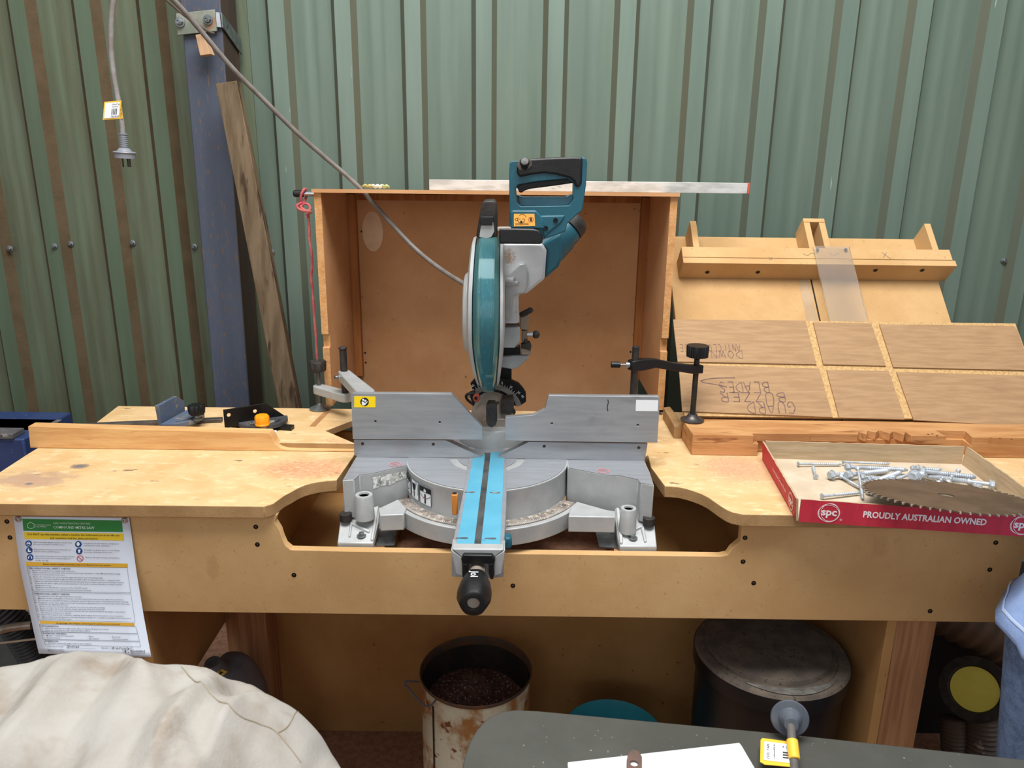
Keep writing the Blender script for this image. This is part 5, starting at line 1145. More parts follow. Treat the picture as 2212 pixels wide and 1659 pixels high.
def halfdisc(c, dirv, R, z0, th, m, root, nm, slot=True):
    """semicircle head on the side of dirv"""
    dirv = dirv.normalized(); sd = V(-dirv.y, dirv.x, 0); out = []; hole = []
    for i in range(25):
        a = -PI/2+PI*i/24; out.append(c+dirv*math.cos(a)*R+sd*math.sin(a)*R)
    h = []
    for i in range(15):
        a = -1.0+2.0*i/14; h.append(c+dirv*math.cos(a)*R*.80+sd*math.sin(a)*R*.80)
    for i in range(15):
        a = 1.0-2.0*i/14; h.append(c+dirv*math.cos(a)*R*.68+sd*math.sin(a)*R*.68)
    bm = BM(); prism(bm, [p+V(0, 0, z0-p.z) for p in out], (0, 0, th), holes=[[p+V(0, 0, z0-p.z) for p in h]]); return obj(nm, bm, m, root, bevel=.0012)
dv = nn if nn.x > 0 else -nn
cc = (pa+pb)/2
halfdisc(cc+dv*.006, dv, .062, GZ+.0098, .010, cf, g1, 'protractor_head')
bm = BM(); kp = PZ(427, 905, GZ+.02); lathe(bm, kp+V(0, 0, -.001), (0, 0, 1), [(0, .011), (.003, .011), (.0035, .007), (.011, .007)], 24); obj('washer', bm, GALV, g1)
bm = BM(); lathe(bm, kp+V(0, 0, .010), (0, 0, 1), [(0, .010), (.003, .017), (.020, .0185), (.025, .016), (.026, .006), (.0245, 0)], 70, rib=lambda i: 1+.09*math.cos(i/70*2*PI*7)); obj('star_knob', bm, BLK, g1)
g2 = thing('mitre_gauge', 'black mitre gauge with bright yellow-orange knob on the rear left board', 'gauge', PZ(560, 915, GZ))
pa = PZ(486, 925, GZ+.0095); pb = PZ(618, 905, GZ+.0095)
d = (pb-pa); d.z = 0; dn = d.normalized(); nn = V(-dn.y, dn.x, 0); L_ = d.length
bm = BM(); hz = .046
ho = []
for t in (.08, .50):
    c = pa+dn*(L_*t)+V(0, 0, .030); ho.append([c+dn*math.cos(2*PI*i/12)*.0045+V(0, 0, math.sin(2*PI*i/12)*.0045) for i in range(12)])
prism(bm, [pa, pb, pb+V(0, 0, .006), pa+dn*L_*.68+V(0, 0, hz), pa+V(0, 0, hz-.002)], nn*.003, holes=ho); obj('fence_plate', bm, BLKM, g2, bevel=.0004)
dv = -nn if nn.y > 0 else nn
halfdisc((pa+pb)/2+dv*.001+dn*.016, dv, .056, GZ+.0098, .009, mat('dark_protractor', (78, 80, 84), (60, 62, 66), 20, .6, .1, c3=(150, 138, 120), s3=50, f3=(.58, .68)), g2, 'protractor_head')
bm = BM(); box(bm, (-.009, -.10, 0), (.009, .05, .0092), Matrix.Translation(((pa+pb)/2+V(-.01, 0, 0))*1.0-V(0, 0, .0093))@Matrix.Rotation(math.atan2(dn.y, dn.x)+.9, 4, 'Z')); obj('slide_bar', bm, BLKM, g2)
kp = PZ(567, 918, GZ+.019)
bm = BM(); lathe(bm, kp, (0, 0, 1), [(0, .012), (.001, .0165), (.004, .0165), (.005, .0155), (.020, .0158), (.0235, .0135), (.024, 0)], 60, rib=lambda i: 1+.03*math.cos(i/60*2*PI*10)); obj('knob', bm, AMB, g2)
bm = BM(); c = PZ(586, 936, ZR); box(bm, (-.012, -.005, 0), (.012, .005, .005), Matrix.Translation(c)@Matrix.Rotation(.3, 4, 'Z'))
tagp(obj('white_chip', bm, WHT, None, bevel=.0006), 'tiny white plastic chip lying beside the black mitre gauge', 'chip')
# tapered clearance groove piece in the rear board near the clamp
bm = BM(); q = [PZ(*p, ZR+.0006) for p in ((712, 889), (700, 889), (668, 921), (681, 921))]; flat(bm, [(p.x, p.y) for p in q], lambda x, y: V(x, y, ZR+.0005)); obj('dado_slot', bm, mat('routed_dado', (176, 130, 84), (160, 112, 70), 20, .9), bench)

#@@TRAY
# ------------------------------------------------------------------ red carton tray with screws and saw blade
TB = ZT+.0015; TT = TB+.043
FL = PZ(1724, 1125, TB); FL.z = TB
fr_dir = PZ(2212, 1157.5, TB)-FL; fr_dir.z = 0
BLc = PZ(1650, 993, TB); BRc = PZ(2084, 965, TT); BRc.z = TB
frl = fr_dir.normalized()*((BRc-BLc).length*1.03)
FR = FL+frl
tray = thing('carton_tray', 'red corrugated fruit carton tray with white lettering on the right worktop', 'tray', (FL+FR+BLc+BRc)/4)
CARD = mat('raw_cardboard', (186, 164, 134), (170, 148, 118), 12, .85, stretch=(1, 1, 10), bump=.25, bscale=60, spec=.15)
CARDI = mat('cardboard_tray_base', (206, 190, 168), (192, 174, 150), 14, .85, bump=.2, bscale=90, c3=(176, 120, 100), s3=60, f3=(.70, .76), spec=.15)
REDT = mat('red_printed_card', (196, 46, 64), (182, 40, 58), 9, .6, stretch=(6, 6, 1), bump=.4, bscale=20, c3=(150, 34, 48), s3=10, f3=(.68, .8))
bm = BM(); prism(bm, [FL, FR, BRc, BLc], (0, 0, .003)); obj('base', bm, CARDI, tray)
CTRb = (FL+FR+BRc+BLc)/4
def wall_(p, q, m_out, nm, jag=True, hfun=None, lean=.0, n=26):
    d = (q-p); dn = d.normalized(); nn = V(-dn.y, dn.x, 0)
    if (p+q)/2 is None: pass
    if ((p+q)/2-CTRb).dot(nn) < 0: nn = -nn
    bm = BM(); rr = random.Random(len(nm)+int(p.x*1000)); P = []
    for i in range(n+1):
        t = i/n; h = (hfun(t) if hfun else TT-TB)+(rr.uniform(-.0008, .0008) if jag else 0); b_ = p.lerp(q, t); ln = nn*lean
        P.append([bm.verts.new(v_) for v_ in (b_, b_+nn*.0035, b_+nn*.0035+ln+V(0, 0, h), b_+ln+V(0, 0, h))])
    for A, B in zip(P, P[1:]):
        for k in range(4):
            f = bm.faces.new([A[k], A[(k+1) % 4], B[(k+1) % 4], B[k]]); f.material_index = 1 if k == 1 else 0
    bm.faces.new(P[0]); bm.faces.new(P[-1][::-1]); o = obj(nm, bm, [CARD, m_out], tray, sm=25, weld=False); return o, nn
fw, fn_ = wall_(FL, FR, REDT, 'front_wall'); 
lw, ln_ = wall_(FL, BLc, REDT, 'side_wall', hfun=lambda t: .043-.0*t, lean=.004)
wall_(BLc, BRc, REDT, 'rear_wall'); wall_(FR, BRc, REDT, 'side_wall', lean=.004)
# lettering on the front wall
fu = (FR-FL).normalized(); fo_ = FL+fn_*.0040
def FWf(x, y): return fo_+fu*x+V(0, 0, y)+fn_*.0006
bm = BM()
def spc(bm, cx_, f_, k=1.0):
    ring2(bm, cx_, .0215, .0180*k, .0011, f_, sx=1.02); ring2(bm, cx_+.0015, .0225, .0172*k, .0009, f_, sx=.92, sy=1.03); ring2(bm, cx_-.0012, .0205, .0176*k, .0008, f_, sx=1.05, sy=.92)
    put_text(bm, 'spc', .020, f_, align='CENTER', at=(cx_, .0165), bold=.0006)
    ring2(bm, cx_+.0215, .0095, .0021, .0004, f_, n=14); put_text(bm, 'R', .003, f_, align='CENTER', at=(cx_+.0215, .0085))
x_s = (PP(1791, 1107, fo_, fn_)-fo_).dot(fu); x_a = (PP(1864, 1110, fo_, fn_)-fo_).dot(fu); x_b = (PP(2131, 1128, fo_, fn_)-fo_).dot(fu); x_s2 = (PP(2208, 1133, fo_, fn_)-fo_).dot(fu)
PWH = mat('print_white', (238, 226, 226), None, 5, .5)
spc(bm, x_s, FWf); obj('printed_logo', bm, PWH, tray); bm = BM(); spc(bm, x_s2, FWf); obj('printed_logo', bm, PWH, tray); bm = BM()
vs, fs = text_geo('PROUDLY AUSTRALIAN OWNED', .0165, 'LEFT', .0005, 2); k = (x_b-x_a)/max(v.x for v in vs)
bv = [bm.verts.new(FWf(x_a+v.x*k, .0175+v.y)) for v in vs]
for f in fs: bm.faces.new([bv[i] for i in f])
obj('lettering', bm, mat('print_white', (238, 226, 226), None, 5, .5), tray)
lu = (BLc-FL).normalized()
def LWf(x, y): return FL+ln_*(.0040+.004*y/.043)+lu*(.0-x)+V(0, 0, y)+ln_*.0008
bm = BM(); spc(bm, -.036, LWf, .95); obj('printed_logo', bm, PWH, tray); bm = BM()
put_text(bm, 'Australian Grown Fruit', .011, LWf, at=(-.19, .0205), width=.115); obj('lettering', bm, MATS['print_white'], tray)
# fasteners
BT = mat('galvanised_fastener', (190, 197, 204), (168, 176, 184), 60, .45, .3, c3=(206, 212, 216), s3=90, f3=(.6, .7))
def fastener(kind, hp, tp, zh, zt_, label, rad=.0042, group='bolts and screws in the red tray'):
    h = PZ(*hp, zh); t = PZ(*tp, zt_); d = t-h; L_ = d.length; ax_ = d.normalized()
    root = thing('hex_bolt' if kind == 'hex' else 'countersunk_screw', label, 'bolt' if kind == 'hex' else 'screw', h, group)
    bm = BM(); prof = [(0, rad*.86)]; n = int(L_*.62/.0042)
    s0 = L_*.34
    prof.append((s0, rad*.86))
    for i in range(n): prof += [(s0+i*.0042, rad*.84), (s0+i*.0042+.0021, rad*1.12)]
    prof += [(L_*.97, rad*.8), (L_, rad*(.5 if kind == 'hex' else .05))]
    lathe(bm, h, ax_, prof, 12); obj('shank', bm, BT, root)
    bm = BM()
    if kind == 'hex':
        lathe(bm, h, -ax_, [(0, rad*1.9), (.0015, rad*2.1), (.002, rad*1.6)], 20); lathe(bm, h-ax_*.0018, -ax_, [(0, rad*1.62), (rad*1.35, rad*1.62), (rad*1.5, rad*1.35), (rad*1.35, rad*.9)], 6)
    else:
        lathe(bm, h+ax_*.0035, -ax_, [(0, rad*.86), (.0035, rad*1.9), (.0042, rad*1.95), (.0042, rad*.6), (.003, rad*.5)], 20)
    obj('head', bm, BT, root)
    return root
Z0 = TB+.003
fl = [('csk', (1724, 1002), (1818, 1003), .007, .005, 'long thin screw farthest left in the red tray, head at its left', .0027),
 ('csk', (1821, 998), (1923, 1002), .009, .006, 'long thin screw nearest the rear wall of the tray', .0027),
 ('csk', (1762, 1029), (1756, 1006), .007, .005, 'short screw pointing away, standing alone under the leftmost screw', .0028),
 ('hex', (1799, 1026), (1842, 1024), .011, .008, 'short hex bolt at the left end of the tangled heap', .0050),
 ('hex', (1836, 1026), (1922, 1016), .013, .011, 'hex bolt second from the left end of the heap, pointing right', .0052),
 ('hex', (1835, 1009), (1960, 1015), .017, .012, 'long hex bolt lying across the back of the heap', .0046),
 ('csk', (1853, 1013), (1864, 1077), .024, .006, 'thin screw lying across the heap and pointing at the tray front', .0027),
 ('hex', (1873, 1046), (1946, 1020), .013, .018, 'hex bolt in the middle of the heap slanting up to the right', .0050),
 ('hex', (1880, 1058), (1925, 1036), .011, .012, 'hex bolt with its head touching the rim of the saw blade', .0044),
 ('csk', (1818, 1030), (1870, 1060), .007, .006, 'thin screw half buried at the front left of the heap', .0028),
 ('csk', (1776, 1072), (1857, 1064), .008, .006, 'threaded screw lying alone near the front wall of the tray', .0030),
 ('hex', (1867, 1031), (1905, 1033), .012, .012, 'small hex bolt in the middle of the heap, head facing forward', .0036),
 ('hex', (1880, 1034), (1935, 1030), .016, .016, 'small hex bolt under the slanting bolt in the heap', .0034),
 ('csk', (1927, 1038), (1961, 1026), .012, .010, 'short screw right of the slanting bolt in the heap', .0030),
 ('hex', (1976, 1029), (2002, 1022), .018, .012, 'fat dirty hex bolt seen end-on in the right half of the heap', .0066),
 ('hex', (1996, 1018), (2108, 1031), .020, .014, 'long hex bolt on top of the right half of the heap', .0050),
 ('hex', (1974, 1011), (2034, 1014), .010, .008, 'small bolt peeping out behind the right half of the heap', .0030),
 ('hex', (1985, 1011), (2030, 1016), .014, .010, 'small hex bolt behind the fat end-on bolt', .0034),
 ('hex', (2137, 1046), (2000, 1028), .012, .009, 'longest hex bolt, its head at the right end of the heap', .0050),
 ('hex', (2112, 1051), (2090, 1036), .008, .008, 'small hex bolt seen end-on just left of the rightmost bolt head', .0040),
 ('csk', (2050, 1040), (2058, 1026), .010, .024, 'smooth shank screw sticking up beside the blade, right of centre', .0034),
 ('csk', (2028, 1042), (2038, 1030), .010, .022, 'smooth shank screw sticking up left of its twin', .0032),
 ('csk', (2070, 1017), (2060, 1030), .008, .006, 'small screw lying alone near the rear right of the heap', .0026)]
for kd, hp, tp, a, b, lb, rd_ in fl: fastener(kd, hp, tp, Z0+a, Z0+b, lb, rd_)
# circular saw blade resting on the front wall
bc = PZ(2043, 1072, TT+.010); R_b = .136
bl = thing('circular_saw_blade', 'brown resin-stained circular saw blade lying on the front of the red tray', 'blade', bc)
Mb = Matrix.Translation(bc)@Matrix.Rotation(math.radians(-11.0), 4, 'X')@Matrix.Rotation(math.radians(1.5), 4, 'Y')
bm = BM(); nt_ = 60; out = []
for i in range(nt_):
    a = 2*PI*i/nt_
    for da, r_ in ((0, R_b-.0065), (.030, R_b-.003), (.052, R_b), (.075, R_b), (.080, R_b-.008)): out.append(Mb@V(math.cos(a+da)*r_, math.sin(a+da)*r_, 0))
hole_ = [Mb@V(math.cos(2*PI*i/28)*.0135, math.sin(2*PI*i/28)*.0135, 0) for i in range(28)]
nb = (Mb.to_3x3()@V(0, 0, 1)); prism(bm, out, nb*.0022, holes=[hole_])
BLS = mat('resin_stained_steel', (116, 98, 82), (92, 78, 66), 16, .42, .6, c3=(150, 142, 134), s3=9, f3=(.62, .8), bump=.1, bscale=200)
obj('disc', bm, BLS, bl, sm=20)
bm = BM()
for i in range(nt_):
    a = 2*PI*i/nt_+.060; c = Mb@V(math.cos(a)*(R_b-.001), math.sin(a)*(R_b-.001), .0011); box(bm, (-.0022, -.0012, -.0017), (.0032, .0012, .0017), Matrix.Translation(c)@(Mb.to_3x3().to_4x4())@Matrix.Rotation(a, 4, 'Z'))
obj('carbide_teeth', bm, mat('carbide_tips', (186, 170, 150), (150, 136, 120), 30, .5, .4), bl, kind='stuff')

#@@UNDER
# ------------------------------------------------------------------ things under and behind the bench
dc_ = PZ(1028, 1445, .38); DR = .1275
drum = thing('rusty_drum', 'white steel drum streaked with rust, open top, under the bench', 'drum', (dc_.x, dc_.y, 0))
RUST = mat('rusty_white_paint', (206, 206, 186), (184, 178, 152), 6, .7, c4=(152, 106, 56), s4=9, f4=(.45, .58), stretch4=(1, 1, .8), c3=(110, 66, 34), s3=26, f3=(.60, .66), bump=.3, bscale=60)
bm = BM(); lathe(bm, (dc_.x, dc_.y, 0), (0, 0, 1), [(0, DR-.003), (.004, DR), (.36, DR), (.374, DR)], 64); bmesh.ops.delete(bm, geom=[f for f in bm.faces if len(f.verts) > 4 and f.calc_center_median().z > .3], context='FACES'); obj('body', bm, RUST, drum)
bm = BM(); lathe(bm, (dc_.x, dc_.y, 0), (0, 0, 1), [(.30, DR-.003), (.362, DR-.002), (.374, DR-.001), (.380, DR+.0005), (.3815, DR+.0022), (.379, DR+.0035), (.374, DR+.003), (.371, DR+.0005)], 64); bmesh.ops.delete(bm, geom=[f for f in bm.faces if len(f.verts) > 4], context='FACES'); obj('rim', bm, mat('rusty_dark_rim', (72, 60, 50), (104, 66, 40), 20, .7), drum)
bm = BM(); lathe(bm, (dc_.x, dc_.y, 0), (0, 0, 1), [(.006, DR-.004), (.36, DR-.004)], 48); bmesh.ops.delete(bm, geom=[f for f in bm.faces if len(f.verts) > 4], context='FACES'); obj('inner_wall', bm, mat('dark_drum_inside', (52, 40, 34), (34, 28, 26), 20, .8), drum)
sx_ = PY(930, 1600, dc_.y-.08).x
bm = BM(); ang = math.atan2(-.09, -.092); 
a_ = math.radians(225); p = V(dc_.x+math.cos(a_)*(DR+.0012), dc_.y+math.sin(a_)*(DR+.0012), .004); t_ = V(-math.sin(a_), math.cos(a_), 0)*.0022
prism(bm, [p-t_, p+t_, p+t_+V(math.cos(a_), math.sin(a_), 0)*.001, p-t_+V(math.cos(a_), math.sin(a_), 0)*.001], (0, 0, .345)); obj('seam', bm, BLKM, drum)
bm = BM(); hpt = [PY(905, 1473, dc_.y-.04), PY(880, 1472, dc_.y-.06), PY(876, 1478, dc_.y-.065), PY(900, 1508, dc_.y-.08), PY(918, 1524, dc_.y-.10), PY(930, 1524, dc_.y-.11), PY(942, 1512, dc_.y-.115)]
tube(bm, smooth_path(hpt, 5), .0022, 8); obj('bail_handle', bm, DGREY, drum)
bm = BM(); n = 24; rings = []
for i in range(9):
    r_ = (DR-.0045)*i/8; rw = []
    for k in range(n):
        a = 2*PI*k/n; x, y = r_*math.cos(a), r_*math.sin(a); z = .285+.03*math.exp(-((x+.02)**2+(y-.05)**2)/.004)+.012*mnoise.noise(V(x*20, y*20, 0))-.04*math.exp(-((x-.04)**2+(y)**2)/.003)
        rw.append(bm.verts.new((dc_.x+x, dc_.y+y, z)) if i or k == 0 else rings_c)
        if i == 0 and k == 0: rings_c = rw[0]
    rings.append(rw)
for i in range(8):
    for k in range(n):
        a, b, c, d = rings[i][k], rings[i][(k+1) % n], rings[i+1][(k+1) % n], rings[i+1][k]
        try: bm.faces.new([a, c, d] if a is b else [a, b, c, d])
        except ValueError: pass
o = obj('sawdust_heap', bm, mat('dark_sawdust', (104, 76, 66), (74, 52, 46), 90, .95, bump=.9, bscale=150, c3=(196, 166, 152), s3=170, f3=(.58, .66)), None); tagp(o, 'dark sawdust heaped inside the rusty drum', 'sawdust', kind='stuff')
# black bin
bc_ = V(PY(1668, 1400, 1.455).x, 1.462, 0); BRd = .163; bz_ = .50
binn = thing('waste_bin', 'black round bin with dusty swing lid under the right of the bench', 'bin', (bc_.x, bc_.y, 0))
BINB = mat('bin_black', (16, 17, 19), (22, 22, 24), 8, .35, c3=(120, 116, 104), s3=60, f3=(.75, .78))
bm = BM(); lathe(bm, bc_, (0, 0, 1), [(0, BRd*.90), (.01, BRd*.92), (bz_-.03, BRd*.965), (bz_-.03, BRd*.9)], 64); obj('body', bm, BINB, binn)
DUST = mat('dust_coated_black', (116, 104, 92), (92, 84, 76), 20, .85, bump=.4, bscale=220, c3=(60, 54, 50), s3=120, f3=(.6, .7))
bm = BM(); lathe(bm, bc_, (0, 0, 1), [(bz_-.040, BRd*.97), (bz_-.040, BRd+.001), (bz_-.010, BRd+.002), (bz_-.006, BRd+.001)], 64); bmesh.ops.delete(bm, geom=[f for f in bm.faces if len(f.verts) > 4], context='FACES'); obj('lid_skirt', bm, BINB, binn)
bm = BM(); lathe(bm, bc_, (0, 0, 1), [(bz_-.008, BRd+.0014), (bz_-.001, BRd-.004), (bz_+.0005, BRd-.024), (bz_-.004, BRd-.028), (bz_-.004, 0)], 64); obj('lid_ring', bm, DUST, binn)
bm = BM(); lathe(bm, bc_+V(-.004, .014, 0), (0, 0, 1), [(bz_-.004, BRd-.026), (bz_+.006, BRd-.030), (bz_+.007, BRd-.05), (bz_+.003, .04), (bz_+.002, 0)], 64); obj('swing_flap', bm, DUST, binn)
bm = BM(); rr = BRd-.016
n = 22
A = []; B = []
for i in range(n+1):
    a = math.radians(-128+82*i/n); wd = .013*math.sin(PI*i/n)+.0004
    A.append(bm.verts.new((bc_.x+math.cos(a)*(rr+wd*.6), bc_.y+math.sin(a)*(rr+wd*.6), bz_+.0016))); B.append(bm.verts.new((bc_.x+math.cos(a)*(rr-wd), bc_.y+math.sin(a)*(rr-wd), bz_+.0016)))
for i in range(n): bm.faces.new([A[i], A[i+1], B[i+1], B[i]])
obj('lip_highlight_strip', bm, mat('painted_lip_highlight', (176, 176, 172), (130, 124, 114), 30, .4, .5), binn, label='painted silver highlight arc along the lid')  # glint along the lid lip, painted as a tapering silver-coloured arc
# teal bowl / lid behind the table
tc_ = PZ(1325, 1580, .22)
bm = BM(); lathe(bm, (tc_.x, tc_.y, 0), (0, 0, 1), [(0, .09), (.002, .098), (.20, .118), (.215, .120), (.217, .118), (.20, .112), (.13, .108), (.12, 0)], 56); tagp(obj('teal_bucket', bm, mat('teal_bucket_plastic', (48, 140, 156), (54, 148, 164), 10, .45), None), 'teal plastic bucket on the floor behind the grey table', 'bucket')
# grey vacuum with yellow warning label
vc = PY(500, 1455, 1.57)
vac = thing('shop_vacuum', 'dark grey machine with yellow warning label under the bench, left', 'machine', (vc.x, 1.57, 0))
bm = BM(); 
def blob(bm, c, sx_, sy_, sz_, seed=0, amp=.0, nu=28, nv=16, pw=.8):
    rows = []
    for j in range(nv+1):
        ph = -PI/2+PI*j/nv; rw = []
        for i in range(nu):
            th = 2*PI*i/nu; cx_, sx2 = math.cos(th), math.sin(th); cp, sp2 = math.cos(ph), math.sin(ph)
            e = lambda v_: math.copysign(abs(v_)**pw, v_)
            p = V(e(cx_)*max(0, cp)**pw*sx_, e(sx2)*max(0, cp)**pw*sy_, e(sp2)*sz_)
            p *= 1+amp*mnoise.noise(p*9+V(seed, 0, 0)); rw.append(c+p)
        rows.append(rw)
    bot = bm.verts.new(rows[0][0]); top = bm.verts.new(rows[-1][0]); R2 = [[bm.verts.new(p) for p in r_] for r_ in rows[1:-1]]
    for A, B in zip(R2, R2[1:]):
        for i in range(nu): bm.faces.new([A[i], A[(i+1) % nu], B[(i+1) % nu], B[i]])
    for i in range(nu): bm.faces.new([bot, R2[0][(i+1) % nu], R2[0][i]]); bm.faces.new([top, R2[-1][i], R2[-1][(i+1) % nu]])
zt_v = PY(510, 1420, 1.57).z
VG = mat('machine_grey', (124, 126, 134), (104, 106, 112), 12, .5, bump=.1)
blob(bm, V(vc.x, 1.57, zt_v/2), .072, .10, zt_v/2, 2, .12); obj('housing', bm, VG, vac)
nk = PY(475, 1418, 1.55); bm = BM(); lathe(bm, V(nk.x, 1.55, nk.z-.09), (-.1, -.25, 1), [(0, .045), (.05, .034), (.09, .020), (.094, .018), (.094, .012), (.088, .011), (.088, 0)], 32); obj('spout', bm, VG, vac)
bm = BM(); q = [PY(*p, 1.505) for p in ((453, 1459), (482, 1446), (491, 1451), (478, 1464), (462, 1466))]; 
bm = BM(); prism(bm, [PY(*p, 1.478) for p in ((452, 1461), (480, 1446), (491, 1451), (474, 1466))], (0, .001, 0)); wl = obj('warning_label', bm, mat('dull_yellow_label', (176, 160, 60), None, 5, .5), vac)
bm = BM(); f_ = yfn(1.4774); flat(bm, [(474, 1450), (483, 1452), (474, 1459)], f_); obj('label_print', bm, BLKINK, wl)
# ducts at the right behind the leg
dg = thing('dust_extractor', 'grey dust extractor inlet with round yellow cover at the far right', 'machine', (PY(2105, 1490, 1.72).x, 1.75, 0))
yc = PY(2105, 1488, 1.66); dirc = (CAM-yc).normalized(); dirc = (dirc+V(-.25, .1, .25)).normalized()
bm = BM(); lathe(bm, yc, dirc, [(-.05, .060), (-.01, .079), (0, .0815), (.004, .080), (.004, .060), (-.004, .055)], 56); obj('inlet_ring', bm, BLKD, dg)
bm = BM(); lathe(bm, yc-dirc*.003, dirc, [(0, 0), (0, .0555), (.002, .055), (.0022, 0)], 48); obj('yellow_cover', bm, mat('dull_yellow_cover', (238, 228, 104), (226, 214, 90), 9, .6), dg)
bm = BM(); box(bm, (yc.x-.13, 1.80, 0), (yc.x+.5, 2.05, .40)); obj('cabinet', bm, mat('dark_cabinet', (24, 24, 24), None, 5, .8), dg)
def flex(name, pts, r_, m_, root, pitch=.012, amp=.12, seg=18):
    P = smooth_path(pts, 14); L_ = sum((b-a).length for a, b in zip(P, P[1:])); n = int(L_/pitch*4); Q = []; 
    cum = [0]
    for a, b in zip(P, P[1:]): cum.append(cum[-1]+(b-a).length)
    for i in range(n+1):
        s_ = L_*i/n; k = 0
        while k < len(cum)-2 and cum[k+1] < s_: k += 1
        t = (s_-cum[k])/max(1e-9, cum[k+1]-cum[k]); Q.append(P[k].lerp(P[k+1], t))
    bm = BM(); tube(bm, Q, r_, seg, rad=lambda t: r_*(1+amp*math.sin(t*L_/pitch*2*PI))); return obj(name, bm, m_, root, sm=60)
HOSEG = mat('translucent_brown_hose', (96, 82, 72), (74, 64, 58), 8, .4, c3=(150, 136, 122), s3=30, f3=(.62, .72))
HOSEB = mat('black_ribbed_hose', (40, 40, 44), (52, 50, 52), 9, .4)
flex('hose', [PY(2120, 1545, 1.68), PY(2118, 1600, 1.66), PY(2100, 1680, 1.64)], .040, HOSEG, dg, .011, .06)
flex('hose', [PY(2060, 1550, 1.70), PY(2062, 1600, 1.68), PY(2068, 1680, 1.66)], .032, HOSEG, dg, .009, .06)
o = flex('large_duct', [PY(1960, 1262, 1.86), PY(2140, 1352, 1.78), PY(2290, 1440, 1.72)], .085, mat('brown_duct', (104, 84, 68), (84, 68, 56), 8, .5), None, .034, .05, 28)
tagp(o, 'large brown ribbed extraction duct behind the right end of the bench', 'duct')
# left: hose, handle bar, string, machine with paper
o = flex('ribbed_hose', [PY(-60, 1270, 1.44), PY(10, 1325, 1.45), PY(50, 1375, 1.46), PY(85, 1440, 1.47), PY(110, 1500, 1.48)], .031, HOSEB, None, .0085, .07, 22)
tagp(o, 'black ribbed hose under the left end of the bench', 'hose')
bm = BM(); tube(bm, smooth_path([PY(-60, 1395, 1.36), PY(-10, 1366, 1.36), PY(20, 1356, 1.37), PY(68, 1350, 1.38)], 6), .0085, 16)
tagp(obj('metal_handle', bm, mat('dull_dirty_pipe', (150, 138, 126), (116, 98, 82), 12, .45, .5), None), 'dirty bent metal pipe handle crossing the black hose', 'handle')
bm = BM(); tube(bm, smooth_path([PY(-60, 1395, 1.385), PY(20, 1387, 1.385), PY(80, 1380, 1.385), PY(140, 1377, 1.385)], 5), .0022, 8)
tagp(obj('string', bm, mat('twine', (168, 150, 128), None, 9, .8), None), 'taut grey twine crossing below the metal handle', 'string')
mc = thing('grey_machine', 'dark green-grey machine cabinet behind the black hose', 'machine', (PY(20, 1340, 1.62).x, 1.66, 0))
bm = BM(); xq = PY(36, 1340, 1.60).x; box(bm, (-1.9, 1.60, 0), (PY(90, 1340, 1.60).x, 1.85, .62)); obj('cabinet', bm, mat('cabinet_grey_green', (70, 82, 84), (58, 68, 70), 6, .6), mc)
bm = BM(); lathe(bm, PY(31, 1330, 1.598), (0, -1, 0), [(0, .011), (.002, .010), (.002, 0)], 20); obj('orange_disc', bm, mat('dull_orange_disc', (186, 132, 88), None, 5, .6), mc)
bm = BM(); q = [PY(*p, 1.52) for p in ((40, 1308), (110, 1309), (110, 1341), (38, 1337))]; prism(bm, q, (0, .0006, 0)); pp_ = tagp(obj('paper_note', bm, WHT, None), 'white printed paper half hidden behind the laminated sheet', 'paper')
bm = BM(); f_ = yfn(1.5194); 
vs = None
for tx, y_ in (('Date of Review', 1326), ('Equipment:', 1331.5)):
    g_ = lambda x, y: f_(48+x, y_-y)
    put_text(bm, tx, 3.2, g_)
obj('note_print', bm, mat('print_dark', (34, 36, 44), None, 5, .4), pp_)
# blue machine behind the left end
bm_t = thing('blue_machine', 'dark blue machine bed with grey rails beyond the left end of the bench', 'machine', (-1.4, 1.75, .6205))
xb_ = PY(62, 960, 1.72).x+.03
zb0 = PY(30, 948, 1.66).z
bm = BM(); box(bm, (-2.2, 1.66, .6205), (xb_, 1.86, zb0)); obj('body', bm, mat('dark_blue_enamel', (34, 52, 96), (44, 60, 100), 8, .5, c3=(66, 82, 116), s3=60, f3=(.6, .7)), bm_t, bevel=.004)
RAILG = mat('dusty_grey_rail', (92, 90, 92), (72, 70, 72), 20, .7, c3=(150, 144, 140), s3=70, f3=(.62, .7))
za_ = PY(30, 936, 1.66).z; 
bm = BM(); box(bm, (-2.2, 1.655, zb0), (xb_-.02, 1.70, za_)); obj('rail', bm, RAILG, bm_t, bevel=.002)
zc_ = PY(30, 918, 1.76).z; zd_ = PY(30, 934, 1.72).z
bm = BM(); box(bm, (-2.2, 1.72, zb0), (xb_+.01, 1.80, zc_)); obj('rail', bm, RAILG, bm_t, bevel=.002)

#@@FRONT
# ------------------------------------------------------------------ foreground table with its things
TZ2 = .75
tp = [(1000, 1665), (1003, 1636), (1013, 1606), (1030, 1576), (1055, 1550), (1083, 1537), (1112, 1533), (1160, 1535), (1700, 1585), (2212, 1640), (2700, 1696)]
q = [PZ(*p, TZ2) for p in tp]; q[0] = V(q[1].x-.002, q[0].y, TZ2)
q += [V(q[-1].x, .30, TZ2), V(q[0].x, .30, TZ2)]
tb_ = thing('grey_table', 'worn grey table with a rounded corner in the foreground', 'table', (.6, .6, 0))
LAM = mat('worn_grey_laminate', (76, 76, 71), (67, 67, 62), 6, .5, c3=(150, 146, 136), s3=130, f3=(.70, .74), c4=(108, 92, 78), s4=10, f4=(.66, .76), bump=.08, bscale=200)
bm = BM(); prism(bm, q, (0, 0, -.022)); obj('tabletop', bm, LAM, tb_, bevel=.002)
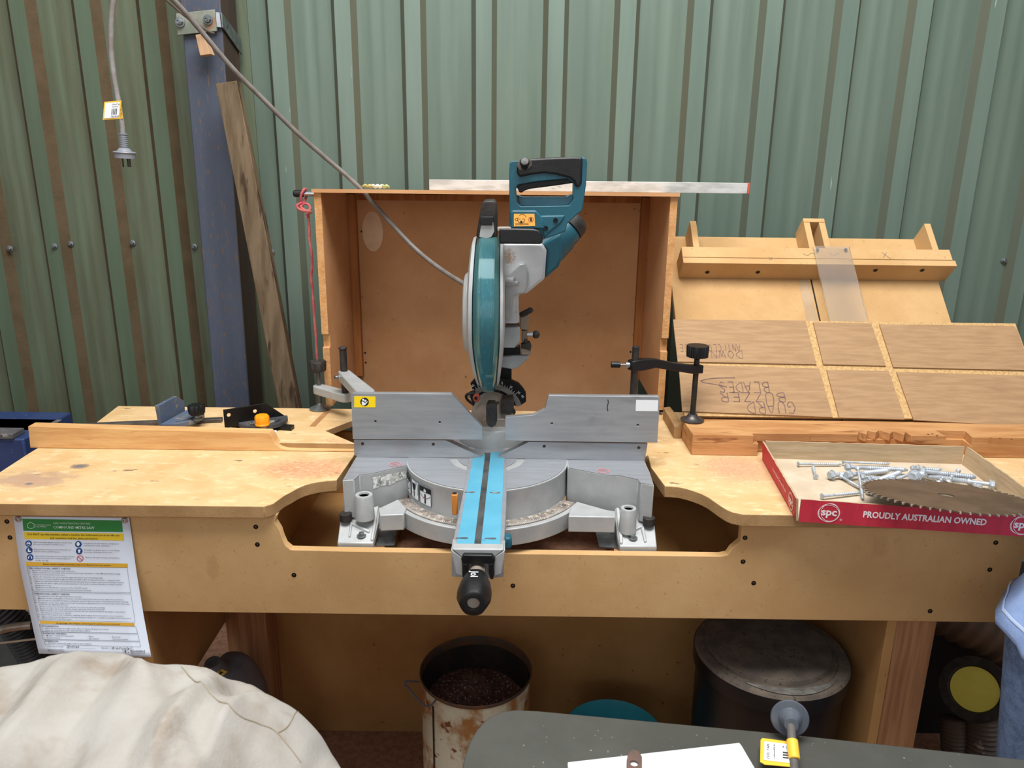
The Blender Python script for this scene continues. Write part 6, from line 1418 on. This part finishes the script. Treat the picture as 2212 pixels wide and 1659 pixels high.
for x, y in ((.06, .40), (1.0, .40), (1.0, .72), (.10, .78)):
    bm = BM(); box(bm, (x, y, 0), (x+.03, y+.03, TZ2-.022)); obj('leg', bm, BLKM, tb_)
bm = BM(); prism(bm, [PZ(*p, TZ2+.012) for p in ((1226, 1646), (1597, 1604), (1602, 1610), (1690, 1760), (1240, 1800))], (0, 0, -.0117))
wb = tagp(obj('white_board', bm, mat('white_scuffed_board', (232, 238, 240), (216, 224, 226), 9, .5, c3=(196, 190, 184), s3=30, f3=(.66, .72)), None, bevel=.001), 'white scuffed board lying on the grey foreground table', 'board')
q = [PZ(*p, TZ2+.016) for p in ((1352, 1740), (1354, 1640), (1357, 1626), (1366, 1618), (1380, 1622), (1387, 1634), (1386, 1740))]
ho = PZ(1370, 1648, TZ2+.016); bm = BM(); prism(bm, q, (0, 0, -.0035), holes=[[ho+V(math.cos(2*PI*i/20)*.0052, math.sin(2*PI*i/20)*.0052, 0) for i in range(20)]])
tagp(obj('rusty_bracket', bm, mat('rusty_flat_bar', (122, 92, 84), (96, 84, 76), 16, .6, .4), None, bevel=.0008), 'rusty flat bracket with a round hole on top of the white board', 'bracket')
# cord end with round plug and tag
pg = thing('plug_cord', 'cord with a round clear-grey plug and yellow tag on the foreground table', 'cable', PZ(1700, 1600, TZ2))
pc = PZ(1704, 1567, TZ2+.020); pd = (PZ(1712, 1640, TZ2+.020)-pc).normalized(); pc2 = pc+V(0, 0, .012)
bm = BM(); lathe(bm, pc2, (pd+V(0, 0, .25)).normalized(), [(-.014, .018), (-.004, .024), (0, .0255), (.002, .0245), (.003, .016), (.010, .013), (.014, .010), (.022, .009)], 40); obj('plug', bm, mat('smoky_plug', (104, 110, 120), (86, 92, 102), 9, .25, trans=.25), pg)
pts = [pc2+pd*.008+V(0, 0, .004), PZ(1711, 1600, TZ2+.030), PZ(1714, 1630, TZ2+.020), PZ(1716, 1665, TZ2+.014), PZ(1716, 1720, TZ2+.010)]
bm = BM(); tube(bm, smooth_path(pts, 6), .0058, 12); obj('cord', bm, mat('dark_scuffed_cord', (96, 92, 88), (60, 58, 58), 20, .6), pg)
bm = BM(); prism(bm, [PZ(*p, TZ2+.016) for p in ((1647, 1594), (1706, 1602), (1708, 1656), (1652, 1651), (1642, 1645), (1643, 1598))], (0, 0, -.001)); tg_o = obj('tag', bm, MATS['tag_yellow'], pg, bevel=.0003)
to, tu, tv = PZ(1648, 1644, TZ2+.0166), PZ(1706, 1651, TZ2+.0166), PZ(1649, 1599, TZ2+.0166)
fT = lambda x, y: to+(tu-to)*x+(tv-to)*y
bm = BM(); flat(bm, [(.04, .06), (1, .06), (1, .95), (.04, .95)], fT); obj('tag_paper', bm, WHT, tg_o)
bm = BM(); fT2 = lambda x, y: fT(x, y)+V(0, 0, .0005)
put_text(bm, 'MAY 2025', .14, lambda x, y: fT2(.12+.0+.0-y+.12, .85-x), width=.72, at=(0, 0)); put_text(bm, '9 Month', .09, lambda x, y: fT2(.45-y, .85-x), width=.6); stroke(bm, [(.42, .9), (.42, .1)], .015, fT2)
for i in range(9):
    if i % 3: flat(bm, [(.74, .2+i*.04), (.95, .2+i*.04), (.95, .226+i*.04), (.74, .226+i*.04)], fT2)
put_text(bm, '9 1', .16, fT2, at=(.72, .72)); obj('tag_print', bm, BLKINK, tg_o)
p0 = PZ(1711, 1598, TZ2+.0305); p1 = PZ(1716, 1640, TZ2+.0185); bm = BM(); cyl(bm, p0, p1, .0074, seg=16); obj('tag_sleeve', bm, MATS['tag_yellow'], tg_o)
# canvas bag
CY = .70
prof_px = [(-420, 1660), (-330, 1560), (-200, 1490), (-80, 1455), (0, 1441), (60, 1432), (120, 1417), (165, 1405), (210, 1402), (260, 1412), (330, 1432), (400, 1436), (450, 1444), (520, 1473), (560, 1491), (600, 1512), (640, 1534), (680, 1571), (700, 1597), (715, 1628), (733, 1665)]
P_ = [PY(*p, CY) for p in prof_px]
zb_ = P_[-1].z-.12
xsP = [p.x for p in P_]; zsP = [p.z for p in P_]
ZC = {}
def ztop(x):
    return ztop0(x)+zcorr(x)
NZ = 40; zcor = [0.0]*(NZ+1)
def zcorr(x):
    t = (x-xsP[0])/(xsP[-1]-xsP[0])*NZ; i = max(0, min(NZ-1, int(t))); return zcor[i]*(1-(t-i))+zcor[i+1]*(t-i)
def ztop0(x):
    for i in range(len(xsP)-1):
        if xsP[i] <= x <= xsP[i+1]:
            t = (x-xsP[i])/(xsP[i+1]-xsP[i]); return zsP[i]+(zsP[i+1]-zsP[i])*t
    return zsP[-1]
bag = thing('canvas_bag', 'big stained off-white canvas dust bag filling the lower left foreground', 'bag', ((xsP[0]+xsP[-1])/2, CY, .004))
xa, xb2 = xsP[0]+.001, xsP[-1]-.001
def foldz(x, y):
    w1 = math.exp(-((x+.42)-(y+.02)*.9)**2/.0016); w2 = math.exp(-((x+.285)-(-y)*.55)**2/.0005); w3 = math.exp(-((x+.52)+(y)*.4)**2/.0010); w4 = math.exp(-((x+.36)+(y+.03)*.75)**2/.0006)
    a_ = min(1, abs(y)*9)
    sx_ = x-(-.345-.9*(y+.02)-2.2*(y+.02)**2*(1 if y < 0 else 0)); st_ = 1/(1+math.exp(max(-40, min(40, sx_/.0022))))*math.exp(-(max(0, -sx_)/.16)**2)
    return .016*st_*a_+(-.034*w1+.020*w3-.024*w2+.018*w4)*a_+.016*mnoise.noise(V(x*7, y*7, 1.3))*a_+.003*mnoise.noise(V(x*26, y*26, 4))*a_
def bagpt(x, ph):
    u_ = (x-(xa+xb2)/2)/((xb2-xa)/2); dep = .19*math.sqrt(max(.02, 1-u_**2*.9))
    y = -math.cos(ph)*dep; z = zb_+(ztop(x)-zb_)*max(0, math.sin(ph))**.75
    return V(x, CY+y, z+foldz(x, y))
def proj(p):
    d = p-CAM; k = d.dot(FW); return W/2+F*d.dot(RT)/k, H/2-F*d.dot(UP)/k
def want(px):
    for (x0, y0), (x1, y1) in zip(prof_px, prof_px[1:]):
        if x0 <= px <= x1: return y0+(y1-y0)*(px-x0)/(x1-x0)
    return 1660
for it in range(10):
    for i in range(NZ+1):
        x = xsP[0]+(xsP[-1]-xsP[0])*i/NZ; best = min((proj(bagpt(min(max(x, xa), xb2), PI*(.25+.6*j/24))) for j in range(25)), key=lambda q: q[1]-want(q[0]))
        dpy = best[1]-want(best[0]); zcor[i] += dpy*.0005
    zcor = [(zcor[max(0, i-1)]+2*zcor[i]+zcor[min(NZ, i+1)])/4 for i in range(NZ+1)] if it < 8 else zcor
bm = BM(); NX, NA = 140, 80; rows = []
for i in range(NX+1):
    x = xa+(xb2-xa)*i/NX; rw = [bm.verts.new(bagpt(x, PI*j/NA)) for j in range(NA+1)]
    rows.append(rw)
for A, B in zip(rows, rows[1:]):
    for j in range(NA): bm.faces.new([A[j], A[j+1], B[j+1], B[j]])
lowf = [r_[0] for r_ in rows]; lowb = [r_[-1] for r_ in rows]
def skirt(vs):
    d = [bm.verts.new((v_.co.x, v_.co.y, zb_*.0+.004)) for v_ in vs]
    for i in range(len(vs)-1): bm.faces.new([vs[i], vs[i+1], d[i+1], d[i]])
    return d
df = skirt(lowf); db = skirt(lowb)
bm.faces.new([df[0]]+rows[0]+[db[0]]); bm.faces.new([df[-1]]+rows[-1]+[db[-1]])
CANV = mat('stained_canvas', (172, 168, 162), (158, 152, 144), 7, .9, bump=.35, bscale=240, c4=(142, 128, 112), s4=9, f4=(.50, .72), c3=(138, 122, 106), s3=5, f3=(.68, .80), spec=.1)
obj('cloth', bm, CANV, bag, sm=80)
bl0 = Vector(bag.location)
for (px, py, r_, cc, sd) in ((405, 1530, .022, (150, 128, 104), 1), (350, 1600, .07, (144, 130, 116), 2), (25, 1620, .05, (140, 112, 90), 3), (130, 1560, .07, (150, 140, 128), 4), (60, 1505, .015, (150, 110, 96), 5)):
    p = PY(px, py, CY-.09)-bl0; patch(CANV, tuple(p), (r_, r_*3, r_), cc, 30, (.40, .56), (1, 1, 1), .8, sd)
def seam(pts):
    Q = []
    for px, py, y in pts:
        Q.append(PY(px, py, y))
    return Q
# seam lines laid on the cloth by projecting onto its surface
def onbag(x, y):
    u_ = (x-(xa+xb2)/2)/((xb2-xa)/2); dep = .19*math.sqrt(max(.02, 1-u_**2*.9)); return bagpt(x, math.acos(max(-1, min(1, -y/dep))))
def bag_hit(px, py):
    best = None
    for k in range(120):
        y = CY-.185+.33*k/119; p = PY(px, py, y); q = onbag(min(max(p.x, xa), xb2), y-CY)
        if p.z <= q.z: return q
    return q
for nm_, pts_ in (('seam', [(392, 1442), (440, 1480), (500, 1530), (560, 1568), (600, 1588), (650, 1650)]), ('seam', [(600, 1588), (628, 1560), (664, 1548)])):
    Q = smooth_path([bag_hit(*p) for p in pts_], 8); Q = [onbag(min(max(p.x, xa), xb2), p.y-CY)+V(0, -.0002, .0004) for p in Q]
    bm = BM(); tube(bm, Q, .0009, 6); obj(nm_, bm, mat('seam_thread', (150, 138, 120), None, 9, .9), bag)

# person at the right edge: pale blue t-shirt and jeans
#@@PERSON
pr = thing('person', 'person at the right edge wearing a light blue t-shirt and blue jeans', 'person', (1.00, 1.045, 0))
def loft(bm, secs, n=28):
    rings = []
    for (cx_, cy_, z, rx_, ry_) in secs:
        rings.append([bm.verts.new((cx_+math.cos(2*PI*i/n)*rx_, cy_+math.sin(2*PI*i/n)*ry_, z)) for i in range(n)])
    for A, B in zip(rings, rings[1:]):
        for i in range(n): bm.faces.new([A[i], A[(i+1) % n], B[(i+1) % n], B[i]])
    bm.faces.new(rings[0][::-1]); bm.faces.new(rings[-1]); return bm
PYY = 1.045; PX0 = PY(2146, 1408, PYY).x+.200; hem = PY(2146, 1408, PYY).z
def LX(z): return max(0, z-hem)*.62
SKIN = mat('skin', (206, 160, 134), (196, 148, 122), 12, .55)
# one continuous body grown with a skin modifier
J = {'pel': (PX0, PYY, .93, .12), 'wai': (PX0, PYY, 1.06, .11), 'che': (PX0, PYY, 1.28, .14), 'nb': (PX0, PYY, 1.44, .07), 'nk': (PX0, PYY, 1.50, .05), 'hd': (PX0, PYY-.01, 1.60, .085), 'ht': (PX0, PYY, 1.70, .07)}
E = [('pel', 'wai'), ('wai', 'che'), ('che', 'nb'), ('nb', 'nk'), ('nk', 'hd'), ('hd', 'ht')]
for sd, s_ in (('l', -1), ('r', 1)):
    J['hip'+sd] = (PX0+s_*.0, PYY+s_*.09, .88, .09); J['kn'+sd] = (PX0+.01, PYY+s_*.10, .47, .058); J['an'+sd] = (PX0+.03, PYY+s_*.10, .09, .038); J['to'+sd] = (PX0-.13, PYY+s_*.11, .035, .034)
    J['sh'+sd] = (PX0, PYY+s_*.19, 1.40, .058); J['el'+sd] = (PX0+.20, PYY+s_*.22, 1.14, .042); J['wr'+sd] = (PX0+.40, PYY+s_*.16, 1.02, .028); J['pa'+sd] = (PX0+.48, PYY+s_*.14, .98, .030)
    E += [('pel', 'hip'+sd), ('hip'+sd, 'kn'+sd), ('kn'+sd, 'an'+sd), ('an'+sd, 'to'+sd), ('nb', 'sh'+sd), ('sh'+sd, 'el'+sd), ('el'+sd, 'wr'+sd), ('wr'+sd, 'pa'+sd)]
    for k in range(5):
        nm = 'f%d%s' % (k, sd); ln = (.05, .075, .082, .076, .06)[k]
        dx = (-.045, -.028, -.010, .008, .024)[k]; r_ = .009
        bx0 = PX0+(.505 if k else .47); J[nm+'a'] = (bx0, PYY+s_*.14+dx, .975, r_); J[nm+'b'] = (bx0+ln*.55, PYY+s_*.14+dx*1.2, .968, r_); J[nm+'c'] = (bx0+ln, PYY+s_*.14+dx*1.2, .950, r_*.85)
        E += [('pa'+sd, nm+'a'), (nm+'a', nm+'b'), (nm+'b', nm+'c')]
J = {k: (v[0]+LX(v[2]), v[1], v[2], v[3]) for k, v in J.items()}
keys = list(J); me = bpy.data.meshes.new('body'); base_ = Vector(pr.location)
me.from_pydata([Vector(J[k][:3])-base_ for k in keys], [(keys.index(a), keys.index(b)) for a, b in E], [])
bo = bpy.data.objects.new('body', me); COL.objects.link(bo); bo.parent = pr; me.materials.append(SKIN)
sk_ = bo.modifiers.new('skin', 'SKIN'); sb = bo.modifiers.new('sub', 'SUBSURF'); sb.levels = 1; sb.render_levels = 2
for i, k in enumerate(keys): me.skin_vertices[0].data[i].radius = (J[k][3], J[k][3]); me.skin_vertices[0].data[i].use_root = (k == 'pel')
sk_.use_smooth_shade = True
SHIRT = mat('light_blue_cotton', (144, 168, 212), (134, 158, 204), 30, .9, bump=.3, bscale=200, spec=.1)
DEN = mat('blue_denim', (120, 148, 190), (98, 124, 164), 60, .85, bump=.5, bscale=300, c3=(150, 172, 204), s3=300, f3=(.5, .8), spec=.15)
DEND = mat('dark_denim_pocket', (70, 84, 96), (84, 98, 110), 40, .85, bump=.5, bscale=300)
bm = BM(); loft(bm, [(PX0+LX(z), PYY, z, a, b) for z, a, b in ((hem-.010, .150, .205), (hem, .152, .207), (hem+.02, .150, .205), (hem+.10, .146, .190), (hem+.22, .14, .185), (1.28, .15, .205), (1.42, .12, .215), (1.475, .075, .085))], 40)
for v_ in bm.verts:
    v_.co.x += .006*math.sin(v_.co.y*55+v_.co.z*14)*(1 if v_.co.z < 1.1 else .3)
for s_ in (-1, 1): cyl(bm, (PX0+LX(1.40), PYY+s_*.15, 1.41), (PX0+LX(1.24)+.12, PYY+s_*.22, 1.24), .072, .080, seg=24)
obj('t_shirt', bm, SHIRT, pr, sm=60)
bm = BM(); n = 40
rings = []
for dz, ex in ((.014, .1525), (.0165, .1535), (.019, .1525)):
    rings.append([bm.verts.new((PX0+LX(hem+dz)+math.cos(2*PI*i/n)*(ex-.0005)+.006*math.sin((PYY+math.sin(2*PI*i/n)*(ex+.055))*55+(hem+dz)*14), PYY+math.sin(2*PI*i/n)*(ex+.056), hem+dz)) for i in range(n)])
for A, B in zip(rings, rings[1:]):
    for i in range(n): bm.faces.new([A[i], A[(i+1) % n], B[(i+1) % n], B[i]])
obj('hem_stitch', bm, mat('pale_blue_stitch', (176, 194, 226), None, 5, .9), pr)
bm = BM()
for s_ in (-1, 1):
    loft(bm, [(PX0+.03, PYY+s_*.10, .06, .062, .058), (PX0+.02, PYY+s_*.10, .25, .066, .062), (PX0+.01, PYY+s_*.10, .47, .076, .074), (PX0, PYY+s_*.095, .72, .098, .092), (PX0+LX(.86), PYY+s_*.075, .86, .105, .092), (PX0+LX(.95), PYY+s_*.06, .95, .105, .09)], 28)
obj('jeans', bm, DEN, pr, sm=60)
bm = BM(); s_ = -1
A = []
for j in range(7):
    z = .865-.13*j/6; rw = []
    for i in range(7):
        a = PI+(-.55+1.1*i/6)*(1-.0*j); rr = .1135-.018*max(0, (.86-z))/.14*.8; zz_ = z-(.02*(1-abs(i-3)/3) if j == 6 else 0)
        rw.append(bm.verts.new((PX0+math.cos(a)*(rr+.003), PYY-.085+math.sin(a)*(rr-.012), zz_)))
    A.append(rw)
for j in range(6):
    for i in range(6): bm.faces.new([A[j][i], A[j][i+1], A[j+1][i+1], A[j+1][i]])
obj('pocket', bm, DEND, pr, sm=60)
bm = BM(); HX = PX0+LX(1.62); blob(bm, V(HX+.02, PYY, 1.655), .10, .085, .095, 1, .05, pw=1.0); 
for v_ in bm.verts:
    if v_.co.x < HX-.045 and v_.co.z < 1.69: v_.co.x = HX-.045+(v_.co.x-HX+.045)*.1
obj('hair', bm, mat('brown_hair', (60, 44, 32), (44, 32, 24), 40, .7, stretch=(6, 6, 1)), pr, sm=60)
for s_ in (-1, 1):
    bm = BM(); blob(bm, V(PX0-.06, PYY+s_*.105, .045), .135, .048, .045, 3, .02, pw=.8); obj('shoe', bm, BLKD, pr, sm=60)
    bm = BM(); blob(bm, V(HX-.078, PYY+s_*.030, 1.615), .010, .012, .007, 0, 0, 12, 8, pw=1.0); obj('eye', bm, BLKINK, pr)
bm = BM(); blob(bm, V(HX-.088, PYY, 1.585), .018, .012, .022, 0, 0, 14, 10, 1.0); obj('nose', bm, SKIN, pr, sm=60)
bm = BM(); blob(bm, V(HX-.080, PYY, 1.545), .008, .024, .006, 0, 0, 14, 8, 1.0); obj('mouth', bm, mat('lips', (170, 100, 92), None, 5, .5), pr, sm=60)
#@@END
